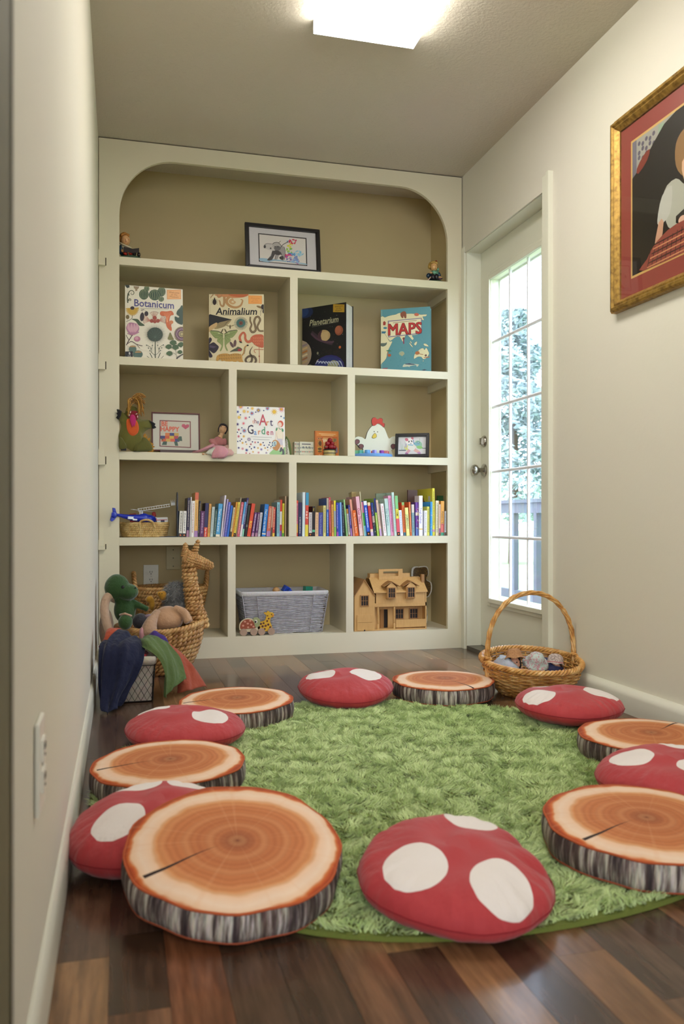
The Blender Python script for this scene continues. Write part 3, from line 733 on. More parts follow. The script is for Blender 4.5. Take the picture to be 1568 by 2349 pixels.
def mushroom(x, y, z, label, spots, tilt=(0, 0), Rr=0.172, h=0.128, seed=1, dents=()):
    t = thing('mushroom_cushion', label, 'cushion', (x, y, z), (tilt[0], tilt[1], 0), 'red and white spotted mushroom cushions around the rug')
    r_ = random.Random(seed); n = 180; K = 40
    ph = [(r_.uniform(0, 6.28), r_.randint(9, 17), r_.uniform(0.4, 1)) for _ in range(3)] + [(r_.uniform(0, 6.28), r_.randint(20, 40), r_.uniform(.3, .8)) for _ in range(3)]
    def wr(a): return sum(w * (abs(sin(a * f / 2 + p)) - 0.6) for p, f, w in ph) / 3
    seam = h * 0.47; rows = []
    for i in range(K + 1):
        s_ = i / K * 2 - 1             # -1 bottom pole .. 1 top pole
        s = abs(s_); rad_ = (1 - s) ** 0.62 if False else sin((1 - s) * pi / 2) ** 0.80
        row = []
        for j in range(n):
            a = 2 * pi * j / n; rim = max(0, rad_ - 0.35) / 0.65
            edge = 1 + 0.02 * sin(3 * a + seed) + 0.013 * sin(5 * a + 2 * seed) + 0.022 * wr(a) * rim ** 3
            hh = (1 - rad_ ** 2.3) ** 0.53
            zz = seam + (h - seam) * hh if s_ > 0 else seam - seam * hh ** 0.85
            zz += (0.012 * wr(a * 1.0) * rim ** 2.2 * (1 - rim ** 9)) * (1 if s_ > 0 else 0.8) + 0.003 * sin(a * 2 + seed) * rim
            zz += 0.004 * sin(rad_ * 9 + 2 * a + seed) * (1 - rim) * (1 if s_ > 0 else 0)
            for (da, dr, dd, dw) in dents:
                g = math.atan2(sin(a - da), cos(a - da)); zz -= (dd * math.exp(-(g / dw) ** 2 - ((rad_ - dr) / 0.22) ** 2)) * (1 if s_ > 0 else 0)
            row.append((Rr * rad_ * edge * cos(a), Rr * rad_ * edge * sin(a), max(zz, 0.0)))
        rows.append(row)
    rows = rows[1:-1]
    m = MB().grid(rows, closed=True); m.add(rows[-1], [tuple(range(n))]); m.add(rows[0], [tuple(reversed(range(n)))])
    m.build('cushion_cover', mush_mat(spots), t, True)
    k0 = K // 2 - 1
    MB().tube([(p[0] * 1.003, p[1] * 1.003, p[2]) for p in rows[k0]][::2], 0.0013, 4, True).build('seam', MAT('8e1f28:0.9'), t, True)
    return t
mushroom(0.782, 2.925, 0.006, 'spotted mushroom cushion at the back, directly in front of the bookcase', [(-0.085, 0.03, 0.052, 1.1, 0.4), (0.075, -0.005, 0.058, 1.1, 0), (0.0, 0.14, 0.05, 1, 0)], (R(5), R(-1)), seed=1, h=0.105)
mushroom(1.405, 2.445, 0.010, 'spotted mushroom cushion at right, in front of the handled basket of dolls', [(-0.115, -0.02, 0.05, 1.1, 0), (0.10, -0.035, 0.055, 1.1, 0), (-0.02, 0.12, 0.05, 1.0, 0)], (0, R(1)), seed=2, h=0.105)
mushroom(0.179, 2.476, 0.008, 'spotted mushroom cushion at back left, between two tree-slice cushions', [(0.065, -0.055, 0.052, 1.1, 0), (0.10, 0.10, 0.05, 1.0, 0), (-0.09, 0.09, 0.05, 1.0, 0)], (R(1), R(1)), seed=3, h=0.102)
mushroom(0.066, 1.680, 0.006, 'spotted mushroom cushion at the left wall, under the large nearest tree slice', [(-0.068, -0.058, 0.050, 1.05, 0), (-0.03, 0.115, 0.052, 1.0, 0), (0.075, 0.105, 0.045, 1.1, 0)], (R(4), R(-3)), seed=4, h=0.118, Rr=0.165)
mushroom(0.556, 1.352, 0.004, 'nearest spotted mushroom cushion, front and centre on the rug edge', [(-0.090, -0.036, 0.053, 1.05, 0.3), (0.032, -0.108, 0.052, 1.1, -0.6), (0.066, 0.098, 0.050, 1.0, 0)], (R(9), R(1)), seed=5, h=0.110, Rr=0.166, dents=[(R(-18), 0.85, 0.016, 0.12), (R(12), 0.9, 0.012, 0.1)])
mushroom(1.255, 1.705, 0.008, 'spotted mushroom cushion at the right edge, between two tree-slice cushions', [(-0.085, 0.04, 0.05, 1.05, 0.3), (0.02, -0.075, 0.052, 1.0, 0), (0.08, 0.1, 0.05, 1, 0)], (R(3), R(-1)), seed=6, h=0.105)
# ================================================================== PRINTED THINGS
class Ink:
    """draws flat print on a w x h panel (local x, z, facing -y); coordinates are those of the cover as measured"""
    def __init__(s, TL, TR, BR, BL, w, h, bg=None):
        s.q = [Vector(p) for p in (TL, TR, BR, BL)]; s.w = w; s.h = h; s.mb = MB()
        s.k = w / ((s.q[1] - s.q[0]).length * 0.5 + (s.q[2] - s.q[3]).length * 0.5)
        s.kz = h / ((s.q[3] - s.q[0]).length * 0.5 + (s.q[2] - s.q[1]).length * 0.5)
        if bg: s.mb.rc(-w / 2, w / 2, 0, h, bg)
    def m(s, x, y):
        TL, TR, BR, BL = s.q; u = v = 0.5
        for _ in range(6):
            top = TL.lerp(TR, u); bot = BL.lerp(BR, u); v = (y - top.y) / (bot.y - top.y)
            L_ = TL.lerp(BL, v); R_ = TR.lerp(BR, v); u = (x - L_.x) / (R_.x - L_.x)
        u = min(1, max(0, u)); v = min(1, max(0, v))
        return ((u - 0.5) * s.w, (1 - v) * s.h)
    def p(s, pts, col, smooth=0):
        if smooth: pts = cm2(pts, smooth)
        s.mb.pl([s.m(*p) for p in pts], col)
    def c(s, x, y, r, col, ry=None, rot=0, n=18):
        ry = ry or r
        s.mb.pl([s.m(x + r * cos(2 * pi * i / n) * cos(rot) - ry * sin(2 * pi * i / n) * sin(rot), y + r * cos(2 * pi * i / n) * sin(rot) + ry * sin(2 * pi * i / n) * cos(rot)) for i in range(n)], col)
    def l(s, pts, w, col, smooth=0, closed=False):
        if smooth: pts = cm2(pts, smooth, closed)
        ws = [a * s.k for a in w] if isinstance(w, (list, tuple)) else w * s.k
        if isinstance(ws, list) and len(ws) != len(pts):
            n = len(pts); ws = [ws[min(len(ws) - 1, int(i / (n - 1) * (len(ws) - 1)))] + (i / (n - 1) * (len(ws) - 1) % 1) * (ws[min(len(ws) - 1, int(i / (n - 1) * (len(ws) - 1)) + 1)] - ws[min(len(ws) - 1, int(i / (n - 1) * (len(ws) - 1)))]) for i in range(n)]
        s.mb.ln([s.m(*p) for p in pts], ws, col, closed)
    def t(s, text, x, y, size, col, rot=0, bold=0.0, sx=1.0, align='C', shear=0):
        a, b = s.m(x, y); s.mb.tx(text, a, b, size * s.kz, col, rot, bold, sx, align, shear)
    def flower(s, x, y, r, col, core, n=10, rc_=0.3, r0=0.35):
        s.p([(x + (r if i % 2 == 0 else r * r0) * cos(pi * i / n), y + (r if i % 2 == 0 else r * r0) * sin(pi * i / n)) for i in range(2 * n)], col); s.c(x, y, r * rc_, core, n=10)
    def rect(s, x0, y0, x1, y1, col): s.p([(x0, y0), (x1, y0), (x1, y1), (x0, y1)], col)
    def build(s, name, parent, mat='print', **k): return s.mb.build(name, mat, parent, **k)

def big_book(name, label, loc, yaw, tilt, w, h, t, cover, ink, pages='e2ddd0', open_=0.0, group='large picture books standing face out'):
    o = thing(name, label, 'book', loc, (tilt, 0, yaw), group)
    cv = MB(); cv.color(cover); cv.bx(-w / 2, w / 2, 0, 0.0025, 0, h); cv.bx(-w / 2, -w / 2 + 0.002, 0.0025, t - 0.0025, 0, h)
    cv.build('front_cover', 'print', o)
    # back board, swung open by open_
    bk = MB(); bk.color(cover); ang = open_
    M = Matrix.Translation((-w / 2, t - 0.0025, 0)) @ Matrix.Rotation(ang, 4, 'Z')
    bk.bx(0, w, 0, 0.0025, 0, h, M); bk.build('back_cover', 'print', o)
    pg = MB(); n = 9; pg.color(pages)
    for i in range(n):
        f0 = (i + 0.08) / n; f1 = (i + 0.92) / n; x1 = w - 0.006 - 0.002 * abs(i - n / 2) / n
        for a, b in ((f0, f1),):
            ya0, ya1 = 0.003 + (t - 0.006) * a, 0.003 + (t - 0.006) * b
            g0, g1 = ang * a, ang * b
            vs = [(-w / 2 + 0.002, ya0, 0.004), (-w / 2 + 0.002 + x1 * cos(g0), ya0 + x1 * sin(g0), 0.004), (-w / 2 + 0.002 + x1 * cos(g1), ya1 + x1 * sin(g1), 0.004), (-w / 2 + 0.002, ya1, 0.004)]
            vs += [(p[0], p[1], h - 0.005) for p in vs]
            pg.color(pages if i % 2 else 'cfc9bc'); pg.add(vs, [(3, 2, 1, 0), (4, 5, 6, 7), (0, 1, 5, 4), (1, 2, 6, 5), (2, 3, 7, 6), (3, 0, 4, 7)])
    pg.build('page_block', 'paint', o)
    if ink: ink.build('cover_print', o)
    return o

# ---- botanical atlas
b1 = Ink((135, 100), (1445, 215), (1420, 1830), (112, 1740), 0.268, 0.345, 'e6dfcd')
I = b1
I.l([(185, 110), (150, 1740)], 5, 'c9bda5')
for (x, y, rx_, ry_) in ((620, 190, 60, 70), (960, 260, 90, 110), (555, 320, 110, 120), (800, 335, 135, 125), (945, 430, 65, 60)):
    I.c(x, y, rx_, '2f4a38', ry_)
    for k in (-0.75, -0.4, 0, 0.4, 0.75): I.l([(x + rx_ * k * 0.35, y - ry_ * 0.92), (x + rx_ * k, y - ry_ * 0.1), (x + rx_ * k * 0.7, y + ry_ * 0.8)], 7, '9aa67a', 4)
I.rect(1078, 222, 1402, 438, 'e39a5e'); I.rect(1090, 234, 1390, 426, 'f0b277')
for i, s_ in enumerate(('Welcome', 'to the', 'Museum')): I.t(s_, 1245, 285 + i * 48, 58, 'b06a38')
I.t('Botanicum', 785, 540, 225, '4d4a86', 0, 0.018, 0.92)
I.l([(470, 640), (1110, 660)], 9, '8b8474')
for (x, y, R0, c0) in ((285, 290, 80, '4d5238'), (240, 445, 35, '4d5238')):
    I.l([(x + R0 * (1 - i / 26) * cos(i * 0.36 + 2.4), y + R0 * (1 - i / 26) * sin(i * 0.36 + 2.4)) for i in range(24)], [22, 18, 12, 8], c0)
I.l([(205, 290), (185, 400), (190, 510)], 26, '3f4632', 4)
I.p([(325, 130), (450, 140), (440, 180), (405, 210), (410, 240), (360, 240), (365, 205), (330, 170)], '9a8468'); I.p([(130, 100), (230, 105), (235, 160), (180, 175), (150, 140)], '2f3a34')
for k in range(15):
    a = -0.15 + k * 0.235; I.c(290 + 85 * cos(a), 640 + 100 * sin(a) * (1 if sin(a) > 0 else 0.35), 68, 'c9a038', 15, a)
I.c(290, 628, 46, '2c1d26', 40); I.l([(290, 790), (270, 870), (150, 935)], 10, '4a4034', 4); I.c(180, 830, 40, '6e5c34', 50)
I.p([(270, 880), (400, 880), (470, 950), (560, 1025), (440, 1030), (360, 930)], '3d5238', 4)
I.c(505, 830, 48, '241c28', 100, 0.1); I.c(602, 760, 45, '2a202c', 58, 0.1); I.l([(480, 680), (555, 665)], 14, '3a2a2c'); I.l([(510, 680), (505, 740)], 6, '8a8070'); I.l([(560, 675), (610, 710)], 6, '8a8070')
for (cx, cy, a0) in ((780, 870, -1.57), (690, 920, -2.9), (880, 920, -0.25)):
    for k in range(9):
        a = a0 + (k - 4) * 0.16; I.l([(cx, cy), (cx + 150 * cos(a), cy + 150 * sin(a))], 7, 'c98a78'); I.c(cx + 155 * cos(a), cy + 155 * sin(a), 12, '8a3a38', 6, a, 8)
for x, y, r in ((790, 860, 48), (720, 925, 45), (790, 940, 42), (860, 925, 45)): I.c(x, y, r, '9c3c2a', n=10)
I.p([(910, 760), (940, 710), (1060, 715), (1180, 705), (1225, 790), (1150, 820), (1120, 960), (1170, 1080), (1160, 1160), (1070, 1080), (1040, 960), (1040, 830), (940, 810)], 'cd6434', 4)
for k in range(5): I.l([(1000 + k * 40, 740), (1050 + k * 12, 860), (1062 + k * 6, 960)], 5, 'f0a878', 3)
I.c(1165, 960, 48, 'c97a48', 40); I.l([(1160, 990), (1140, 1060)], 26, 'c9643c')
I.p([(1410, 580), (1440, 640), (1435, 990), (1350, 1000), (1260, 930), (1250, 830), (1330, 860), (1350, 830), (1290, 780), (1310, 700), (1370, 640)], '27453a', 3)
I.p([(200, 970), (290, 960), (400, 1000), (435, 1090), (400, 1180), (300, 1240), (200, 1190), (145, 1080)], 'b07a98', 4)
for dx in (-80, -20, 40, 95): I.p([(285 + dx, 975), (320 + dx * 1.1, 1080), (290 + dx * .5, 1190), (255 + dx * 1.1, 1080)], 'd3a3b4', 3)
I.l([(170, 1200), (290, 1235), (430, 1175)], 22, 'b8809c', 4); I.c(385, 1330, 72, 'b5748e', 62); I.c(375, 1315, 40, 'd09aae', 34)
I.l([(280, 1240), (200, 1360), (140, 1470)], 18, '4a343c', 4); I.l([(160, 1440), (260, 1385), (370, 1450), (500, 1490)], 14, '4a343c', 4); I.l([(140, 1240), (200, 1350)], 10, '4a343c'); I.l([(370, 1450), (440, 1540)], 10, '4a343c')
for k in range(46):
    a = -1.57 + (k - 22.5) * 0.128; r1 = 275 - 12 * (k % 2)
    I.p([(790 + 40 * cos(a - .2), 1235 + 40 * sin(a - .2)), (790 + r1 * cos(a), 1235 + r1 * 0.93 * sin(a)), (790 + 40 * cos(a + .2), 1235 + 40 * sin(a + .2))], '2c3f34')
I.c(790, 1235, 175, '2c3f34', 160)
for k in range(12): a = k * 0.52; I.l([(790, 1300), (790 + 150 * cos(a), 1240 + 140 * sin(a))], 3, '567060')
I.l([(790, 1350), (785, 1780)], 20, '44503c')
for sx_ in (-1, 1):
    I.l([(785 + sx_ * 5, 1700), (785 + sx_ * 80, 1640), (785 + sx_ * 90, 1540), (785 + sx_ * 190, 1470)], 8, '4c5248', 4); I.l([(785 + sx_ * 80, 1640), (785 + sx_ * 130, 1600)], 6, '4c5248'); I.l([(785 + sx_ * 70, 1560), (785 + sx_ * 60, 1480)], 6, '4c5248')
    I.l([(785 + sx_ * 60, 1780), (785 + sx_ * 120, 1650)], 14, '3c4a3c'); I.l([(785 + sx_ * 120, 1800), (785 + sx_ * 190, 1720)], 10, '3c4a3c')
    for (ax_, ay_) in ((120, 1600), (190, 1475), (60, 1480), (150, 1540), (95, 1560)): I.c(785 + sx_ * ax_, ay_, 14, '5c6458', n=8)
I.p([(1135, 1190), (1190, 1300), (1215, 1360), (1080, 1350), (1100, 1270)], '74713f', 3)
I.c(1400, 1235, 175, '8a7d5c', 172); I.c(1400, 1235, 155, '66455a', 152); I.c(1400, 1235, 70, 'b8a878', 68)
for k in range(14): a = k * 0.449; I.c(1400 + 42 * cos(a), 1235 + 42 * sin(a), 9, '332430', n=8); I.c(1400 + 115 * cos(a), 1235 + 115 * sin(a), 10, 'a88a9a', 30, a, 8)
for (x, y, r) in ((1200, 1440, 85), (1095, 1530, 78), (1250, 1545, 82), (1380, 1490, 85), (1110, 1680, 78), (1350, 1650, 62)):
    I.p([(x + r * cos(a_) * (1 if k % 3 else 0.86), y + r * 0.85 * sin(a_)) for k, a_ in [(k, -pi - 0.15 + k * (pi + .3) / 10) for k in range(11)]] + [(x, y + r * 0.62)], '3a5a34')
I.l([(1150, 1640), (1260, 1700), (1270, 1800)], 8, '55604c', 4); I.l([(1255, 1600), (1260, 1700)], 8, '55604c'); I.l([(1420, 1690), (1300, 1760), (1270, 1810)], [24, 30, 36], '33302e', 4)
I.c(280, 1560, 85, '56706a', 80); I.c(395, 1680, 108, '4e6a62', 90)
for cx, cy in ((285, 1510), (400, 1640)):
    for k in range(12): a = pi + k * 0.29; I.l([(cx, cy), (cx + 70 * cos(a), cy + 36 * sin(a))], 9, 'b08a5a')
I.rect(112, 1612, 278, 1760, '161a26'); I.t('B', 212, 1655, 70, 'e8e8e8', 0, 0.02); I.t('I G', 205, 1712, 48, 'e8e8e8')
pp = at(354, 818, 4.045)
big_book('picture_book', 'cream botany picture book with cacti, a palm and a blue title', (pp.x, 4.045, Z2 + 0.0008), R(2), R(-3), 0.268, 0.345, 0.016, 'e2dac6', b1)

# ---- animal atlas
b2 = Ink((165, 150), (1370, 128), (1365, 1745), (155, 1665), 0.268, 0.345, 'dcd0ac')
I = b2
I.l([(195, 150), (190, 1660)], 5, 'b3a582')
I.p([(330, 150), (1010, 133), (960, 190), (860, 215), (700, 225), (600, 215), (450, 200), (340, 190)], 'c98a5c', 3); I.p([(600, 145), (1020, 133), (930, 200), (700, 190)], 'c0643a', 3)
I.l([(620, 190), (560, 260), (560, 340), (640, 410), (760, 435), (860, 390), (900, 300), (900, 270), (860, 250)], [60, 62, 60, 55, 50, 42, 34, 26, 20], 'b98c5c', 5)
I.l([(700, 250), (620, 300), (680, 350), (740, 320), (700, 290)], [60, 50, 36, 24], 'c9a272', 5); I.l([(500, 200), (500, 330), (470, 410), (420, 380), (400, 300), (375, 285)], [60, 50, 40, 30, 18], 'b08a5e', 5)
I.l([(340, 150), (370, 210), (430, 190), (440, 160)], 34, 'b8845c', 4); I.l([(260, 155), (210, 210), (205, 240)], [26, 18, 8], 'a07a50', 4)
I.c(285, 320, 42, '2b1d20', 65); I.c(285, 250, 16, '2b1d20', 22); I.l([(285, 215), (285, 250)], 10, '2b1d20')
for k in (-1, 1):
    for dy in (-30, 10, 50): I.l([(285, 310 + dy * .6), (285 + k * 50, 290 + dy), (285 + k * 62, 330 + dy)], 6, '2b1d20')
I.rect(1030, 160, 1328, 352, 'e8984a'); I.rect(1042, 172, 1316, 340, 'f0a658'); I.t('Welcome', 1180, 220, 50, 'd88a42'); I.t('to the', 1180, 262, 50, 'd88a42'); I.t('Museum', 1180, 305, 50, 'd88a42')
I.c(1280, 425, 75, '8a7048', 26, 0.35); I.c(1350, 420, 40, '2b2026', 60); I.l([(1330, 470), (1300, 560), (1290, 630)], 6, '4a3c34'); I.c(1365, 520, 25, '2b2026', 50); I.l([(1320, 460), (1290, 540)], 5, '4a3c34')
I.t('Animalium', 765, 520, 218, '15121c', 0, 0.02, 0.98, shear=0.12)
I.l([(460, 610), (1060, 600)], 9, '7a7058')
I.p([(160, 610), (240, 600), (400, 640), (640, 700), (650, 720), (560, 750), (380, 790), (320, 800), (260, 860), (160, 880)], '22232a', 3)
I.p([(650, 722), (560, 830), (420, 890), (280, 910), (350, 790), (500, 745)], 'a8946a', 3); I.p([(160, 870), (260, 800), (340, 770), (330, 850), (200, 950), (160, 970)], 'c9a878', 3)
for k in range(7): I.l([(640 - k * 12, 722 + k * 6), (480, 765 + k * 17), (340, 790 + k * 17)], 4, '3c3a34', 4)
for k in range(40):
    a = k * 0.157; r0 = 95; I.l([(865 + r0 * cos(a), 795 + r0 * sin(a)), (865 + 125 * cos(a), 795 + 125 * sin(a)), (865 + 150 * cos(a + .05), 795 + 152 * sin(a + .05))], 7, '4f6260')
I.c(865, 790, 100, '4c7470', 98)
for k in range(24): a = k * 0.262; I.l([(865 + 40 * cos(a), 790 + 40 * sin(a)), (865 + 98 * cos(a), 790 + 98 * sin(a))], 5, '2f5654')
I.c(865, 790, 42, '7a4234'); I.c(865, 790, 18, '4a2a28')
I.l([(1075, 650), (1070, 740), (1100, 830), (1070, 930), (1120, 1000), (1190, 960), (1180, 860), (1160, 760), (1190, 670), (1250, 650), (1290, 720), (1260, 800), (1230, 880), (1270, 970), (1365, 980)], [36, 34, 40, 46, 46, 44, 44, 44, 44, 40, 38, 36], '5c4a36', 5)
I.l([(1075, 660), (1070, 740), (1100, 830), (1070, 930), (1120, 1000), (1190, 960), (1180, 860), (1160, 760), (1190, 670), (1250, 650), (1290, 720), (1260, 800), (1230, 880), (1270, 970), (1365, 980)], 12, '97805c', 5)
I.c(628, 870, 16, '5c4a30', 45); I.c(575, 845, 45, '9a8e68', 12, 0.3); I.c(680, 845, 45, '9a8e68', 12, -0.3)
for sx_ in (-1, 1):
    I.p([(490, 1040), (490 + sx_ * 130, 960), (490 + sx_ * 300, 945), (490 + sx_ * 270, 1020), (490 + sx_ * 190, 1110), (490 + sx_ * 140, 1120), (490 + sx_ * 150, 1180), (490 + sx_ * 80, 1240), (490 + sx_ * 50, 1290), (490 + sx_ * 90, 1390), (490 + sx_ * 60, 1395), (490 + sx_ * 20, 1300), (490 + sx_ * 10, 1150)], '8c9a62', 3)
    for k in range(5): I.l([(490 + sx_ * 20, 1060), (490 + sx_ * (240 - k * 45), 1000 + k * 50)], 5, '55603c')
    I.l([(490, 1035), (490 + sx_ * 120, 965), (490 + sx_ * 290, 945)], 13, '3c3a30', 4); I.c(490 + sx_ * 105, 1008, 28, 'b5b98a', 14); I.c(490 + sx_ * 40, 960, 14, '5a5238', 60, -sx_ * 0.5 + 0)
I.c(487, 1070, 18, 'cfc8a0', 60)
I.l([(870, 1215), (840, 1130), (860, 1060), (920, 1005), (960, 1060), (965, 1150), (1020, 1220), (1120, 1180)], [46, 56, 48, 44, 48, 50, 56, 70], 'bf6446', 5)
I.p([(1070, 1150), (1130, 1080), (1230, 1055), (1365, 1090), (1368, 1350), (1260, 1345), (1170, 1290), (1100, 1210)], 'bf5f40', 4)
for k in range(16): xx = 1140 + (k % 6) * 38; yy = 1120 + (k // 6) * 65; I.l([(xx, yy), (xx + 20, yy + 40)], 8, 'dd9468')
I.p([(820, 1190), (880, 1210), (900, 1240), (850, 1235)], '1c1a20'); I.l([(1265, 1345), (1275, 1580), (1275, 1740)], 14, 'b8785c'); I.l([(1365, 1410), (1180, 1400), (1160, 1440), (1190, 1480)], 16, 'b8785c', 4); I.c(1270, 1560, 18, 'a86c54', n=8)
I.c(665, 1270, 28, '5c4448', 75, -0.5); I.c(735, 1240, 32, '644a4c', 78, 0.1); I.p([(620, 1430), (690, 1380), (760, 1350), (800, 1320), (890, 1370), (870, 1420), (790, 1420), (700, 1420)], '4c5040', 3); I.c(835, 1395, 42, 'a02a34', 28)
I.p([(160, 1120), (220, 1115), (220, 1170), (170, 1240), (260, 1200), (330, 1250), (380, 1310), (330, 1400), (260, 1440), (170, 1370), (240, 1490), (210, 1530), (155, 1480)], '2e2738', 3); I.p([(180, 1260), (330, 1300), (260, 1330), (180, 1310)], '554a62')
I.p([(320, 1600), (340, 1500), (440, 1460), (560, 1460), (620, 1480), (720, 1465), (830, 1480), (890, 1530), (900, 1620), (930, 1700), (860, 1700), (800, 1640), (760, 1660), (800, 1700), (720, 1690), (690, 1640), (600, 1650), (590, 1690), (530, 1690), (530, 1630), (470, 1620), (430, 1690), (370, 1685), (440, 1620), (400, 1580), (350, 1620)], 'c4964c', 3)
I.l([(890, 1520), (930, 1460), (950, 1340), (1010, 1300)], [34, 30, 26, 28], 'b98c50', 4); I.c(1015, 1298, 24, '2a2020', 18)
for k in range(26):
    xx = 400 + (k % 13) * 38; yy = 1480 + (k // 13) * 70; I.l([(xx, yy), (xx - 12, yy + 50)], [10, 4], '3a2a20')
for k in range(6): I.l([(925 + k * 5, 1480 - k * 28), (955 + k * 5, 1488 - k * 28)], 8, '3a2a20')
I.l([(1130, 1330), (1080, 1400), (1065, 1480), (1110, 1580), (1090, 1680), (1010, 1700), (970, 1620), (1040, 1550), (1150, 1560), (1200, 1650), (1160, 1735)], [6, 22, 40, 50, 50, 46, 46, 50, 50, 44], '5f4f3c', 5)
I.rect(155, 1612, 302, 1675, '15171f'); I.t('B', 247, 1645, 62, 'e8e8e8', 0, 0.02)
pp = at(542.5, 828, 4.06)
big_book('picture_book', 'cream animal picture book with flamingo, tiger and moth, slightly turned', (pp.x, 4.078, Z2 + 0.0008), R(-14), R(-2), 0.268, 0.338, 0.016, 'd8cca6', b2)

# ---- space atlas
b3 = Ink((130, 385), (1040, 160), (1060, 1965), (140, 1895), 0.268, 0.345, '120e14')
I = b3
r_ = random.Random(2)
for k in range(70): I.c(r_.uniform(150, 1020), r_.uniform(420, 1900), r_.choice([3, 4, 6]), r_.choice(['6a6a7a', 'b8b8c0', '8a5a6a']), n=5)
for k in range(10): I.c(r_.uniform(560, 900), r_.uniform(1350, 1500), 40, '1f1418', 30)
I.c(130, 430, 235, '1f2a52', 175); I.c(100, 430, 170, '2a3f74', 150)
I.rect(780, 225, 1010, 430, 'b08a2c')
for i, s_ in enumerate(('Welcome', 'to the', 'Museum')): I.t(s_, 895, 275 + i * 52, 58, '3c2a18')
I.t('Planetarium', 590, 655, 215, 'b0ac8c', 0, 0.014, 0.84, shear=0.25); I.star(0, 0, 0, 0, 3, '000000') if False else None
I.l([(340, 800), (840, 690)], 8, '6c6860')
I.c(905, 905, 85, '8a4a34', 130); I.c(890, 890, 60, 'a05c42', 100)
I.l([(330, 930), (480, 1070), (640, 1170), (780, 1230)], 70, '3c2a38', 4); I.c(600, 1020, 130, 'b89a6c', 145); I.p([(560, 880), (500, 930), (465, 1030), (500, 1110), (560, 1150), (530, 1020)], '4a2c38', 3)
for k in range(6): I.l([(540, 960 + k * 34), (680, 940 + k * 34)], 8, 'd0b88c')
I.l([(330, 960), (450, 1090), (600, 1170), (760, 1200), (800, 1170)], 34, '54384a', 5)
I.c(110, 1440, 230, 'a8937c', 330)
for k, cc in enumerate(('8a7a80', 'c8a878', 'b0743c', 'd8c49c', '9c6c48', 'b89c70')): I.l([(140, 1240 + k * 80), (250, 1200 + k * 78)], 34, cc)
I.c(930, 1345, 24, 'c0602c', 36); I.c(470, 1440, 20, '8c8a70', 34); I.c(300, 1765, 60, '6c6650', 82); I.l([(445, 1640), (485, 1595)], 9, 'e8e0d0')
I.c(700, 1870, 330, '2a2468', 355); I.c(700, 1885, 300, '27306e', 330)
I.p([(700, 1720), (800, 1660), (900, 1740), (890, 1860), (820, 1960), (740, 1900), (680, 1820)], '9a9a78', 3)
for k in range(9): x0 = 430 + k * 60; I.l([(x0, 1720 - abs(k - 4) * 6), (x0 + 40, 1640 + k * 12), (x0 + 90, 1680 + k * 26)], [8, 22, 8], 'b8c0d8', 4)
for k in range(12): I.c(r_.uniform(480, 960), r_.uniform(1860, 1960), 30, 'c8c8d0', 14)
I.l([(205, 1880), (205, 1915)], 24, 'e0e0e0')
pl_ = at(693, 838, 4.29)
w_ = 0.268; ya = R(-46); cx_ = pl_.x + w_ / 2 * cos(ya); cy_ = 4.29 + w_ / 2 * sin(ya)
big_book('picture_book', 'black planets picture book standing open with its page edges showing', (cx_, cy_, Z2 + 0.0008), ya, 0, w_, 0.345, 0.016, '14101a', b3, pages='d8d8d6', open_=R(17))

# ---- maps
b4 = Ink((165, 270), (1300, 140), (1340, 1870), (190, 1810), 0.262, 0.345, '55929c')
I = b4
I.l([(190, 290), (215, 1800)], 6, 'b8c8a8')
L_ = 'e2dab0'
def land(pts, sm=3): b4.l(pts, 10, '35545c', sm, True); b4.p(pts, L_, sm)
land([(165, 440), (260, 450), (330, 420), (430, 390), (520, 370), (600, 330), (700, 350), (860, 340), (1000, 345), (1100, 360), (1230, 350), (1200, 400), (1130, 410), (1170, 500), (1100, 480), (1060, 540), (1100, 700), (1040, 860), (900, 880), (940, 960), (910, 1000), (860, 940), (800, 880), (740, 900), (690, 1040), (620, 910), (500, 930), (390, 1010), (280, 850), (180, 840)], 2)
land([(180, 840), (280, 860), (380, 1020), (445, 1030), (340, 1260), (310, 1420), (210, 1530), (185, 1500)], 3)
land([(960, 1480), (970, 1370), (1050, 1280), (1110, 1230), (1170, 1220), (1200, 1270), (1235, 1210), (1290, 1320), (1300, 1380), (1240, 1480), (1170, 1500), (1130, 1440), (1040, 1430)], 2)
for pts in ([(840, 1060), (900, 1130), (930, 1190), (870, 1130)], [(950, 1100), (1010, 1040), (1020, 1080), (990, 1140)], [(1170, 1110), (1230, 1110), (1290, 1180), (1200, 1160)], [(860, 1020), (900, 1070), (880, 1080)], [(1160, 1540), (1190, 1540), (1170, 1560)]): land(pts, 2)
I.p([(430, 1790), (470, 1760), (520, 1800), (560, 1770), (540, 1830), (440, 1825)], L_); I.p([(820, 1850), (900, 1825), (980, 1850), (950, 1860)], L_)
for k in range(22): I.c(r_.uniform(960, 1160), r_.uniform(940, 1200), 6, '6a9ca6', n=5)
for k in range(30): I.c(r_.uniform(420, 1280), r_.uniform(1180, 1780), 9, '2f7488', 6, n=6)
I.p([(630, 330), (700, 285), (755, 320), (760, 450), (720, 450), (700, 400), (690, 455), (650, 440), (625, 390)], '8a4c34', 3); I.c(995, 360, 55, 'c8684c', 40); I.p([(225, 560), (255, 535), (290, 570), (280, 635), (225, 635)], 'a83c30')
I.p([(180, 1060), (280, 1060), (320, 1040), (310, 1100), (240, 1140), (180, 1120)], '5c6a62', 2); I.c(275, 700, 45, '3f7f94', 25); I.p([(190, 780), (300, 780), (280, 830), (200, 830)], '35728c')
I.c(710, 960, 26, '7a4038', 30); I.l([(710, 985), (715, 1090)], 26, '8a3a58'); I.c(670, 1325, 65, '8fae9c', 55); I.p([(620, 1320), (700, 1280), (740, 1340), (680, 1400)], 'a8a888')
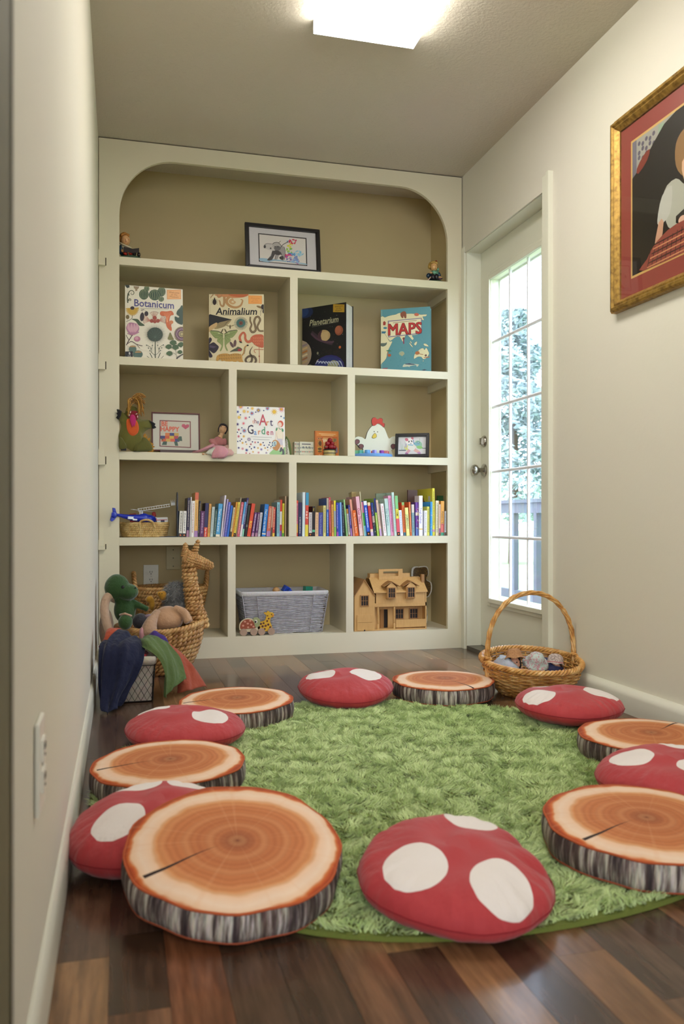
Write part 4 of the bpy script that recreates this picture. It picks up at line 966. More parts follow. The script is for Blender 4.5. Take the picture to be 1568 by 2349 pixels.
I.l([(350, 1250), (350, 1330)], 16, 'b06a3c'); I.p([(300, 1240), (380, 1220), (440, 1260), (370, 1270)], '3f7c60'); I.c(385, 1355, 42, 'b05a34', 35); I.c(1035, 1335, 52, 'b06a3c', 45); I.l([(1080, 1360), (1170, 1380)], 12, 'a86438'); I.p([(1180, 1460), (1330, 1440), (1300, 1470), (1190, 1475)], 'b06a4c'); I.c(1230, 1410, 26, '6a4a44', 28)
I.p([(700, 1640), (740, 1590), (860, 1578), (980, 1610), (1080, 1630), (1030, 1690), (1010, 1640), (860, 1660), (880, 1700), (830, 1660), (720, 1665)], 'c8cdb8', 2); I.p([(740, 1595), (860, 1578), (1010, 1632), (860, 1620)], '44566a', 2)
I.p([(1140, 1780), (1200, 1762), (1265, 1780), (1200, 1800)], '3c4a58'); I.p([(230, 1650), (360, 1650), (330, 1680), (250, 1680)], '9a5a64')
I.p([(335, 530), (1115, 440), (1130, 845), (350, 925)], '6a6480'); I.p([(350, 540), (1105, 452), (1118, 835), (362, 912)], 'a89fae'); I.p([(365, 552), (1095, 466), (1106, 822), (378, 898)], 'e8dfb8')
I.l([(455, 575), (1000, 510)], 10, '6a5a44'); 
for dx, dy in ((-14, -10), (14, -10), (-14, 12), (14, 12), (0, 14)): I.t('MAPS', 735 + dx, 715 + dy, 400, '4a1816', 0, 0, 0.9)
for dx, dy in ((-8, 0), (8, 0), (0, -6), (0, 6), (0, 0)): I.t('MAPS', 733 + dx, 713 + dy, 400, 'b82a26', 0, 0, 0.9)
I.rect(190, 1755, 330, 1820, '151820'); I.t('B', 275, 1790, 58, 'e8e8e8', 0, 0.02)
pl_ = at(873, 848, 4.20); ya = R(-30); w_ = 0.262
big_book('picture_book', 'blue atlas with a world map and red capital title', (pl_.x + w_ / 2 * cos(ya), 4.20 + w_ / 2 * sin(ya), Z2 + 0.0008), ya, 0, w_, 0.345, 0.018, '55929c', b4, open_=R(6))

# ---- square flower picture book
b5 = Ink((150, 85), (1468, 155), (1450, 1450), (115, 1415), 0.238, 0.238, 'eeece8')
I = b5
Yl, Pk, Bl, Pu, Dk = 'e0b030', 'd87f94', '3a62b0', '4a3478', '34407a'
for (x, y, r, c_, k_) in ((265, 110, 90, Pk, Yl), (180, 245, 55, Bl, Pu), (355, 235, 75, Yl, 'f0d070'), (455, 250, 45, 'e0a040', Yl), (580, 160, 65, Yl, 'f0c860'), (565, 295, 80, Bl, 'd86a50'), (745, 215, 85, Pu, Yl), (995, 170, 75, Bl, 'd86a50'), (1180, 265, 115, Yl, 'e8c040'), (1380, 200, 110, Pk, Yl), (210, 400, 75, Yl, 'f0d060'), (390, 425, 65, Pk, 'e86a70'), (160, 590, 60, Pu, Pu), (325, 570, 60, Pk, 'e86068'), (190, 740, 48, 'c05a68', 'a84858'), (340, 770, 80, Bl, 'd86a50'), (180, 925, 55, Pk, 'd06070'), (320, 925, 50, 'e0a83c', Yl), (460, 1010, 70, Pu, 'e8d8e8'), (1445, 440, 40, '7ab0d8', Bl), (280, 1105, 45, 'e0a83c', Yl), (390, 1145, 32, 'e0b060', Yl), (505, 1145, 40, 'c05a68', 'a84858'), (625, 1095, 42, Pk, 'e88080'), (775, 1155, 55, 'e0a83c', 'e8903c'), (600, 1230, 42, Bl, Pu), (700, 1250, 38, 'e0b060', Yl), (790, 1290, 45, '5a6ac0', 'c080c0'), (895, 1255, 35, 'e0b060', Yl), (170, 1240, 42, Pu, Dk), (275, 1265, 50, Pk, 'd8a0a8'), (385, 1305, 58, Bl, Pu), (370, 1385, 42, Pk, 'e88080'), (558, 1355, 38, 'e0b060', Yl), (465, 1400, 30, 'c05a68', 'a84858'), (710, 1375, 42, Pk, 'e8a0a8'), (925, 1385, 35, Pu, 'e0c0e0'), (965, 1310, 28, 'e0b080', Yl), (1045, 1260, 25, 'e8c070', Yl)):
    I.flower(x, y, r, c_, k_, 9 if r < 70 else 12)
for (x, y) in ((460, 145), (250, 330), (490, 400), (670, 265), (890, 225), (1365, 395), (275, 690), (240, 845), (255, 1005), (215, 1050), (370, 1080), (550, 1080), (705, 1095), (845, 1105), (870, 1180), (1030, 1105), (1005, 1170), (965, 1235), (470, 1215), (515, 1268), (150, 1065), (150, 810)): I.c(x, y, 20, Dk, n=6)
for k in range(24): I.c(r_.uniform(500, 1200), r_.uniform(330, 700) if k % 2 else r_.uniform(600, 700), 4, r_.choice([Pk, Dk, Yl]), n=5)
for s_, x, y, z_, c_ in (('t', 590, 520, 150, 'd88a6a'), ('h', 650, 505, 190, 'a85c64'), ('e', 720, 525, 150, '6a5a84'), ('A', 860, 480, 440, 'c04a5c'), ('r', 990, 550, 250, 'd88a50'), ('t', 1090, 545, 290, '3c3060'), ('G', 510, 735, 350, '2c2448'), ('a', 640, 810, 230, '5a90d0'), ('r', 752, 800, 230, 'd87a40'), ('d', 860, 770, 300, '4a9870'), ('e', 985, 815, 230, 'c83c50'), ('n', 1098, 820, 230, 'c05a80')): I.t(s_, x, y, z_, c_, 0, 0.006, 0.8 if s_ not in 'AG' else 0.72)
I.l([(510, 935), (1090, 965)], 9, 'b8b8bc'); I.l([(570, 1005), (1025, 1030)], 9, 'a0a0a8')
I.p([(1010, 1400), (1150, 1290), (1300, 1330), (1450, 1230), (1455, 1450), (1080, 1435)], '98c488', 3)
I.c(1345, 600, 78, 'd0604a', 90); I.c(1325, 620, 52, 'f0d8c8', 66); I.p([(1240, 700), (1290, 690), (1350, 740), (1400, 700), (1415, 800), (1375, 820), (1380, 1010), (1260, 1000), (1220, 800)], 'ece0cc', 2); I.c(1230, 745, 20, '4a8c68', 50, 0.3); I.c(1395, 775, 26, '4a8c68', 50, -0.1); I.l([(1290, 705), (1320, 745), (1370, 730)], 16, '4a7c60', 3)
I.l([(1225, 790), (1210, 920), (1195, 1040)], 24, 'f0d8c0', 3); I.l([(1395, 820), (1405, 950), (1390, 1050)], 24, 'f0d8c0', 3); I.p([(1250, 1000), (1380, 1010), (1390, 1190), (1320, 1190), (1260, 1100)], 'c8c4d0'); I.l([(1340, 1180), (1330, 1250)], 26, 'f0d0bc'); I.l([(1375, 1180), (1390, 1300)], 26, 'f0d0bc')
I.p([(1325, 1240), (1365, 1250), (1360, 1330), (1310, 1370), (1290, 1340)], '5c6064', 2); I.p([(1360, 1290), (1415, 1295), (1425, 1440), (1330, 1445), (1370, 1400)], '5c6064', 2)
I.p([(1105, 1080), (1180, 1035), (1260, 1070), (1320, 1190), (1260, 1300), (1200, 1330), (1110, 1260)], 'c08a58', 3); I.c(1150, 1145, 60, 'b8d0d0', 90, 0.6)
for x, y in ((1100, 1115), (1165, 1120), (1105, 1180), (1170, 1175), (1060, 1215)): I.c(x, y, 18, '3c4c84', n=7)
pp = at(599, 1042, 4.05)
big_book('picture_book', 'square white picture book with painted flowers and a coloured title', (pp.x, 4.052, Z3 + 0.0008), R(-1), R(-5), 0.238, 0.238, 0.010, 'ecebe6', b5)

# ---- orange hardback behind the apple jar
b6 = Ink((790, 155), (1358, 155), (1352, 750), (785, 745), 0.124, 0.130, 'cf7a34')
I = b6
I.rect(785, 155, 822, 750, 'b8682c'); I.rect(832, 180, 1330, 282, 'd8883c'); I.l([(835, 182), (1328, 182), (1328, 282), (835, 282)], 5, '8a4a20', 0, True)
I.l([(885, 218), (1285, 228)], 13, 'f0cf9a'); I.l([(935, 248), (1235, 258)], 11, 'f0cf9a')
I.rect(835, 295, 1328, 750, 'c85c28')
for (x0, y0, x1, y1, c_) in ((845, 305, 955, 360, 'c8884c'), (845, 370, 955, 505, 'b8823c'), (845, 515, 955, 655, 'c8a040'), (1215, 320, 1310, 400, 'a8884c'), (1215, 415, 1325, 520, 'b8703c'), (1215, 530, 1325, 655, '8a7a8c'), (980, 305, 1200, 640, 'd8a868')):
    I.rect(x0, y0, x1, y1, c_)
I.t('W', 1030, 380, 110, 'f0e0c0', 0, 0.03); I.p([(910, 380), (945, 430), (925, 500), (895, 490), (870, 440)], '5a4028', 2); I.c(900, 570, 45, '6a4a28', 30); I.c(900, 630, 50, '7a5028', 20); I.c(1262, 360, 34, '7a6a44'); I.c(880, 330, 12, '4a3a34'); I.c(935, 330, 12, '4a3a34')
I.rect(835, 668, 1328, 750, 'd07830'); I.t('Tales', 930, 722, 60, 'f0d8a8', 0, 0.01, shear=0.2)
pp = at(749.5, 1045, 4.10)
big_book('storybook', 'orange hardback storybook standing behind the apple jar', (pp.x, 4.10, Z3 + 0.0008), R(1), R(-2), 0.124, 0.130, 0.014, 'b8682c', b6, group=None)

# ================================================================== BOOK ROWS
def Lx(c): return 390 + c / 5.6
def Mx(c): return 660 + c / 7.84
def Rx(c): return 840 + c / 7.84
BOOKS = []
def row(fx, ky, items): 
    for it in items:
        bl, br, tl, tr, ty = it[:5]
        BOOKS.append((fx(bl), fx(br), fx(tl), fx(tr), 1110 + ty / ky) + tuple(it[5:]))
W_, K_ = 'f0efe9', '17151b'
row(Lx, 5.6, [
 (107, 152, 122, 165, 347, 'white paperback with a black foot', 'first white', [(0, W_), (.86, K_)], '=', K_),
 (153, 200, 168, 210, 347, 'white paperback with a black foot', 'second white', [(0, W_), (.86, K_)], '=', K_),
 (203, 240, 225, 258, 178, 'dark violet spine with pale lettering', 'dark violet', [(0, '2c2350'), (.83, 'b98aac')], '=', 'e0d4c0'),
 (243, 262, 262, 276, 168, 'thin tall white picture book', 'thin white', [(0, 'e9e4e4')], '', K_),
 (264, 305, 280, 318, 217, 'white paperback with red title strip', 'white', [(0, 'f2f1ee')], '=', 'b0443c'),
 (307, 353, 318, 372, 110, 'apricot spine with a salmon top', 'apricot', [(0, 'd9694a'), (.165, 'e9b565'), (.86, 'b287c0')], '=', 'b88a50'),
 (354, 371, 373, 400, 220, 'black-blue spine with cream title', 'black-blue', [(0, '1c1a38')], '=', 'd8c89a'),
 (372, 430, 392, 447, 347, 'short purple paperback', 'short purple', [(0, '5c2260')], '=', 'c8a8d0'),
 (431, 475, 453, 498, 245, 'navy spine with a red foot', 'navy and red', [(0, '2a2458'), (.72, 'd9402a')], 'Tiger Moon', 'f2e8d8'),
 (476, 508, 500, 530, 256, 'amber-orange spine', 'amber', [(0, 'e3a44e')], '=', '7a4a28'),
 (509, 550, 537, 575, 293, 'pale grey-blue spine', 'pale grey-blue', [(0, 'bccdcc')], '=', '8aa0a4'),
 (552, 583, 577, 612, 325, 'dark teal spine', 'dark teal', [(0, '24504e')], '=', 'a8b8a8'),
 (584, 638, 622, 680, 252, 'wide sky-blue spine with striped foot', 'sky-blue', [(0, '4fa4dc'), (.93, 'f0e8d0')], "That's not my pony", 'e8f2f8'),
 (646, 668, 692, 730, 145, 'tallest pale lilac leaning spine', 'pale lilac', [(0, 'd9d4e4')], 'How Do I Love You', 'c04050'),
 (669, 688, 731, 750, 195, 'thin lilac spine', 'thin lilac', [(0, 'b0a2d0')], '', K_),
 (689, 721, 751, 780, 232, 'periwinkle-blue spine', 'periwinkle', [(0, '6a70d4')], '=', 'c8ccf0'),
 (722, 751, 781, 808, 275, 'royal blue spine', 'royal blue', [(0, '2468c8')], '', 'c8d8f0'),
 (753, 785, 809, 832, 300, 'cream spine with a dark-haired face', 'cream', [(0, 'e8ddb8'), (.83, '3a3a34')], '=', '6a6040'),
 (787, 808, 845, 871, 232, 'orange spine with small fruit', 'orange', [(0, 'e69a2a')], '=', '7a3020'),
 (809, 838, 872, 900, 232, 'bright yellow spine', 'yellow', [(0, 'efe04e'), (.9, K_)], '=', 'a03a2a'),
 (840, 854, 903, 914, 175, 'thin beige spine behind the pink one', 'thin beige', [(0, 'b8ab88')], '', K_),
 (857, 890, 915, 948, 232, 'dusty rose spine', 'dusty rose', [(0, 'cb5f6e')], '=', 'f0c8c8'),
 (892, 918, 955, 982, 230, 'light blue spine with a white foot', 'light blue', [(0, '5ba6dd'), (.35, '86bce4'), (.65, 'e9edf0')], '', K_),
 (920, 943, 985, 1014, 178, 'tall indigo spine', 'indigo', [(0, '38306e'), (.8, '8fd0b8')], '=', 'd8d4ec'),
 (945, 982, 1000, 1030, 270, 'black patterned spine', 'black patterned', [(0, '24302c'), (.5, '1a1a1e'), (.62, '6a6a6c'), (.7, '1a1a1e')], '', 'd8d8d0'),
 (985, 1030, 1050, 1095, 250, 'red-orange spine lettered for insects', 'red-orange', [(0, 'dc4c30')], 'BUGS', 'f2d84a'),
 (1038, 1075, 1085, 1120, 365, 'plum paperback, first of a pair', 'first plum', [(0, '6d3a7c'), (.85, 'b98aac')], '=', 'f0e8f0'),
 (1078, 1119, 1122, 1155, 365, 'plum paperback, second of a pair', 'second plum', [(0, '6a3878'), (.85, 'b98aac')], '=', 'f0e8f0'),
 (1121, 1155, 1157, 1187, 365, 'silver-white short spine', 'silver-white', [(0, 'c9c8cf')], '=', '54505a'),
 (1160, 1225, 1210, 1260, 258, 'wide cobalt spine with striped foot', 'cobalt', [(0, '1f78cc'), (.9, 'f0e8d0'), (.94, '1f78cc')], "That's not my teddy", 'e8f0d8'),
 (1228, 1284, 1265, 1315, 285, 'salmon spine with a mauve foot', 'salmon', [(0, 'dd7660'), (.82, 'b287c0')], '=', 'f2e0c0'),
 (1287, 1308, 1316, 1324, 290, 'narrow brown spine', 'brown', [(0, 'c39a80'), (.7, '5a4a44')], '', K_),
 (1311, 1340, 1325, 1357, 300, 'crimson spine with yellow foot', 'crimson', [(0, 'c43430'), (.88, 'e9c04a')], '=', 'f0e0b0'),
 (1342, 1356, 1358, 1367, 340, 'narrow navy spine', 'narrow navy', [(0, '1f2c50')], '', K_),
 (1366, 1403, 1371, 1412, 235, 'duck-egg blue spine', 'duck-egg blue', [(0, '8abccb')], '=', '40606c'),
 (1405, 1431, 1413, 1440, 203, 'scarlet spine with a white emblem', 'scarlet', [(0, 'dd4426'), (.32, 'e9e6e2'), (.68, 'c8344c'), (.85, '8a5ab0')], '', K_),
 (1433, 1462, 1441, 1467, 250, 'lemon spine with a green foot', 'lemon', [(0, 'dfd838'), (.9, '5aa848')], '=', 'c04a30'),
 (1467, 1490, 1472, 1491, 157, 'tall tan cover against the divider', 'tall tan', [(0, 'b59a7c')], '', K_),
])
NL = len(BOOKS)
row(Mx, 7.84, [
 (139, 180, 147, 185, 297, 'pink spine with yellow band', 'pink and yellow', [(0, 'd9503c'), (.08, 'd97a94'), (.66, 'e0b04a'), (.9, 'cf4a40')], '=', '6a3050'),
 (182, 245, 188, 244, 335, 'midnight-blue spine with figures', 'midnight blue', [(0, '2a2450'), (.36, '27305c')], '=', 'd8d0c0'),
 (252, 304, 262, 312, 150, 'tall pale blue spine', 'tall pale blue', [(0, 'd4dfe2')], '', K_),
 (306, 362, 315, 382, 156, 'blue, red and yellow alphabet spine', 'alphabet', [(0, '3f94b8'), (.29, 'd2493a'), (.735, 'e2cf48')], 'A to Z', 'f4ecd8'),
 (375, 432, 380, 438, 510, 'short white spine with a black foot', 'short white', [(0, 'ecebf0'), (.86, K_)], '=', '8a7a94'),
 (435, 485, 439, 492, 405, 'black spine with scattered colours', 'black confetti', [(0, '1c1620'), (.78, '5ab48a'), (.86, '1c1620')], 'Yoko', 'e2c23c'),
 (487, 547, 493, 552, 512, 'peach spine', 'peach', [(0, 'e8be98')], '=', 'a07850'),
 (550, 625, 556, 632, 512, 'wide slate-violet spine', 'slate-violet', [(0, '464a90')], 'The Story of Ferdinand', '9aa0cc'),
 (630, 684, 635, 685, 388, 'primrose spine', 'primrose', [(0, 'e9e398')], '=', '5a5a30'),
 (697, 738, 698, 735, 256, 'grey-topped blue spine', 'grey-topped blue', [(0, 'b5a894'), (.3, '2a62bc')], '=', 'e0e8f0'),
 (748, 788, 736, 771, 242, 'raspberry spine', 'raspberry', [(0, 'cf4c58')], '=', 'f0c8c8'),
 (790, 828, 778, 820, 300, 'honey spine with brown top', 'honey', [(0, '8a4530'), (.11, 'dda054')], '=', '5a3a20'),
 (835, 871, 823, 861, 298, 'spine striped yellow, grey and green', 'striped', [(0, 'ecdc34'), (.29, 'a9b6c4'), (.74, '8cc860')], '', K_),
 (877, 911, 868, 902, 340, 'violet-blue spine', 'violet-blue', [(0, '3a38a0'), (.87, 'a04cb0')], '=', 'c8c8f0'),
 (913, 950, 903, 935, 350, 'azure spine', 'azure', [(0, '2a68d0')], '', K_),
 (952, 986, 936, 965, 330, 'baby-blue spine', 'baby-blue', [(0, '84b4e8')], '', K_),
 (990, 1037, 972, 1005, 335, 'ink-blue spine', 'ink-blue', [(0, '1c2244')], '=', 'c0c8e0'),
 (1055, 1087, 1004, 1028, 280, 'mint-green leaning spine', 'mint green', [(0, 'a2d492')], '=', '3c6a3c'),
 (1092, 1131, 1050, 1085, 446, 'white spine with orange label', 'orange-labelled white', [(0, 'e4a04c'), (.18, 'f0eef0'), (.95, 'e8a088')], '=', 'a07050'),
 (1133, 1170, 1088, 1115, 380, 'indigo spine with mauve foot', 'indigo and mauve', [(0, '3c3490'), (.75, 'a87ab8')], '=', 'd8d4ec'),
 (1172, 1208, 1118, 1130, 277, 'thin salmon leaning spine', 'thin salmon', [(0, 'e59a88')], '', K_),
 (1212, 1282, 1158, 1220, 470, 'short bright orange spine', 'bright orange', [(0, 'e0651c')], 'The Runaway Bunny', 'f6dcc0'),
 (1292, 1362, 1222, 1284, 222, 'pink spine with a large title', 'large-titled pink', [(0, 'e8b4c2'), (.8, 'e9c9c4')], 'Over There', 'b02848'),
 (1364, 1378, 1290, 1300, 140, 'thin tall cream spine', 'thin cream', [(0, 'd8d0a8')], '', K_),
 (1380, 1418, 1318, 1354, 322, 'pink and green picture-strip spine', 'pink and green', [(0, 'd884a8'), (.32, '4aa858'), (.7, '7cc4e0')], '', K_),
 (1427, 1487, 1358, 1415, 305, 'cobalt spine with a white top', 'white-topped cobalt', [(0, 'e9ecf2'), (.12, '3058c8'), (.88, K_)], 'I See Tear Catchers' if False else '=', 'f0f0f8'),
 (1492, 1547, 1430, 1480, 330, 'cream spine with a red panel', 'red-panelled cream', [(0, 'e8d0a4'), (.1, 'b83440'), (.8, 'e8d0b4'), (.88, 'c8b0d8')], '', K_),
])
row(Rx, 7.84, [
 (137, 186, 82, 125, 335, 'navy picture spine with figures', 'navy picture', [(0, '2c4888'), (.4, 'b8a898'), (.6, '2a3450')], '', K_),
 (196, 236, 128, 164, 258, 'indigo spine with a lime lower half', 'indigo and lime', [(0, '2a2a6c'), (.38, 'a2c44c')], '=', 'd8e0c0'),
 (244, 298, 177, 214, 288, 'pale peach leaning spine', 'pale peach', [(0, 'e9c8b4'), (.8, 'c9a8d4')], '=', '6a5a5a'),
 (316, 375, 257, 310, 352, 'white spine with pink lettering', 'pink-lettered white', [(0, 'eeecec')], '=', 'd0606c'),
 (380, 442, 322, 384, 260, 'mint-grey spine in script lettering', 'mint-grey', [(0, 'bfd8d2')], 'Day Dreams', '7aa0a8'),
 (447, 505, 386, 445, 208, 'candy-pink spine with purple title', 'candy-pink', [(0, 'e9a2c6')], '=', '9a3a8a'),
 (508, 550, 449, 495, 150, 'tall aqua-white spine', 'aqua-white', [(0, 'c4ded8')], '=', '7ab8a0'),
 (554, 608, 502, 565, 212, 'green, yellow and red spine', 'green, yellow, red', [(0, '84c884'), (.33, 'e8dc50'), (.57, 'dd5a6a'), (.91, K_)], 'I AM!', K_),
 (611, 662, 582, 632, 470, 'snow-white short spine', 'snow-white', [(0, 'e9ecf4')], '=', '8a94c4'),
 (668, 715, 632, 678, 330, 'burnt-orange spine', 'burnt-orange', [(0, '8cb46c'), (.09, 'd96c34'), (.9, '3c6c84')], '=', '5a2c1c'),
 (722, 785, 694, 752, 425, 'pale lemon spine with grey capitals', 'pale lemon', [(0, 'eeec94')], 'JAMBERRY', '9a9a78'),
 (789, 818, 757, 794, 325, 'tangerine spine', 'tangerine', [(0, 'e0713c')], '=', 'f0d0a0'),
 (822, 870, 802, 864, 370, 'grey-teal spine with a cream top', 'grey-teal', [(0, 'dccfc4'), (.26, '84a4ac')], '=', '3c5c68'),
 (886, 945, 880, 940, 330, 'purple spine with a comic pattern', 'purple comic', [(0, '7448a4'), (.3, 'e0d0c0'), (.4, '6c409c'), (.75, '5c74b8')], '', K_),
 (947, 1010, 947, 1010, 212, 'wide white spine in rainbow letters', 'rainbow-lettered white', [(0, 'f0f0f6'), (.82, 'e0c070'), (.85, 'f0f0f6')], 'Tough Feelings', '7a60b8'),
 (1032, 1086, 1040, 1088, 480, 'plain white short spine', 'plain white', [(0, 'eceaf0')], '=', '8a8a98'),
 (1089, 1136, 1089, 1135, 408, 'chartreuse spine', 'chartreuse', [(0, 'd4cf58')], '=', '5a5a30'),
 (1141, 1185, 1146, 1186, 320, 'cyan spine with coloured dots', 'cyan', [(0, '2f8fd0'), (.3, '3c9cdc')], '', K_),
 (1189, 1238, 1188, 1230, 78, 'tall mustard picture book', 'tall mustard', [(0, 'ded234'), (.87, 'c48a9c'), (.92, 'ded234')], '=', '4a4418'),
 (1242, 1296, 1246, 1300, 300, 'cream spine with a green and red title', 'cream titled', [(0, 'e4d6bc')], '=', '3a7a5a'),
 (1300, 1328, 1303, 1335, 366, 'beige spine with a mauve foot', 'beige', [(0, 'e0c8b0'), (.77, '9a5a8a'), (.92, K_)], '=', 'b04038'),
 (1334, 1392, 1340, 1398, 308, 'orange and coral spine with green foot', 'orange and coral', [(0, 'eaa844'), (.66, 'dc6a64'), (.91, '3a9474')], 'Peekaboo Sun', '3a2a1c'),
 (1399, 1432, 1405, 1435, 490, 'grey spine with black foot at the end', 'end grey', [(0, 'b4b2b4'), (.87, K_)], '=', '4a4a4c'),
])
ZS = Z4 + 0.0008
meshes = {}
def shelf_book(i, b, prev, nxt, side):
    bl, br, tl, tr, ty, desc, short, bands, text, tcol = b
    rr = random.Random(i); Y = 4.030 + rr.random() * 0.012
    X0, X1 = at(bl, 1232, Y).x, at(br, 1232, Y).x; T0, T1 = at(tl, ty, Y).x, at(tr, ty, Y).x
    ztop = at((tl + tr) / 2, ty, Y).z; hgt = ztop - ZS; w = max(0.004, min((X1 - X0), (T1 - T0)) * 1.0 if (T1 - T0) > 0.5 * (X1 - X0) else X1 - X0) - 0.0004
    lean = math.atan(((T0 + T1) / 2 - (X0 + X1) / 2) / hgt); Ht = hgt / cos(lean) - (w * abs(sin(lean)))
    D = min(0.26, max(0.10, Ht * (0.8 + 0.25 * rr.random())))
    base = 'book' if Ht > 0.12 else 'paperback_book'
    desc = desc if 'spine' in desc or 'book' in desc or 'paperback' in desc or 'cover' in desc else desc
    if prev and nxt: lab = f"{desc}, between the {prev} and {nxt} books"
    elif nxt: lab = f"{desc}, at the left end of the {side} book row"
    else: lab = f"{desc}, at the right end of the {side} book row"
    if len(lab.split()) > 16: lab = f"{desc}, beside the {prev or nxt} book"
    px_ = X1 if lean > 0 else X0; s_ = -1 if lean > 0 else 1
    t = thing('book', lab, 'book', (px_, Y, ZS), (0, lean, 0), f'children\'s books in the {side} row')
    x0, x1 = (-w, 0) if lean > 0 else (0, w)
    cmain = max(bands, key=lambda q: (bands[bands.index(q) + 1][0] if bands.index(q) + 1 < len(bands) else 1) - q[0])[1]
    bt = min(0.0016, w * 0.2)
    c = MB().color(cmain); c.bx(x0, x0 + bt, 0, D, 0, Ht).bx(x1 - bt, x1, 0, D, 0, Ht).bx(x0 + bt, x1 - bt, 0, bt, 0, Ht); c.build('cover', 'print', t)
    if w > 0.0045: MB().bx(x0 + bt + 1e-4, x1 - bt - 1e-4, bt + 1e-4, D - 0.003, 0.002, Ht - 0.003).build('page_block', MAT('ddd6c4:0.8'), t)
    a = MB()
    for k, (f, cc) in enumerate(bands):
        f1 = bands[k + 1][0] if k + 1 < len(bands) else 1.0
        a.layer = 0; a.rc(x0 + 0.0001, x1 - 0.0001, Ht * (1 - f1), Ht * (1 - f), cc)
    xm = (x0 + x1) / 2; a.layer = 3
    if text == '=':
        big = max(range(len(bands)), key=lambda k: (bands[k + 1][0] if k + 1 < len(bands) else 1) - bands[k][0]); f0 = bands[big][0]; f1 = bands[big + 1][0] if big + 1 < len(bands) else 1
        za, zb = Ht * (1 - f0 - 0.07), Ht * (1 - f1 + 0.09); z = za; lw = w * 0.17
        while z > zb + 0.004:
            L2 = min(rr.uniform(0.006, 0.014), z - zb)
            zz = z
            while zz > z - L2:                      # illegible small lettering: short strokes across the spine
                a.layer = 3; a.rc(xm - lw * rr.uniform(.6, 1.3), xm + lw * rr.uniform(.6, 1.3), zz - 0.0011, zz, tcol); zz -= 0.0019
            z -= L2 + 0.0025
    elif text:
        vs, fs, (g0, g1, _, _) = glyphs(text, 0.02 if len(text) < 12 else 0.008, 0)
        size = min(w * (0.95 if len(text) < 12 else 0.72), Ht * 0.8 / (g1 - g0)); zc = Ht * 0.5
        if text == 'A to Z': zc = Ht * 0.49
        if text == 'I AM!': zc = Ht * 0.555; size = min(w * 0.8, Ht * 0.23 / (g1 - g0))
        if text == 'Tiger Moon': zc = Ht * 0.14; size = Ht * 0.25 / (g1 - g0)
        if text == 'BUGS': zc = Ht * 0.36; size = w * 0.85
        if text == 'Yoko': zc = Ht * 0.9; size = w * 0.55
        if text == 'A to Z': size = w * 0.9
        a.tx(text, xm, zc, size, tcol, -pi / 2, 0.02 if len(text) < 12 else 0.008)
    if bands[-1][1] == K_ and bands[-1][0] > 0.8: a.layer = 8; a.ci(xm, Ht * (1 - bands[-1][0]) * 0.5, w * 0.26, 'dd7a40', n=10)
    if 'mustard' in desc:
        M = Matrix.Translation((x0, 0, 0)) @ Matrix.Rotation(-pi / 2, 4, 'Z'); q = MB(); q.M = M
        q.ci(-0.12, 0.16, 0.026, '8a4a24', 0.022); q.ci(-0.14, 0.185, 0.014, '9a5428'); q.ln([(-0.10, 0.15), (-0.08, 0.19), (-0.09, 0.21)], 0.004, '7a4020'); q.rc(-0.13, -0.125, 0.12, 0.15, '8a4a24'); q.rc(-0.11, -0.105, 0.12, 0.15, '8a4a24')
        for u_ in (-0.05, -0.17, -0.09): q.ci(u_, 0.115, 0.012, '6a4428'); q.ci(u_ + 0.01, 0.13, 0.008, '8a6430')
        q.rc(-0.06, -0.03, 0.18, 0.205, 'b8b0b4'); q.build('cover_print', 'print', t)
    if 'comic' in desc or 'confetti' in desc or 'picture' in short or 'cyan' in short:
        for _ in range(14): a.layer = 9; a.ci(rr.uniform(x0 + w * .2, x1 - w * .2), rr.uniform(Ht * .08, Ht * .85), w * 0.13, rr.choice(['e0d8c8', 'd0407a', 'e8c040', '5ab48a', 'f0f0f0']), n=7)
    a.build('spine_print', 'print', t)
    return t
for i, b in enumerate(BOOKS):
    left = i < NL; lo, hi = (0, NL) if left else (NL, len(BOOKS))
    shelf_book(i, b, BOOKS[i - 1][6] if i > lo else None, BOOKS[i + 1][6] if i + 1 < hi else None, 'left' if left else 'right')
# back row books glimpsed behind the right row
def rear_book(px0, px1, ty, Y, col, label, spine=None):
    X0, X1 = at(px0, 1200, Y).x, at(px1, 1200, Y).x; h = at(px0, ty, Y).z - ZS
    t = thing('book', label, 'book', (X0, Y, ZS), 0, None)
    MB().color(col).bx(0, X1 - X0, 0, 0.003, 0, h).bx(0, X1 - X0, 0.0105, 0.0135, 0, h).bx(0, 0.002, 0.003, 0.0105, 0, h).build('cover', 'print', t)
    MB().bx(0.0022, X1 - X0 - 0.003, 0.0032, 0.0103, 0.002, h - 0.002).build('page_block', MAT('ddd6c4:0.8'), t)
    return t

rear_book(935, 957, 1124, 4.10, '4a2f26', 'dark brown upright book behind the right book row')
rear_book(1003, 1016, 1137, 4.16, '2f5a34', 'dark green upright book behind the right end of the row')
rear_book(862, 885, 1132, 4.12, '7a8a74', 'grey-green upright book behind the candy-pink spine')
rear_book(806, 818, 1128, 4.11, 'a89460', 'tan upright book behind the large-titled pink spine')
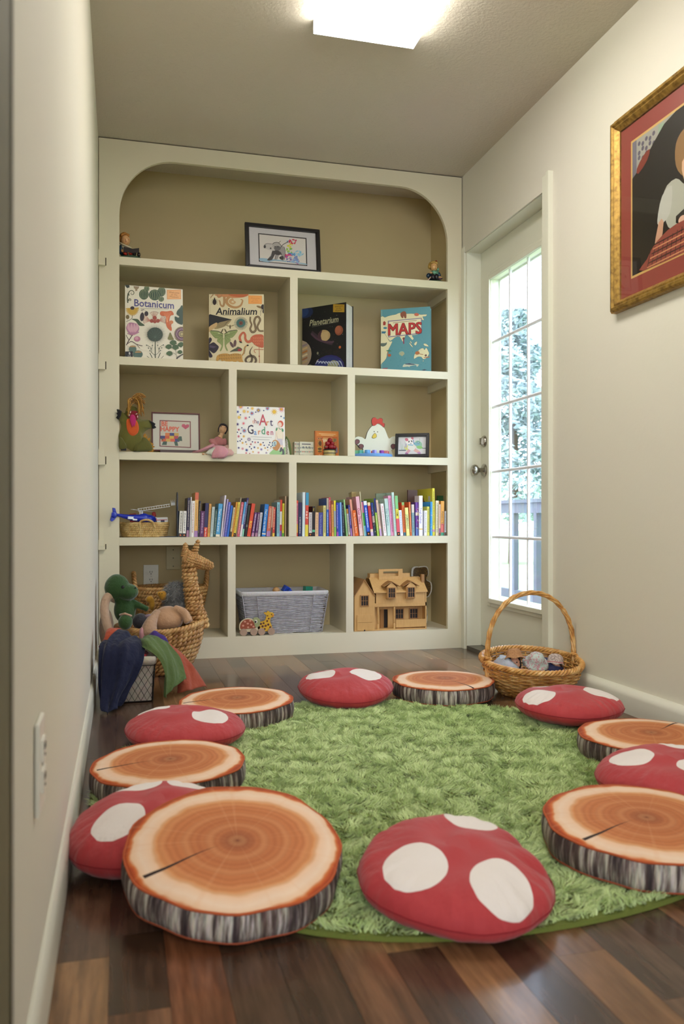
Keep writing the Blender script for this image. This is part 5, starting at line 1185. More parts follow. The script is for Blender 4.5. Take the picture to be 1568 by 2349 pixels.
# ================================================================== FRAMES
GLZ, nt, bsd, N, L = newmat('picture_glass'); N.remove(bsd)
tr = N.new('ShaderNodeBsdfTransparent'); gl = N.new('ShaderNodeBsdfGlossy'); fr = N.new('ShaderNodeFresnel'); mx = N.new('ShaderNodeMixShader'); ge = N.new('ShaderNodeNewGeometry')
gl.inputs['Roughness'].default_value = 0.02; fr.inputs['IOR'].default_value = 1.5
L.new(math_(nt, 'MULTIPLY', fr.outputs[0], math_(nt, 'SUBTRACT', 1.0, ge.outputs['Backfacing'])), mx.inputs[0]); L.new(tr.outputs[0], mx.inputs[1]); L.new(gl.outputs[0], mx.inputs[2]); L.new(mx.outputs[0], N['Material Output'].inputs[0])
def frame(name, label, loc, rot, w, h, fw, fd, fcol, ink, group=None, glass=True, cat='picture', bev=0.0015, fmat=None):
    """stands on its lower edge; local x width, z up, front faces -y"""
    t = thing(name, label, cat, loc, rot, group); fm = fmat or MAT(fcol)
    def mitre(a, b, c, d):   # front faces a trapezoid, in (x, z)
        q = MB(); q.prism([a, b, c, d], -fd, 0); o = q.build('frame_rail', fm, t); m = o.modifiers.new('b', 'BEVEL'); m.width = bev; m.segments = 2; return o
    a = w / 2
    mitre((-a, 0), (a, 0), (a - fw, fw), (-a + fw, fw)); mitre((a, 0), (a, h), (a - fw, h - fw), (a - fw, fw)); mitre((a, h), (-a, h), (-a + fw, h - fw), (a - fw, h - fw)); mitre((-a, h), (-a, 0), (-a + fw, fw), (-a + fw, h - fw))
    MB().bx(-a + fw * .5, a - fw * .5, -0.003, -0.0005, fw * .5, h - fw * .5).build('backing', MAT('4a4038:0.9'), t)
    o = ink.build('picture', t); o.location = (0, -fd * 0.45, fw * 0.98 )
    if glass: MB().bx(-a + fw + 0.0002, a - fw - 0.0002, -fd * 0.86 - 0.001, -fd * 0.86, fw + 0.0002, h - fw - 0.0002).build('glass', GLZ, t)
    return t
# ---- young elephant in ink and watercolour
TLc, TRc, BRc, BLc = (172, 192), (1350, 312), (1402, 1105), (205, 1000)
I = Ink(TLc, TRc, BRc, BLc, 0.336, 0.196, 'c8c4c8')
I.p([(332, 322), (1195, 410), (1232, 1006), (360, 928)], '221a1e'); I.p([(352, 345), (1178, 430), (1210, 985), (378, 915)], 'd6cfca')
def cloud(x, y, r, cols, n, sd=1):
    q = random.Random(sd)
    for _ in range(n):
        a = q.uniform(0, 6.28); d_ = r * sqrt(q.random()); I.c(x + d_ * cos(a), y + d_ * sin(a) * 0.8, q.uniform(.15, .38) * r, q.choice(cols), q.uniform(.1, .3) * r, q.uniform(0, 3), 8)
I.p([(380, 850), (520, 860), (700, 880), (1190, 950), (1200, 980), (900, 930), (640, 905), (520, 935), (380, 905)], '8fb0c8', 2)
cloud(880, 470, 40, ['5a9cd0', '7ab0d8'], 8, 2); cloud(950, 490, 65, ['d03044', 'd84468', 'c03060'], 16, 3); cloud(915, 590, 60, ['d8cc30', 'e0d84c'], 14, 4); cloud(900, 690, 70, ['7ab840', '4aa0a0', 'a8c840'], 16, 5); cloud(890, 810, 75, ['c83a80', 'd84868', '7a4ab0'], 18, 6); cloud(960, 760, 60, ['5a9cd0', '4a80c8'], 10, 7); cloud(1070, 740, 75, ['7ab8d8', '9cc8dc'], 18, 8); cloud(1000, 890, 95, ['7a90c8', 'a86aa0', '8ab0d8'], 20, 9); cloud(880, 890, 45, ['4a58a8'], 8, 10)
I.p([(590, 560), (640, 520), (700, 525), (760, 590), (800, 610), (820, 700), (810, 880), (770, 890), (760, 800), (720, 760), (690, 870), (640, 880), (660, 760), (620, 760), (590, 890), (500, 895), (560, 800), (590, 690)], '9a9494', 2)
I.p([(590, 700), (700, 690), (760, 760), (690, 790), (640, 770), (590, 890), (500, 895), (575, 800)], '3a3638', 2); I.p([(720, 830), (780, 800), (800, 850), (780, 885), (740, 870)], '2a2628', 2); I.p([(700, 690), (760, 760), (770, 800), (730, 750)], '4a4648')
I.c(660, 600, 78, 'b0aaa8', 82); I.c(680, 640, 62, '6a6668', 50); I.p([(450, 560), (560, 550), (590, 600), (640, 690), (590, 690), (540, 680), (460, 640)], 'c0bab8', 2); I.c(455, 610, 20, '3a3638', 34); I.l([(450, 570), (500, 545), (585, 555)], 7, '2a2628', 3); I.c(635, 605, 9, '1a1618'); I.c(690, 610, 9, '1a1618'); I.c(560, 645, 14, '3a3638', 18)
I.l([(590, 560), (620, 525), (690, 520), (745, 580)], 9, '2a2628', 4); I.l([(700, 525), (735, 485)], 7, '2a2628'); I.l([(740, 620), (780, 560), (860, 505)], 11, '3a3638', 4); I.l([(800, 610), (820, 700), (815, 880)], 7, '2a2628', 3); I.l([(640, 880), (660, 760)], 8, '2a2628'); I.c(858, 505, 12, '2a2230')
p0, p1 = at(563, 610, 4.05), at(737, 626, 4.05)
frame('framed_picture', 'black framed watercolour of a young elephant spraying rainbow colours, on the top shelf', ((p0.x + p1.x) / 2, 4.068, Z1 + 0.0012), (R(-7), 0, R(2)), (p1.x - p0.x), 0.232, 0.0175, 0.018, '141014:0.3', I)

# ---- cross stitch turtle
I = Ink((490, 447), (880, 462), (880, 800), (495, 800), 0.219, 0.180, 'd6d4c8')
I.p([(548, 512), (814, 524), (814, 776), (548, 768)], '7a3034'); I.p([(556, 521), (806, 532), (806, 768), (556, 760)], 'd2ccbe')
I.t('BE', 590, 548, 62, 'e0644c', 0, 0.035, 0.9); I.t('HAPPY', 637, 598, 62, 'e0644c', 0, 0.035, 0.92)
I.p([(768, 600), (735, 572), (740, 552), (760, 550), (770, 562), (782, 552), (800, 556), (798, 578)], 'c0506c')
for i, rr_c in enumerate((('e0824a', '3a4488', 'd8b05c'), ('3a4488', 'd8603c', 'e0c04c', 'b8485c'), ('d8603c', 'd8b05c', 'e0644c', '3a4488'))):
    nn_ = len(rr_c); x0 = 612 - (nn_ - 3) * 32 + (8 if i == 2 else 0)
    for j, cc in enumerate(rr_c): I.rect(x0 + j * 38 - (24 if nn_ == 4 else 16), 636 + i * 28, x0 + (j + 1) * 38 - (24 if nn_ == 4 else 16), 664 + i * 28, cc)
I.p([(700, 690), (715, 668), (735, 668), (740, 712), (700, 712)], '3c5c54'); I.p([(580, 718), (612, 718), (608, 752), (568, 752)], '3c5c54'); I.p([(670, 718), (698, 718), (706, 758), (680, 758)], '3c5c54'); I.l([(560, 690), (580, 705)], 8, '3c5c54')
p0, p1 = at(348, 1030, 4.16), at(457, 1030, 4.16)
STZ = Z3 + 0.018
st = thing('easel_stand', 'small dark wooden stand under the red framed cross-stitch', 'stand', ((p0.x + p1.x) / 2 + 0.002, 4.125, Z3 + 0.0008))
MB().bx(-0.078, 0.078, -0.012, 0.05, 0, 0.012).build('base', MAT('4a2c20:0.35'), st); MB().bx(-0.078, 0.078, -0.012, -0.006, 0.012, 0.02).build('lip', MAT('4a2c20:0.35'), st); MB().bx(-0.075, 0.075, 0.046, 0.05, 0.012, 0.06).build('back_rest', MAT('4a2c20:0.35'), st)
frame('framed_picture', 'thin red frame with a cross-stitched turtle and orange lettering', ((p0.x + p1.x) / 2, 4.142, Z3 + 0.0145), (R(-7), 0, R(1)), 0.232, 0.192, 0.0062, 0.012, '5c1418:0.35', I, bev=0.001)

# ---- panda
I = Ink((955, 438), (1410, 402), (1350, 760), (895, 785), 0.144, 0.096, 'd8d8da')
for k in range(9): I.l([(965 + k * 24, 690), (975 + k * 24, 520 + (k % 3) * 40)], [9, 3], '8fb8a4'); I.l([(1270, 600), (1300, 440)], 8, 'a8c0a8')
I.c(1260, 560, 60, '8fc0a0', 70); I.c(1270, 625, 50, '8cc878', 30); I.c(1230, 560, 60, '7ab0c0', 30)
I.p([(920, 690), (1050, 680), (1030, 700), (920, 705)], '4a5864'); I.p([(1310, 635), (1370, 630), (1370, 645), (1310, 645)], '4a5864')
I.c(1130, 620, 80, 'e8e0d8', 70); I.c(1060, 640, 40, 'd8d880', 50); I.c(1130, 640, 60, 'e8e8e0', 50); I.l([(1100, 680), (1040, 750)], 46, 'd8a0b0'); I.l([(1180, 670), (1250, 730)], 50, 'e0b0a8'); I.c(1245, 735, 30, 'b888b8', 20); I.c(1040, 755, 26, 'a0689c', 20); I.l([(1060, 560), (1040, 640)], 26, 'b8b0c8')
I.c(1125, 520, 68, 'f0ecea', 72); I.c(1080, 480, 28, 'd07088', 32); I.c(1178, 448, 20, 'd07088', 26); I.c(1112, 518, 9, '26242c', 20, .4); I.c(1158, 508, 9, '26242c', 20, -.4); I.c(1138, 555, 9, '26242c', 7); I.l([(1085, 580), (1170, 585)], 18, '88b8d0'); I.l([(1185, 480), (1190, 560)], 12, '4878a8')
I.c(1262, 528, 22, '5a7090'); I.c(1262, 528, 14, 'a0c8d0')
p0 = at(913, 1047, 4.05); ya = R(-27)
fp = frame('framed_picture', 'deep black frame tilted back with a watercolour panda', (p0.x + 0.088, 4.088, Z3 + 0.0012), (R(-12), 0, ya), 0.176, 0.128, 0.016, 0.022, '121016:0.3', I, glass=True)
MB().add([(0.05, 0, 0.002), (0.075, 0, 0.002), (0.075, 0.055, -0.012), (0.05, 0.055, -0.012), (0.05, 0, 0.07), (0.075, 0, 0.07), (0.075, 0.045, 0.012), (0.05, 0.045, 0.012)], [(3, 2, 1, 0), (4, 5, 6, 7), (0, 1, 5, 4), (1, 2, 6, 5), (2, 3, 7, 6), (3, 0, 4, 7)]).build('easel_back', MAT('17151a:0.4'), fp)

# ---- large gold framed picture on the right wall
PW, PH = 0.70, 0.672
I = Ink((0, 0), (620, 0), (620, 590), (0, 590), 0.62, 0.590, '8c4038')
I.rect(58, 58, 562, 532, 'c9a560'); I.rect(66, 66, 554, 524, '1f1a16')
I.rect(66, 66, 554, 200, '9a988c'); I.rect(66, 66, 90, 200, '6c6a74')
for k in range(14): I.c(105 + (k % 5) * 20, 85 + (k // 5) * 24 + (k % 2) * 8, 8, '5c5664', n=8)
for k in range(6): I.rect(210 + k * 55, 72, 240 + k * 55, 150, '8aa088'); I.c(225 + k * 55, 100, 9, 'a8483c', n=8)
I.p([(66, 190), (120, 165), (180, 120), (240, 80), (300, 66), (400, 66), (420, 300), (410, 524), (66, 524)], '1f1a17')
I.p([(92, 165), (130, 135), (165, 128), (150, 160), (100, 186)], '7a3428', 2)
I.p([(300, 170), (340, 140), (400, 150), (430, 200), (420, 260), (390, 300), (340, 290), (300, 240)], '8a6840', 3); I.p([(330, 240), (400, 220), (420, 270), (400, 320), (350, 320)], 'd0a888', 3); I.c(395, 262, 5, '3a2820'); I.p([(345, 300), (395, 315), (390, 350), (340, 345)], 'c89c7c')
I.p([(240, 300), (300, 280), (350, 320), (420, 330), (440, 420), (300, 440), (250, 400)], 'a8a898', 3); I.p([(230, 310), (280, 295), (270, 380), (220, 400), (205, 380)], 'b4b4a8', 3); I.p([(212, 390), (238, 395), (220, 470), (190, 500), (185, 480)], 'c09478', 2)
I.p([(300, 400), (430, 380), (470, 420), (450, 450), (330, 440)], '1c1614', 2); I.c(330, 420, 18, 'd0a890', 12); I.c(440, 415, 18, 'd0a890', 12)
I.p([(200, 450), (300, 425), (450, 440), (520, 500), (530, 524), (130, 524), (150, 490)], '8a4438', 3)
for k in range(16): I.l([(170 + k * 23, 440 + abs(k - 8) * 3), (150 + k * 24, 524)], 4, '4a2824'); 
for k in range(6): I.l([(190 - k * 8, 455 + k * 13), (480 + k * 8, 452 + k * 13)], 4, 'c88860' if k % 2 else '3c2420')
GOLD, nt, b, N, L = newmat('gilt_frame'); n_ = noise(nt, 60, 4); L.new(ramp(nt, n_.outputs[0], [(0.3, '7a5c28'), (0.6, 'b08c44')]), b.inputs['Base Color']); b.inputs['Metallic'].default_value = 0.6; b.inputs['Roughness'].default_value = 0.42; bump(nt, b, n_.outputs[0], 0.3, 0.001)
zb = 1.398; yc = 2.628 - PW / 2
t = thing('framed_picture', 'large gold framed picture of a reading girl with a red mat, on the right wall', 'picture', (XR - 0.001, yc, zb), (0, 0, R(-90)))
prof = [(0.0, 0.0), (0.0, -0.020), (0.006, -0.029), (0.015, -0.031), (0.020, -0.024), (0.026, -0.026), (0.032, -0.020), (0.040, -0.012), (0.040, -0.004)]
a_ = PW / 2; cs_ = [(-a_, 0, 1, 1), (a_, 0, -1, 1), (a_, PH, -1, -1), (-a_, PH, 1, -1)]
for k in range(4):
    (x0, z0, sx0, sz0), (x1, z1, sx1, sz1) = cs_[k], cs_[(k + 1) % 4]; n = len(prof)
    vs = [(x0 + sx0 * p, y, z0 + sz0 * p) for p, y in prof] + [(x1 + sx1 * p, y, z1 + sz1 * p) for p, y in prof]
    fs = [(i, i + 1, n + i + 1, n + i) for i in range(n - 1)] + [(n - 1, 0, n, 2 * n - 1), tuple(range(n)), tuple(reversed(range(n, 2 * n)))]
    MB().add(vs, fs).build('frame_rail', GOLD, t)
    rp = MB(); L2 = sqrt((x1 - x0) ** 2 + (z1 - z0) ** 2); m_ = int(L2 / 0.007)
    for j in range(3, m_ - 3):
        f = j / m_; rp.ell((x0 + (x1 - x0) * f + sx0 * 0.0005 * (k % 2) + (sx0 * 0.003 if k % 2 else 0), -0.0245, z0 + (z1 - z0) * f + (sz0 * 0.003 if k % 2 == 0 else 0)), (0.0026, 0.003, 0.0026), seg=6, rings=4)
    o = rp.build('beading', GOLD, t, True); o['kind'] = 'stuff'
MB().bx(-a_ + 0.02, a_ - 0.02, -0.003, -0.0005, 0.02, PH - 0.02).build('backing', MAT('4a4038:0.9'), t)
o = I.build('picture', t); o.location = (0, -0.006, 0.040)
MB().bx(-a_ + 0.0402, a_ - 0.0402, -0.0165, -0.0155, 0.0402, PH - 0.0402).build('glass', GLZ, t)

# ================================================================== FIGURINES
FIG = 'plastic'
def cc(cx0, cy0, k): return lambda x, y: ((x - cx0) * k, (cy0 - y) * k)
p0 = at(297, 590, 4.06); m = cc(700, 1500, 0.000106)
t = thing('boy_figurine', 'small painted figurine of a seated blond child reading a black book, at left', 'figurine', (p0.x, 4.085, Z1 + 0.0008), R(0))
def E(mb, x, y, r, dy=0.0, ry=None, rd=None, rot=0):
    a, b_ = m(x, y); k = m(1, 0)[0] - m(0, 0)[0]; M = Matrix.Translation((a, dy, b_)) @ Matrix.Rotation(rot, 4, 'Y')
    return mb.ell((0, 0, 0), (r * k, (rd or r) * k, (ry or r) * k), M)
q = MB().color('2f4a34'); pts = [m(*p) for p in ((260, 1440), (330, 1370), (520, 1340), (760, 1300), (1000, 1320), (1200, 1390), (1250, 1530), (260, 1530))]; q.prism([(a, max(b_, 0)) for a, b_ in pts], -0.035, 0.035); o = q.build('grassy_base', 'plastic', t); md = o.modifiers.new('b', 'BEVEL'); md.width = 0.003; md.segments = 2
q = MB().color('1f3a48'); E(q, 330, 1040, 105, -0.01, 230); E(q, 480, 1060, 190, 0.012, 280, 170); q.build('blue_coat', FIG, t, True)
q = MB().color('d8ccae'); E(q, 520, 930, 230, -0.004, 120, 190, 0.25); q.tube([(m(250, 740)[0], -0.012, m(250, 740)[1]), (m(420, 840)[0], -0.026, m(420, 840)[1]), (m(620, 920)[0], -0.028, m(620, 920)[1]), (m(780, 960)[0], -0.02, m(780, 960)[1])], 0.004, 6); q.build('collar', FIG, t, True)
q = MB().color('d2a070'); E(q, 530, 610, 205, -0.012, 235, 200); E(q, 540, 655, 28, -0.034, 34, 30); q.color('b88a5c'); E(q, 400, 1130, 70, -0.028, 70); q.color('a84838'); E(q, 545, 730, 26, -0.032, 16, 14); q.color('8a5c3c')
E(q, 480, 590, 42, -0.0305, 10, 12, 0.1); E(q, 640, 610, 36, -0.0285, 10, 12, 0.1); q.build('head', FIG, t, True)
q = MB().color('a8702c'); E(q, 470, 450, 230, 0.004, 240, 220); E(q, 440, 260, 60, 0, 50); E(q, 330, 560, 85, -0.004, 130)
for k in range(7): E(q, 360 + k * 50, 330 + abs(k - 3) * 22, 46, -0.020, 60, 40)
q.build('hair', FIG, t, True)
q = MB().color('1a0f12'); 
for s_, (a, b_) in ((-1, (450, 830)), (1, (830, 1110))):
    (x0, z0), (x1, z1) = m(a, 990 if s_ < 0 else 1060), m(b_, 1060 if s_ < 0 else 1000); zb_ = 0.020
    q.add([(x0, -0.045, z0 - 0.001), (x1, -0.045, z1), (x1, -0.045, z1 - zb_), (x0, -0.045, z0 - zb_), (x0, -0.042, z0 + .001), (x1, -0.042, z1 + .001), (x1, -0.042, z1 - zb_), (x0, -0.042, z0 - zb_)], [(3, 2, 1, 0), (4, 5, 6, 7), (0, 1, 5, 4), (2, 3, 7, 6), (1, 2, 6, 5), (3, 0, 4, 7)])
q.build('black_book', FIG, t)
q = MB().color('b0281c'); E(q, 520, 1250, 90, -0.026, 70); E(q, 740, 1240, 85, -0.028, 60); q.color('d2a070'); E(q, 650, 1180, 60, -0.03, 50); q.build('legs', FIG, t, True)
q = MB().color('1c1416'); E(q, 900, 1190, 95, -0.022, 140, 110); E(q, 1100, 1230, 75, -0.018, 130, 100); E(q, 960, 1080, 90, -0.018, 60, 80); q.build('boots', FIG, t, True)

p0 = at(998, 646, 4.06); m = cc(750, 1510, 0.0000975)
t = thing('girl_figurine', 'small painted figurine of a blond child with a green collar and red bow, at right', 'figurine', (p0.x, 4.085, Z1 + 0.0008), R(-4))
q = MB().color('2c4230'); pts = [m(*p) for p in ((240, 1470), (330, 1400), (560, 1370), (960, 1330), (1200, 1410), (1250, 1535), (240, 1535))]; q.prism([(a, max(b_, 0)) for a, b_ in pts], -0.032, 0.032); o = q.build('grassy_base', 'plastic', t); md = o.modifiers.new('b', 'BEVEL'); md.width = 0.003; md.segments = 2
q = MB().color('1f3a50'); E(q, 740, 1100, 290, 0.010, 270, 200); E(q, 420, 1080, 110, -0.012, 130, 110, 0.5); E(q, 1010, 1020, 100, -0.01, 180, 110, -0.35); q.build('blue_dress', FIG, t, True)
q = MB().color('6aa084'); E(q, 750, 900, 190, -0.010, 100, 190); q.prism([m(*p) for p in ((560, 880), (920, 860), (900, 1060), (680, 1080))], -0.033, -0.028); E(q, 950, 730, 66, -0.012, 90); q.color('20302c')
for x, y in ((600, 890), (740, 925), (850, 885), (720, 1005), (830, 970)): E(q, x, y, 22, -0.0335, 16, 10)
q.build('green_collar', FIG, t, True)
q = MB().color('d2a46c'); E(q, 730, 620, 190, -0.014, 225, 190); E(q, 745, 650, 24, -0.0335, 30, 24); q.color('7a4a30'); E(q, 660, 605, 40, -0.031, 10, 12); E(q, 830, 600, 34, -0.0305, 10, 12); q.color('963830'); E(q, 752, 725, 28, -0.032, 14, 12); q.build('head', FIG, t, True)
q = MB().color('a8863c'); E(q, 690, 500, 230, 0.004, 230, 210); E(q, 490, 600, 80, -0.006, 110); E(q, 920, 560, 60, -0.004, 90)
for k in range(7): E(q, 560 + k * 52, 370 + abs(k - 3) * 16, 40, -0.022, 62, 30)
q.build('hair', FIG, t, True)
q = MB().color('7c2018'); E(q, 870, 290, 60, -0.008, 60); E(q, 870, 350, 30, -0.01, 40); q.build('hair_bow', FIG, t, True)
q = MB().color('1c141e'); E(q, 620, 1200, 110, -0.032, 160, 100); E(q, 810, 1190, 110, -0.032, 170, 100); q.build('boots', FIG, t, True)
q = MB().color('c89c70'); E(q, 520, 985, 80, -0.030, 50); E(q, 1030, 1180, 110, -0.024, 50, 50, 0.1); q.build('hands', FIG, t, True)
q = MB().color('c8a890'); q.prism([m(*p) for p in ((280, 1400), (520, 1160), (530, 1220), (380, 1390))], -0.028, -0.012); q.color('3a1c3c'); q.prism([m(*p) for p in ((900, 1240), (1180, 1230), (1000, 1310), (920, 1300))], -0.028, -0.012); q.build('open_book', FIG, t)

# ================================================================== SHELF THREE TOYS
# felt monster puppet
k_ = 0.0001495; m = cc(750, 1960, k_); p0 = at(255 + 750 / 13.63, 1034, 4.06)
t = thing('monster_puppet', 'green felt monster puppet with yellow yarn hair and a pink tongue', 'puppet', (p0.x, 4.024, Z3 + 0.001), R(10))
def P(pts, sm=3): return [(a, b_) for a, b_ in cm2([m(*p) for p in pts], sm)]
q = MB().color('625f24'); q.puff(P([(340, 760), (430, 760), (470, 620), (560, 540), (760, 560), (860, 700), (880, 920), (1050, 940), (1170, 950), (1260, 1060), (1270, 1200), (1150, 1240), (1020, 1340), (980, 1420), (1010, 1600), (1050, 1900), (700, 1955), (480, 1860), (260, 1890), (240, 1600), (240, 1440), (310, 1200), (270, 1040), (240, 990), (310, 720)]), 0.020, 0, steps=4, shrink=0.55); q.build('body', 'felt', t, 50)
q = MB().color('5a5822'); q.puff(P([(1000, 1500), (1180, 1650), (1260, 1800), (1230, 1920), (900, 1955), (700, 1940), (720, 1780), (850, 1640)]), 0.008, -0.014, steps=3, shrink=0.4); q.build('leg', 'felt', t, 50)
q = MB().color('5a5822'); q.puff(P([(250, 1520), (380, 1620), (470, 1850), (260, 1880)]), 0.006, -0.012, steps=3, shrink=0.4); q.build('leg', 'felt', t, 50)
q = MB().color('c8541c'); q.puff(P([(480, 960), (740, 980), (830, 1180), (800, 1380), (650, 1480), (520, 1400), (455, 1200)]), 0.005, -0.020, steps=3, shrink=0.3); q.build('belly_patch', 'felt', t, 50)
q = MB().color('7c1420'); q.puff(P([(560, 720), (700, 690), (810, 740), (820, 900), (770, 980), (600, 960), (500, 900), (500, 840)]), 0.007, -0.022, steps=3, shrink=0.3); q.build('mouth', 'felt', t, 50)
q = MB().color('b02464'); q.puff(P([(570, 840), (680, 840), (735, 1000), (690, 1195), (650, 1150), (620, 1230), (545, 1010)], 2), 0.003, -0.030, steps=2, shrink=0.3); q.build('tongue', 'felt', t, 50)
q = MB().color('e8dccc')
for x, y, w_, h_, r_0 in ((745, 800, 34, 16, -0.6), (778, 885, 14, 38, 0), (560, 755, 14, 36, .3), (520, 850, 16, 36, 0.1)):
    a, b_ = m(x, y); q.ell((0, 0, 0), (w_ * k_, 0.003, h_ * k_), Matrix.Translation((a, -0.031, b_)) @ Matrix.Rotation(r_0, 4, 'Y'), 8, 6)
q.build('teeth', 'felt', t, True)
for pts in ([(250, 670), (330, 720), (300, 860), (240, 995), (150, 930), (175, 890), (200, 850), (160, 790), (210, 750), (175, 660)], [(1170, 950), (1300, 1010), (1380, 1060), (1340, 1110), (1400, 1180), (1320, 1220), (1270, 1215), (1250, 1080)], [(300, 1890), (340, 1860), (470, 1865), (465, 1945), (300, 1945)], [(670, 1955), (760, 1925), (890, 1925), (890, 1962), (680, 1962)]):
    q = MB().color('15131a'); q.puff([m(*p) for p in pts], 0.008, -0.004, steps=2, shrink=0.3); q.build('claws', 'felt', t, 50)
q = MB().color('b07c28'); q.prism([(a, b_ * 1.0) for a, b_ in [m(*p) for p in ((1010, 1420), (1060, 1370), (1090, 1400), (1060, 1500), (1130, 1420), (1120, 1540), (1220, 1490), (1200, 1620), (1340, 1700), (1270, 1730), (1375, 1780), (1290, 1830), (1370, 1880), (1310, 1900), (1340, 1960), (1100, 1955), (1240, 1900), (1230, 1780), (1140, 1620), (1000, 1480))]], 0.004, 0.008); q.build('tail_ruff', 'felt', t)
rr = random.Random(9); q = MB()
for k in range(95):
    q.color(rr.choice(['a87424', 'c08c34', '94641c'])); bx0, bz0 = rr.uniform(600, 760), rr.uniform(280, 420); s_ = rr.random()
    if s_ < 0.45: ex, ez = rr.uniform(860, 1060), rr.uniform(190, 480); mid = ((bx0 + ex) / 2, min(bz0, ez) - 60)
    elif s_ < 0.75: ex, ez = rr.uniform(780, 1000), rr.uniform(600, 880); mid = (bx0 + 160, bz0 + 90)
    else: ex, ez = rr.uniform(440, 560), rr.uniform(640, 880); mid = (bx0 - 120, bz0 + 90)
    y0 = rr.uniform(-0.03, 0.0); pts = catmull([(*m(bx0, bz0)[:1], y0 + 0.012, m(bx0, bz0)[1]), (m(*mid)[0], y0 - 0.006, m(*mid)[1]), (m(ex, ez)[0], y0 - 0.012, m(ex, ez)[1])], 4)
    q.tube(pts, 0.0016, 4)
o = q.build('yarn_hair', 'yarn', t, True); o['kind'] = 'stuff'

# rag doll leaning on the divider
k_ = 0.0001495; p0 = at(435 + 800 / 13.63, 1040, 4.05); m = cc(800, 1150, k_)
t = thing('rag_doll', 'cloth doll with black hair and pink dress slumped over the shelf edge', 'doll', (p0.x, 4.060, Z3 + 0.0005))
def Q(x, y, d=0.0): a, b_ = m(x, y); return (a, d, b_)
q = MB().color('c8a078'); q.ell((0, 0, 0), (0.0190, 0.018, 0.0205), Matrix.Translation(Q(1045, 345, -0.004)) @ Matrix.Rotation(0.15, 4, 'Y')); q.tube([Q(1030, 460, 0), Q(985, 560, 0.0), Q(950, 620, 0)], [0.011, 0.010, 0.015], 8)
blob(q, 'head', 'felt', t, 0.0025)
q = MB().color('1d1518')
q.ell((0, 0, 0), (0.0205, 0.0195, 0.015), Matrix.Translation(Q(1070, 245, 0.005)) @ Matrix.Rotation(0.25, 4, 'Y')); q.tube([Q(940, 240, -0.008), Q(905, 330, -0.004), Q(900, 440, 0.002)], 0.0028, 5); q.tube([Q(1180, 260, -0.008), Q(1175, 380, -0.006), Q(1110, 500, -0.006)], 0.004, 5); q.build('hair', 'felt', t, True)
q = MB().color('2a1a1a')
for x, y in ((975, 268), (1115, 305)): q.ell(Q(x, y, -0.0215), (0.0038, 0.001, 0.0016), None, 8, 5)
q.color('a86a58'); q.ell(Q(990, 385, -0.021), (0.003, 0.001, 0.0008), None, 8, 5); q.build('face_stitching', 'felt', t, True)
q = MB().color('ad7070'); q.ell((0, 0, 0), (0.026, 0.016, 0.024), Matrix.Translation(Q(910, 740, 0.0)) @ Matrix.Rotation(0.35, 4, 'Y')); q.ell(Q(1110, 760, 0), (0.012, 0.012, 0.020)); q.ell(Q(700, 740, -0.004), (0.017, 0.012, 0.013)); q.tube([Q(660, 760, -0.01), Q(800, 850, -0.02), Q(870, 900, -0.02)], [0.010, 0.007, 0.005], 8)
blob(q, 'bodice', 'felt', t, 0.003)
rr = random.Random(4)
def skirt(name, rows, col, fold=0.003, n=44, mat='felt', fr_=7):
    P_ = []
    for i, (cx_, cy_, cz_, rx_, ry_, rz_) in enumerate(rows):
        row_ = []
        for j in range(n):
            a = 2 * pi * j / n; f = 1 + (fold / max(rx_, 0.01)) * sin(a * fr_ + i * 0.4) * i / len(rows) * 2
            row_.append((cx_ + rx_ * f * cos(a), cy_ + ry_ * f * sin(a), cz_ + rz_ * cos(a)))
        P_.append(row_)
    q = MB().color(col).grid(P_, closed=True); o = q.build(name, mat, t, True); md = o.modifiers.new('s', 'SOLIDIFY'); md.thickness = 0.0012; return o
def TB(x, y, d): a, b_ = m(x, y); return a, d, b_
rows = [(*TB(850, 870, -0.004), 0.018, 0.014, 0.0), (*TB(900, 930, -0.018), 0.030, 0.022, 0.002), (*TB(930, 1040, -0.036), 0.038, 0.022, 0.004), (*TB(930, 1150, -0.048), 0.041, 0.016, 0.005), (*TB(900, 1260, -0.050), 0.036, 0.012, 0.006), (*TB(860, 1310, -0.050), 0.022, 0.008, 0.0)]
skirt('skirt_front', rows, 'c98d96')
rows = [(*TB(800, 880, -0.004), 0.010, 0.014, 0.012), (*TB(640, 930, -0.018), 0.010, 0.018, 0.016), (*TB(450, 1010, -0.026), 0.008, 0.020, 0.013), (*TB(250, 1090, -0.03), 0.006, 0.017, 0.008), (*TB(60, 1125, -0.03), 0.004, 0.008, 0.002)]
skirt('skirt_side', rows, 'c98d94', 0.002)
rows = [(*TB(700, 980, -0.030), 0.016, 0.010, 0.006), (*TB(640, 1100, -0.045), 0.026, 0.006, 0.010), (*TB(690, 1250, -0.048), 0.022, 0.004, -0.012)]
skirt('petticoat', rows, 'c4c8b8', 0.003)
rows = [(*TB(1120, 880, -0.010), 0.010, 0.010, 0.004), (*TB(1180, 1000, -0.030), 0.020, 0.012, 0.004), (*TB(1180, 1140, -0.044), 0.026, 0.008, 0.004), (*TB(1150, 1230, -0.046), 0.024, 0.006, 0.004)]
skirt('overskirt', rows, 'cfa49c', 0.002)
q = MB().color('c8a078'); q.ell(Q(395, 1180, -0.04), (0.007, 0.006, 0.005)); q.ell(Q(490, 1180, -0.04), (0.005, 0.005, 0.004)); q.build('feet', 'felt', t, True)

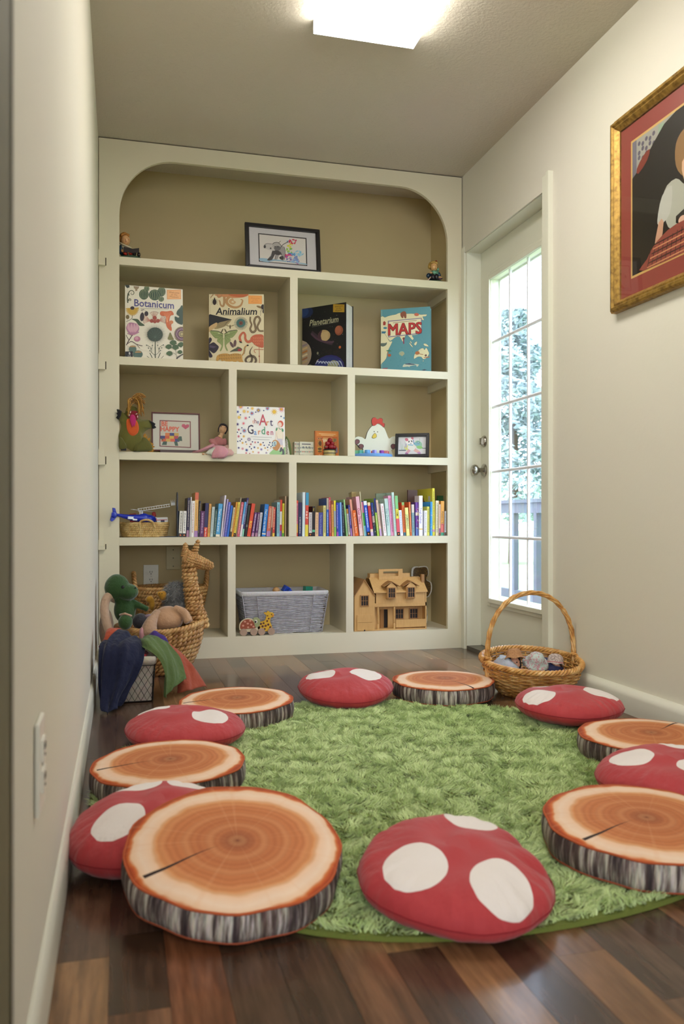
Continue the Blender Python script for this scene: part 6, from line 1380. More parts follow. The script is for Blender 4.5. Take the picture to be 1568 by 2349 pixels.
# patterned fabric snake / leaf ring behind the square book, and gift boxes
k_ = 0.000207
p0 = at(661, 1046, 4.12); m = cc(200, 745, k_)
t = thing('fabric_leaf', 'green and cream striped cloth leaf curling behind the square picture book', 'toy', (p0.x, 4.14, Z3 + 0.001))
q = MB().color('5c6a34'); q.puff([(a, max(b_, 0)) for a, b_ in P([(150, 260), (220, 310), (265, 400), (290, 520), (300, 640), (290, 740), (120, 745), (100, 500)], 3)], 0.010, 0, steps=3, shrink=0.3); q.build('leaf_body', 'felt', t, 50)
q = MB().color('d4d0bc'); q.puff([(a, max(b_, 0)) for a, b_ in P([(150, 330), (195, 370), (205, 500), (230, 620), (240, 740), (140, 744), (120, 540)], 3)], 0.004, -0.010, steps=3, shrink=0.3)
q.build('pale_stripe', 'felt', t, 50)
q = MB().color('3a1e20')
for k in range(12): a, b_ = m(165 + (k % 2) * 8, 350 + k * 33); q.box((a, -0.0148, b_), (0.008, 0.001, 0.0022))
o = q.build('stitches', 'felt', t); o['kind'] = 'stuff'
def gift(px0, px1, py0, Y, dpt, label, seed, text=None, yaw=0):
    A, B = at(px0, 1046, Y), at(px1, 1046, Y); h = at((px0 + px1) / 2, py0, Y).z - Z3; w = B.x - A.x
    t = thing('gift_box', label, 'box', ((A.x + B.x) / 2, Y, Z3 + 0.001), yaw, None)
    MB().color('d9d8c4').bx(-w / 2, w / 2, 0, dpt, 0, h).build('carton', 'print', t)
    q = MB(); rr = random.Random(seed)
    for r_i in range(4):
        z = h * (0.95 - r_i * 0.26) - 0.006; n = max(3, int(w / 0.0085))
        if text and r_i == 0: continue
        q.ln([(-w / 2, z + 0.002), (0, z - 0.0005), (w / 2, z + 0.002)], 0.0007, '6a6a60')
        for j in range(n):
            x = -w / 2 + (j + .5) * w / n; q.pl([(x - w / n * .32, z + 0.0005), (x, z - 0.008), (x + w / n * .32, z + 0.0005)], rr.choice(['4a7a70', 'b04040', '8aa078', 'c86a4a', '5a6a8a', '3f6a54']))
    if text:
        q.tx('WALDORF', 0, h * 0.86, w * 0.17, '2c2c50', 0, 0.02) if False else None
        for j in range(3): q.rc(-w * .3 + j * w * .22, -w * .3 + j * w * .22 + 0.007, h * .56, h * .68, '202850'); q.tx('CSE'[j] if False else '3', -w * .3 + j * w * .22 + 0.0035, h * .62, 0.009, 'e0e0d8')
        q.ln([(-w * .36, h * .84), (w * .3, h * .84)], 0.004, '3a3c54')
    q.build('bunting_print', 'print', t)
    return t
gift(675, 687, 1014, 4.14, 0.05, 'narrow bunting-patterned box, left of the lettered one', 3)
gift(687.5, 718.5, 1014, 4.12, 0.05, 'bunting-patterned box with three blue squares, beside the orange book', 5, 'x')
# apple jar
p0 = at(757.5, 1046, 4.055); sc0 = 0.000209
t = thing('apple_jar', 'small wooden barrel jar with a lid heaped with red apples', 'jar', (p0.x, 4.072, Z3 + 0.0008))
mb_ = MB(); mb_.lathe([(0.0285, 0), (0.030, 0.004), (0.0305, 0.013), (0.0305, 0.0145), (0.0305, 0.026), (0.030, 0.029)], 28); mb_.build('barrel', pine_mat('pale_pine', 'c9b878', 'a8945c'), t, 40)
MB().lathe([(0.0302, 0), (0.0318, 0.0005), (0.0318, 0.0035), (0.0302, 0.004)], 28, (0, 0, 0.0125)).build('band', MAT('17171a:0.4'), t, 40)
MB().lathe([(0.0005, 0.0), (0.0325, 0.0), (0.0330, 0.003), (0.030, 0.006), (0.0005, 0.006)], 28, (0, 0, 0.0292)).build('lid', MAT('1b1a1c:0.4'), t, 40)
for (x, y, z, r) in ((-0.019, -0.008, 0.045, .0125), (0.004, -0.016, 0.047, .0145), (0.022, -0.006, 0.045, .0125), (-0.006, 0.012, 0.046, .013), (0.016, 0.012, 0.046, .012), (-0.012, -0.008, 0.063, .0135), (0.011, -0.008, 0.064, .0125), (0.0, 0.006, 0.064, .012), (0.0, -0.004, 0.080, .0135)):
    q = MB(); q.lathe([(0.001, r * .62), (r * .45, r * .86), (r * .85, r * .5), (r, 0), (r * .8, -r * .6), (r * .35, -r * .88), (0.001, -r * .8)][::-1], 14, (x, y, z)); q.build('apple', MAT('8e1720:0.2'), t, True)
q = MB().color('3a6a34').ell((-0.026, -0.018, 0.047), (0.005, 0.001, 0.003)); q.ell((0.018, -0.012, 0.072), (0.004, 0.001, 0.003)); q.build('leaves', 'plastic', t, True)

# hen cut-out
k_ = 0.000290; p0 = at(868, 1047, 4.14); m = cc(520, 800, k_)
t = thing('hen_cutout', 'white painted wooden hen cut-out with a red comb', 'ornament', (p0.x, 4.16, Z3 + 0.001), R(-2))
body = P([(290, 455), (330, 330), (400, 230), (470, 190), (520, 175), (600, 210), (640, 240), (680, 320), (732, 435), (800, 400), (860, 395), (920, 410), (940, 480), (900, 560), (870, 600), (800, 640), (780, 660), (780, 800), (240, 800), (250, 640), (190, 620), (150, 570), (100, 500), (96, 440), (150, 412), (230, 425)], 3)
MB().color('23201e').prism(body, -0.001, 0.010).build('black_outline', 'plastic', t)
cx_ = sum(p[0] for p in body) / len(body); cz_ = sum(p[1] for p in body) / len(body)
MB().color('dcdcc8').prism([(cx_ + (x - cx_) * 0.985, cz_ + (z - cz_) * 0.985) for x, z in body], -0.003, -0.0011).build('body', 'paint', t)
comb = P([(410, 195), (400, 130), (420, 75), (470, 62), (515, 95), (570, 70), (615, 95), (612, 150), (650, 170), (650, 210), (632, 240), (580, 190), (525, 170), (470, 210), (430, 215)], 3)
MB().color('23201e').prism(comb, -0.0042, -0.003).build('comb_outline', 'plastic', t)
c2 = (sum(p[0] for p in comb) / len(comb), sum(p[1] for p in comb) / len(comb)); MB().color('c03a2c').prism([(c2[0] + (x - c2[0]) * .94, c2[1] + (z - c2[1]) * .94) for x, z in comb], -0.0058, -0.0043).build('comb', 'paint', t)
for pts in ([(104, 480), (140, 460), (185, 480), (180, 530), (130, 560), (104, 540)], [(160, 580), (200, 545), (255, 560), (255, 610), (200, 630)], [(850, 460), (890, 445), (915, 460), (905, 520), (860, 510)], [(765, 560), (800, 530), (860, 550), (850, 600), (800, 630), (770, 600)]):
    f = P(pts, 3); f2 = (sum(p[0] for p in f) / len(f), sum(p[1] for p in f) / len(f)); q = MB().color('23201e').prism(f, -0.0045, -0.0031); q.color('75484a').prism([(f2[0] + (x - f2[0]) * .85, f2[1] + (z - f2[1]) * .85) for x, z in f], -0.0055, -0.0046); q.build('wing_feather', 'paint', t)
q = MB().color('23201e'); q.ell((*m(455, 318)[:1], -0.004, m(455, 318)[1]), (0.0022, 0.001, 0.0028)); q.ell((m(519, 322)[0], -0.004, m(519, 322)[1]), (0.0022, 0.001, 0.0028)); q.build('eyes', 'plastic', t, True)
f = P([(468, 345), (500, 380), (495, 420), (450, 442), (412, 430), (425, 390)], 3); q = MB().color('23201e').prism(f, -0.0045, -0.0031); f2 = (sum(p[0] for p in f) / len(f), sum(p[1] for p in f) / len(f)); q.color('d8bc48').prism([(f2[0] + (x - f2[0]) * .88, f2[1] + (z - f2[1]) * .88) for x, z in f], -0.006, -0.0046); q.build('beak', 'paint', t)
# shape sorter tray
p0 = at(862, 1046, 4.07)
t = thing('shape_sorter_tray', 'round light blue wooden tray holding coloured shape blocks', 'toy', (p0.x, 4.145, Z3 + 0.0008))
MB().lathe([(0.098, 0), (0.105, 0.004), (0.107, 0.014), (0.103, 0.019), (0.098, 0.019), (0.096, 0.014), (0.001, 0.014)], 48).build('tray', MAT('6c9fdc:0.35'), t, 40)
def shape(name, col, x, y, r, n, hgt, lab, rot=0):
    tt = thing('shape_block', lab, 'block', (p0.x + x, 4.145 + y, Z3 + 0.0155), rot, 'blocks in the shape sorter tray')
    MB().color(col).lathe([(r * .96, 0), (r, 0.001), (r, hgt - .0015), (r * .94, hgt)], n).build('block', 'plastic', tt, 40 if n > 8 else False)
for args in (('4fae74', -0.086, -0.012, 0.0135, 4, 'green square block at the left of the blue tray', .6), ('5cb8a8', -0.070, -0.042, 0.0135, 8, 'teal block at the front left of the blue tray', 0), ('5a9ad0', -0.042, -0.062, 0.0145, 20, 'blue round block at the front of the blue tray', 0), ('8a86d8', -0.006, -0.066, 0.0125, 6, 'lilac hexagonal block in the middle of the blue tray', 0.3), ('9448a8', 0.036, -0.058, 0.0125, 6, 'violet hexagonal block right of the lilac one', 0), ('e08888', 0.064, -0.044, 0.0125, 4, 'pink square block at the right of the blue tray', 0.2), ('c03c44', 0.078, -0.008, 0.0140, 4, 'red square block at the right edge of the blue tray', 0.8), ('8cc890', -0.052, 0.020, 0.014, 20, 'pale green round block at the back of the blue tray', 0), ('d8c43c', -0.022, 0.010, 0.010, 4, 'yellow block at the back of the blue tray', 0.5), ('b83038', 0.0, -0.012, 0.009, 4, 'small dark red block behind the lilac one', 0.4), ('cdb98c', 0.028, 0.020, 0.0095, 20, 'plain wooden block at the back of the blue tray', 0)):
    shape('b', args[0], args[1], args[2], args[3], args[4], 0.022, args[5], args[6])
# ================================================================== SHELF FOUR, LEFT: TOY BASKET AND BOOKEND
SEA = wicker_mat('seagrass', 'b08a4c', 'cfae70', 'e0c890')
HYA = wicker_mat('water_hyacinth', '8a5e30', 'b88a52', 'd0aa70', 0.5, 25)
WIL = wicker_mat('willow', 'a87034', 'cf9a54', 'e8c48a', 0.4, 30)
def oval(rx_, ry_, z, n=48, pw=2.6, zf=None):
    out = []
    for i in range(n):
        a = 2 * pi * i / n; c_, s_ = cos(a), sin(a)
        x = rx_ * abs(c_) ** (2 / pw) * (1 if c_ >= 0 else -1); y = ry_ * abs(s_) ** (2 / pw) * (1 if s_ >= 0 else -1)
        out.append((x, y, z + (zf(a) if zf else 0)))
    return out
A_, B_ = at(274, 1230, 4.05), at(386, 1230, 4.05)
bw = (B_.x - A_.x) / 2
t = thing('toy_basket', 'shallow oval seagrass basket of toy vehicles', 'basket', ((A_.x + B_.x) / 2 + 0.004, 4.155, Z4 + 0.001))
q = MB()
for i in range(6): f = i / 5; rope(q, oval(bw * (0.90 + 0.09 * f), 0.098 + 0.008 * f, 0.006 + 0.0098 * i), 0.0062, 0.017, 2, True, 5, 7)
q.build('weave', SEA, t, True)['kind'] = 'stuff'
q = MB(); rope(q, oval(bw * 1.0, 0.107, 0.064), 0.0060, 0.02, 3, True, 5, 8); q.build('rim', SEA, t, True)
MB().lathe([(1, 0), (1, 0.004)], 40, (0, 0, 0.0005), bw * 0.88, 0.094).build('bottom', SEA, t)
for s_ in (-1, 1):
    q = MB(); rope(q, catmull([(-0.034 + 0.012, s_ * 0.108, 0.045), (-0.022, s_ * 0.115, 0.072), (0.006, s_ * 0.117, 0.082), (0.034, s_ * 0.115, 0.072), (0.046, s_ * 0.108, 0.042)], 6), 0.0042, 0.012, 3, False, 5, 8); q.build('handle', SEA, t, True)
BX, BZ = t.location.x, Z4
# helicopter
t = thing('toy_helicopter', 'blue plastic toy helicopter sticking out of the seagrass basket', 'toy helicopter', (0.080, 4.078, BZ + 0.082), (0, R(3), R(33))); t.scale = (1.2, 1.2, 1.2)
q = MB(); q.ell((0.040, 0, 0.004), (0.040, 0.020, 0.020)); q.tube([(0.02, 0, 0.006), (-0.05, 0, 0.008), (-0.112, 0, 0.016)], [0.018, 0.011, 0.005], 10); q.ell((0.02, 0, 0.014), (0.024, 0.015, 0.014)); q.color('1d2fa8'); blob(q, 'fuselage', 'plastic', t, 0.003)
q = MB().color('1d2fa8'); q.prism([(-0.125, -0.012), (-0.116, -0.006), (-0.104, 0.010), (-0.108, 0.024), (-0.114, 0.040), (-0.124, 0.041), (-0.122, 0.022), (-0.128, 0.008), (-0.132, -0.008)], -0.0025, 0.0025); q.ell((-0.118, -0.004, 0.015), (0.013, 0.003, 0.013), None, 14, 6); o = q.build('tail_fin', 'plastic', t, 40)
q = MB().color('dfe3ea'); q.box((-0.046, -0.0105, 0.006), (0.03, 0.002, 0.010)); q.box((-0.030, -0.0125, 0.0), (0.020, 0.002, 0.006)); q.build('white_decal', 'plastic', t)
q = MB().color('c8ccd4'); q.cyl((0.01, 0, 0.025), (0.01, 0, 0.036), 0.004, 8); q.build('rotor_mast', 'plastic', t)
q = MB().color('cfd4dc'); 
for a in (0.5, 0.5 + pi): q.box((0.01 + 0.04 * cos(a), 0.04 * sin(a), 0.037), (0.085, 0.008, 0.0015), None) if False else q.add([(0.01 + cos(a) * r_ - sin(a) * w_, sin(a) * r_ + cos(a) * w_, 0.037 + dz) for r_, w_, dz in ((0.0, -.004, 0), (0.085, -.005, 0), (0.085, .005, 0), (0.0, .004, 0), (0.0, -.004, .0015), (0.085, -.005, .0015), (0.085, .005, .0015), (0.0, .004, .0015))], [(3, 2, 1, 0), (4, 5, 6, 7), (0, 1, 5, 4), (1, 2, 6, 5), (2, 3, 7, 6), (3, 0, 4, 7)])
q.build('rotor_blades', 'plastic', t)
# ambulance
t = thing('toy_ambulance', 'white toy ambulance in the seagrass basket', 'toy car', (BX + 0.058, 4.135, BZ + 0.040), (0, R(-2), R(2)))
q = MB().color('d9dade'); q.box((0, 0, 0.028), (0.105, 0.045, 0.052)); q.box((-0.064, 0, 0.018), (0.03, 0.043, 0.032), None, 0.8); o = q.build('body', 'plastic', t); m_ = o.modifiers.new('b', 'BEVEL'); m_.width = 0.004; m_.segments = 2
q = MB(); q.rc(-0.045, 0.048, 0.040, 0.043, 'b83038'); q.rc(-0.045, 0.0, 0.044, 0.050, 'c03a3c'); q.tx('AMBULANCE', -0.022, 0.047, 0.006, 'f0f0f0', 0, 0.02); q.rc(0.018, 0.036, 0.030, 0.040, '26305c'); q.rc(-0.02, 0.0, 0.028, 0.040, '26305c'); o = q.build('markings', 'print', t); o.location = (0, -0.0228, 0)
for x in (-0.05, 0.035):
    for y in (-0.020, 0.020): MB().cyl((x, y - 0.004, 0.002), (x, y + 0.004, 0.002), 0.010, 14).build('wheel', MAT('1c1c1e:0.6'), t, 40)
# fire engine with ladder
t = thing('toy_fire_engine', 'red toy fire engine with a long white ladder raised to the right', 'toy truck', (BX - 0.005, 4.185, BZ + 0.050), (0, R(-4), R(-3)))
q = MB().color('8f1418'); q.box((0.0, 0, 0.030), (0.12, 0.04, 0.036)); q.box((-0.045, 0, 0.056), (0.036, 0.038, 0.020), None, 0.85); q.box((0.055, 0, 0.056), (0.022, 0.036, 0.022), None, 0.7); o = q.build('body', 'plastic', t); m_ = o.modifiers.new('b', 'BEVEL'); m_.width = 0.003; m_.segments = 2
q = MB().color('3c4450'); q.box((-0.0455, -0.0185, 0.057), (0.022, 0.002, 0.010)); q.build('window', 'plastic', t)
for x in (-0.04, 0.04): MB().cyl((x, -0.022, 0.012), (x, 0.022, 0.012), 0.012, 14).build('wheel', MAT('1c1c1e:0.6'), t, 40)
q = MB().color('dcdcda')
for y in (-0.009, 0.009):
    for z in (0.0, 0.012): q.box((0.065, y, 0.077 + z), (0.155, 0.003, 0.003), Matrix.Rotation(R(-5), 4, 'Y'))
for k in range(13):
    x = -0.008 + k * 0.0122
    q.box((x, 0, 0.077), (0.003, 0.018, 0.0025), Matrix.Rotation(R(-5), 4, 'Y'))
    for y in (-0.009, 0.009): q.box((x, y, 0.083), (0.0022, 0.0022, 0.014), Matrix.Rotation(R(-5), 4, 'Y'))
q.box((-0.008, 0, 0.062), (0.012, 0.02, 0.034)); q.build('ladder', 'plastic', t)
q = MB().color('d8d8d6'); q.box((0.150, 0, 0.100), (0.020, 0.024, 0.014)); q.box((0.150, 0, 0.110), (0.022, 0.026, 0.002)); 
for x in (-0.009, 0, 0.009): q.box((0.150 + x, -0.012, 0.115), (0.002, 0.002, 0.010))
q.build('ladder_cage', 'plastic', t)
# bookend
A_ = at(407, 1232, 4.08); h_ = at(412, 1129, 4.08).z - Z4
t = thing('bookend', 'blue metal bookend holding up the left end of the books', 'bookend', (A_.x, 4.06, Z4 + 0.0006))
q = MB(); q.prism([(0, 0), (0.12, 0), (0.12, h_ * .8), (0.105, h_ * .96), (0.08, h_), (0.04, h_), (0.015, h_ * .96), (0, h_ * .8)], -0.0012, 0.0012, Matrix.Rotation(pi / 2, 4, 'Z')); q.build('upright', MAT('1c3458:0.35'), t)
MB().bx(-0.085, 0.0, 0, 0.12, 0, 0.0012).build('foot_plate', MAT('1f3f78:0.35'), t)

# ================================================================== BOTTOM SHELF
# grey yarn storage basket
A_, B_ = at(566, 1447, 4.06), at(742, 1447, 4.06); TA, TB2 = at(551, 1360, 4.05), at(754, 1360, 4.05)
wb, wt = (B_.x - A_.x) / 2, (TB2.x - TA.x) / 2; hb = at(650, 1357, 4.05).z - Z5
t = thing('storage_basket', 'rectangular grey yarn storage basket with a fabric rim', 'basket', ((A_.x + B_.x) / 2, 4.060 + 0.125, Z5 + 0.0008))
GY = wicker_mat('grey_yarn', '8e8a92', 'a9a6ad', 'c0bdc2', 0.85, 60)
def rrect(a, b_, z, r=0.02, n=5, jit=0):
    pts = []
    for cx_, cy_, a0 in ((a - r, b_ - r, 0), (-a + r, b_ - r, pi / 2), (-a + r, -b_ + r, pi), (a - r, -b_ + r, 1.5 * pi)):
        for k in range(n + 1): g = a0 + pi / 2 * k / n; pts.append((cx_ + r * cos(g), cy_ + r * sin(g), z))
    out = []
    for i, p in enumerate(pts):
        q_ = pts[(i + 1) % len(pts)]; d = sqrt((p[0] - q_[0]) ** 2 + (p[1] - q_[1]) ** 2); k = max(1, int(d / 0.02))
        for j in range(k): f = j / k; out.append((p[0] + (q_[0] - p[0]) * f, p[1] + (q_[1] - p[1]) * f, z))
    return out
q = MB(); rr = random.Random(6); nr = 27
for i in range(nr):
    f = i / (nr - 1); a = wb + (wt - wb) * f * 0.97; b_ = 0.108 + 0.015 * f; z = 0.004 + (hb - 0.022) * f; ph = rr.uniform(0, 6)
    pts = [(x, y, zz + 0.0016 * sin(x * 38 + ph) + 0.0012 * sin(x * 90 + ph * 2)) for x, y, zz in rrect(a, b_, z)]
    q.tube(pts, 0.0023, 5, True)
o = q.build('yarn_weave', GY, t, True); o['kind'] = 'stuff'
for f in (-0.33, 0.33):
    q = MB(); rope(q, [(f * 2 * wb * .98, -0.1105, 0.004), (f * 2 * wt * .98, -0.126, hb - 0.016)], 0.0022, 0.007, 2, False, 4, 6); q.build('rib', GY, t, True)
for sx_ in (-1, 1):
    q = MB(); rope(q, [(sx_ * (wb - 0.006), -0.1115, 0.004), (sx_ * (wt - 0.006), -0.1265, hb - 0.016)], 0.0024, 0.007, 2, False, 4, 6); q.build('rib', GY, t, True)
q = MB(); P_ = [rrect(wt * k0, 0.126 * k1, z) for k0, k1, z in ((0.998, 1.0, hb - 0.022), (1.012, 1.02, hb - 0.018), (1.016, 1.03, hb - 0.006), (1.01, 1.02, hb), (0.985, 0.985, hb - 0.001), (0.965, 0.96, hb - 0.012), ((wb + wt) / 2 / wt * 0.955, 0.88, hb * 0.5), (wb / wt * 0.955, 0.82, 0.012))]; n_ = min(len(p) for p in P_); P_ = [p[:n_] for p in P_]
LIN = MAT('c9c6c6:0.9:0:120:0.3'); q.grid(P_, closed=True).build('fabric_liner', LIN, t, True)
q = MB().bx(-wb * .9, wb * .9, -0.095, 0.095, 0.002, 0.012); q.build('bottom', LIN, t)
MB().bx(-wb * .9, wb * .9, -0.095, 0.095, 0.0125, hb - 0.045).build('padding', MAT('8a8588:0.95:0:30:0.5'), t)
sx0 = t.location.x; sz0 = Z5 + hb - 0.045
def loose(name, label, px, col, dy, kind, s_, rot, dz=0.0):
    X = at(px, 1350, 4.185 + dy).x; tt = thing(name, label, 'block' if kind != 'ball' else 'ball', (X, 4.185 + dy, sz0 + 0.002 + dz), rot, None)
    q = MB()
    if kind == 'ball': q.ell((0, 0, s_), s_, None, 20, 12); q.build('ball', col, tt, True)
    elif kind == 'cube': o = q.box((0, 0, s_), (2 * s_, 2 * s_, 2 * s_)).build('block', col, tt); m_ = o.modifiers.new('b', 'BEVEL'); m_.width = 0.002
    elif kind == 'tri': o = q.prism([(-s_ * 1.6, 0), (s_ * 1.6, 0), (0, s_ * 1.9)], -s_ * .7, s_ * .7).build('block', col, tt); m_ = o.modifiers.new('b', 'BEVEL'); m_.width = 0.001
    elif kind == 'cyl': q.lathe([(s_ * .95, 0), (s_, 0.001), (s_, 2 * s_), (s_ * .95, 2 * s_ + .001)], 24).build('block', col, tt, 40)
    return tt
BW = pine_mat('block_wood', 'c89a62', 'b58450')
loose('wooden_ball', 'plain wooden ball at the left of the grey yarn basket', 633, BW, -0.02, 'ball', 0.0185, 0, 0.02)
loose('wooden_ball', 'smaller wooden ball half hidden at the far left of the grey basket', 578, BW, -0.02, 'ball', 0.0165, 0, 0.0)
loose('toy_block', 'bright blue wooden cube tipped on its corner in the grey basket', 652, MAT('1c44b0:0.4'), 0.0, 'cube', 0.0165, (R(10), R(32), R(20)), 0.028)
loose('toy_block', 'flat blue triangular block beside the tipped blue cube', 664, MAT('1c44b0:0.4'), -0.03, 'tri', 0.016, (0, 0, R(10)), 0.019)
loose('toy_block', 'teal cylinder block at the right of the grey basket', 705, MAT('1d8a74:0.4'), 0.0, 'cube', 0.0195, (0, R(4), R(12)), 0.016)

# rolling toys
def pull_toy(name, label, cat, px, w_px, body_pts, fill, spots, spotc, extra, px_w):
    k = (at(px + 10, 1450, 4.035).x - at(px, 1450, 4.035).x) / 10 / 2.8; p0 = at(px, 1450, 4.035)
    tt = thing(name, label, cat, (p0.x, 4.040, Z5 + 0.001)); return tt, k
# turtle: crop coordinates scale 2.8 per px, origin x 500, y 1240
k_ = (at(600, 1450, 4.035).x - at(590, 1450, 4.035).x) / 28
def toy(name, label, cat, cx0): tt = thing(name, label, cat, (at(500 + cx0 / 2.8, 1450, 4.04).x, 4.045, Z5 + 0.001)); return tt, cc(cx0, 603, k_)
t, m = toy('rolling_turtle', 'wooden rolling turtle toy with a red-brown shell', 'toy animal', 200)
def PP(pts, s=3): return [(a, b_) for a, b_ in cm2([m(*p) for p in pts], s)]
MB().color('d8caa8').prism(PP([(150, 575), (136, 545), (150, 510), (190, 494), (230, 505), (262, 540), (268, 560), (240, 580)]), -0.004, 0.006).build('body_base', 'paint', t)
MB().color('96482c').prism(PP([(146, 560), (145, 530), (165, 506), (195, 500), (222, 512), (240, 545), (238, 556), (190, 560)]), -0.0065, -0.0041).build('shell', 'paint', t)
q = MB().color('d09078')
for x, y in ((160, 540), (172, 515), (190, 528), (205, 510), (212, 535), (192, 552), (226, 548)): q.ell((m(x, y)[0], -0.0066, m(x, y)[1]), (7.5 * k_, 0.0008, 6.5 * k_), None, 10, 5)
q.build('shell_spots', 'paint', t)
MB().color('9aa070').prism(PP([(225, 500), (245, 490), (266, 500), (270, 520), (262, 545), (240, 552), (232, 530)]), -0.007, 0.007).build('head', 'paint', t)
q = MB().color('e8e4d4').ell((m(242, 516)[0], -0.0075, m(242, 516)[1]), (9 * k_, .001, 11 * k_)); q.color('1c1a1c').ell((m(240, 517)[0], -0.0085, m(240, 517)[1]), (6 * k_, .001, 7 * k_)); q.build('eye', 'plastic', t, True)
WHW = pine_mat('wheel_wood', 'b89a84', 'a08470')
for x in (162, 227):
    for y in (-0.014, 0.012): MB().cyl((m(x, 0)[0], y - 0.004, 23 * k_), (m(x, 0)[0], y + 0.004, 23 * k_), 22.5 * k_, 24).build('wheel', WHW, t, 40)
t, m = toy('rolling_giraffe', 'wooden rolling giraffe toy, yellow with brown patches', 'toy animal', 308)
MB().color('d8a828').prism(PP([(262, 575), (256, 540), (268, 520), (295, 515), (306, 500), (310, 478), (296, 468), (300, 458), (312, 462), (318, 452), (330, 455), (332, 460), (350, 462), (360, 474), (354, 490), (338, 494), (334, 520), (345, 545), (345, 570), (330, 580)], 2), -0.004, 0.006).build('body', 'paint', t)
q = MB().color('5a2c1c')
for x, y, r in ((275, 532, 8), (292, 528, 7), (305, 545, 8), (285, 548, 8), (322, 538, 8), (315, 515, 7), (325, 500, 6), (318, 482, 5), (335, 555, 7), (266, 550, 5), (300, 565, 6)): q.ell((m(x, y)[0], -0.0042, m(x, y)[1]), (r * k_, 0.0008, r * 0.9 * k_), None, 7, 5)
q.ell((m(344, 474)[0], -0.0045, m(344, 474)[1]), (3.5 * k_, .001, 3.5 * k_)); q.build('patches', 'paint', t)
q = MB().color('d87a30').ell((m(354, 482)[0], -0.0042, m(354, 482)[1]), (5 * k_, .001, 6 * k_)); q.build('cheek', 'paint', t)
for x in (277, 340):
    for y in (-0.014, 0.012): MB().cyl((m(x, 0)[0], y - 0.004, 23 * k_), (m(x, 0)[0], y + 0.004, 23 * k_), 22.5 * k_, 24).build('wheel', WHW, t, 40)

# ---- dollhouse (crop coords 2.8 per px, origin 500,1240)
PINE = pine_mat('birch_ply', 'cfa468', 'b98c50'); PINED = pine_mat('birch_ply_edge', 'a87844', '8f6234')
k_ = (at(900, 1440, 4.06).x - at(890, 1440, 4.06).x) / 28
A_ = at(500 + 1003 / 2.8, 1437, 4.06)
t = thing('dollhouse', 'wooden dollhouse with porch, two dormers, side wing and carrying handle', 'dollhouse', (A_.x, 4.050, Z5 + 0.001))
def D(x, y): return ((x - 1003) * k_, (555 - y) * k_)
def win(x0, y0, x1, y1, dy, par, nx=3, ny=2):
    (a, z1), (b_, z0) = D(x0, y0), D(x1, y1); f = 0.0045
    MB().bx(a, b_, dy - 0.0008, dy - 0.0002, z0, z1).build('window_opening', MAT('241a14:0.7'), par)
    q = MB(); q.bx(a - f, a, dy - 0.004, dy, z0 - f, z1 + f); q.bx(b_, b_ + f, dy - 0.004, dy, z0 - f, z1 + f); q.bx(a, b_, dy - 0.004, dy, z0 - f, z0); q.bx(a, b_, dy - 0.004, dy, z1, z1 + f)
    for i in range(1, nx): x = a + (b_ - a) * i / nx; q.bx(x - 0.0009, x + 0.0009, dy - 0.003, dy - 0.001, z0, z1)
    for j in range(1, ny): z = z0 + (z1 - z0) * j / ny; q.bx(a, b_, dy - 0.0031, dy - 0.0011, z - 0.0009, z + 0.0009)
    q.build('window_frame', PINED, par)
W1 = D(1335, 0)[0]; H2 = D(0, 325)[1]
# main body: floor, back, sides, upper storey front, porch
q = MB(); q.bx(0, W1, 0, 0.20, 0, 0.006); o = q.build('base', PINE, t)
MB().bx(0, W1, 0.194, 0.2, 0.0062, H2).build('rear_wall', PINE, t)
MB().bx(0, 0.006, 0.045, 0.1938, 0.0062, H2).build('side_wall', PINE, t); MB().bx(W1 - 0.006, W1, 0.0, 0.1938, 0.0062, H2).build('side_wall', PINE, t)
lw = MB(); (dx0, dz1), (dx1, _) = D(1052, 434), D(1102, 530)
lw.bx(0.0062, dx0, 0.045, 0.050, 0.0062, D(0, 412)[1]); lw.bx(dx0, dx1, 0.045, 0.050, dz1, D(0, 412)[1]); lw.bx(dx1, W1 - 0.0062, 0.045, 0.050, 0.0062, D(0, 412)[1]); lw.build('ground_floor_front', PINE, t)
MB().bx(dx0, dx1, 0.052, 0.053, 0.0062, dz1).build('doorway', MAT('241a14:0.8'), t)
q = MB(); q.bx(-0.0005, 0.0035, 0, 0.024, 0, dz1 - 0.007); o = q.build('front_door', PINED, t); o.location = (dx0, 0.043, 0.0065); o.rotation_euler = (0, 0, R(-62))
MB().bx(0.0, W1, 0.0, 0.0448, D(0, 412)[1], D(0, 390)[1]).build('porch_beam', PINE, t)
MB().bx(0.0062, W1 - 0.0062, 0.002, 0.0075, D(0, 390)[1] + .0002, H2).build('upper_front', PINE, t)
q = MB(); q.bx(D(1138, 0)[0], W1 - .0062, 0.0, 0.005, D(0, 540)[1], D(0, 493)[1]); q.build('porch_rail', PINE, t)
for x in (1024, 1128):
    X = D(x, 0)[0]; zt_ = D(0, 413)[1]; MB().lathe([(0.006, 0.0063), (0.006, 0.030), (0.0035, 0.033), (0.0045, 0.045), (0.0055, 0.055), (0.0035, 0.068), (0.0055, 0.074), (0.0055, zt_ - 0.0005)], 14, (X, 0.007, 0)).build('porch_post', PINE, t, 40)
win(1153, 436, 1200, 492, 0.045, t); win(1246, 436, 1294, 492, 0.045, t)
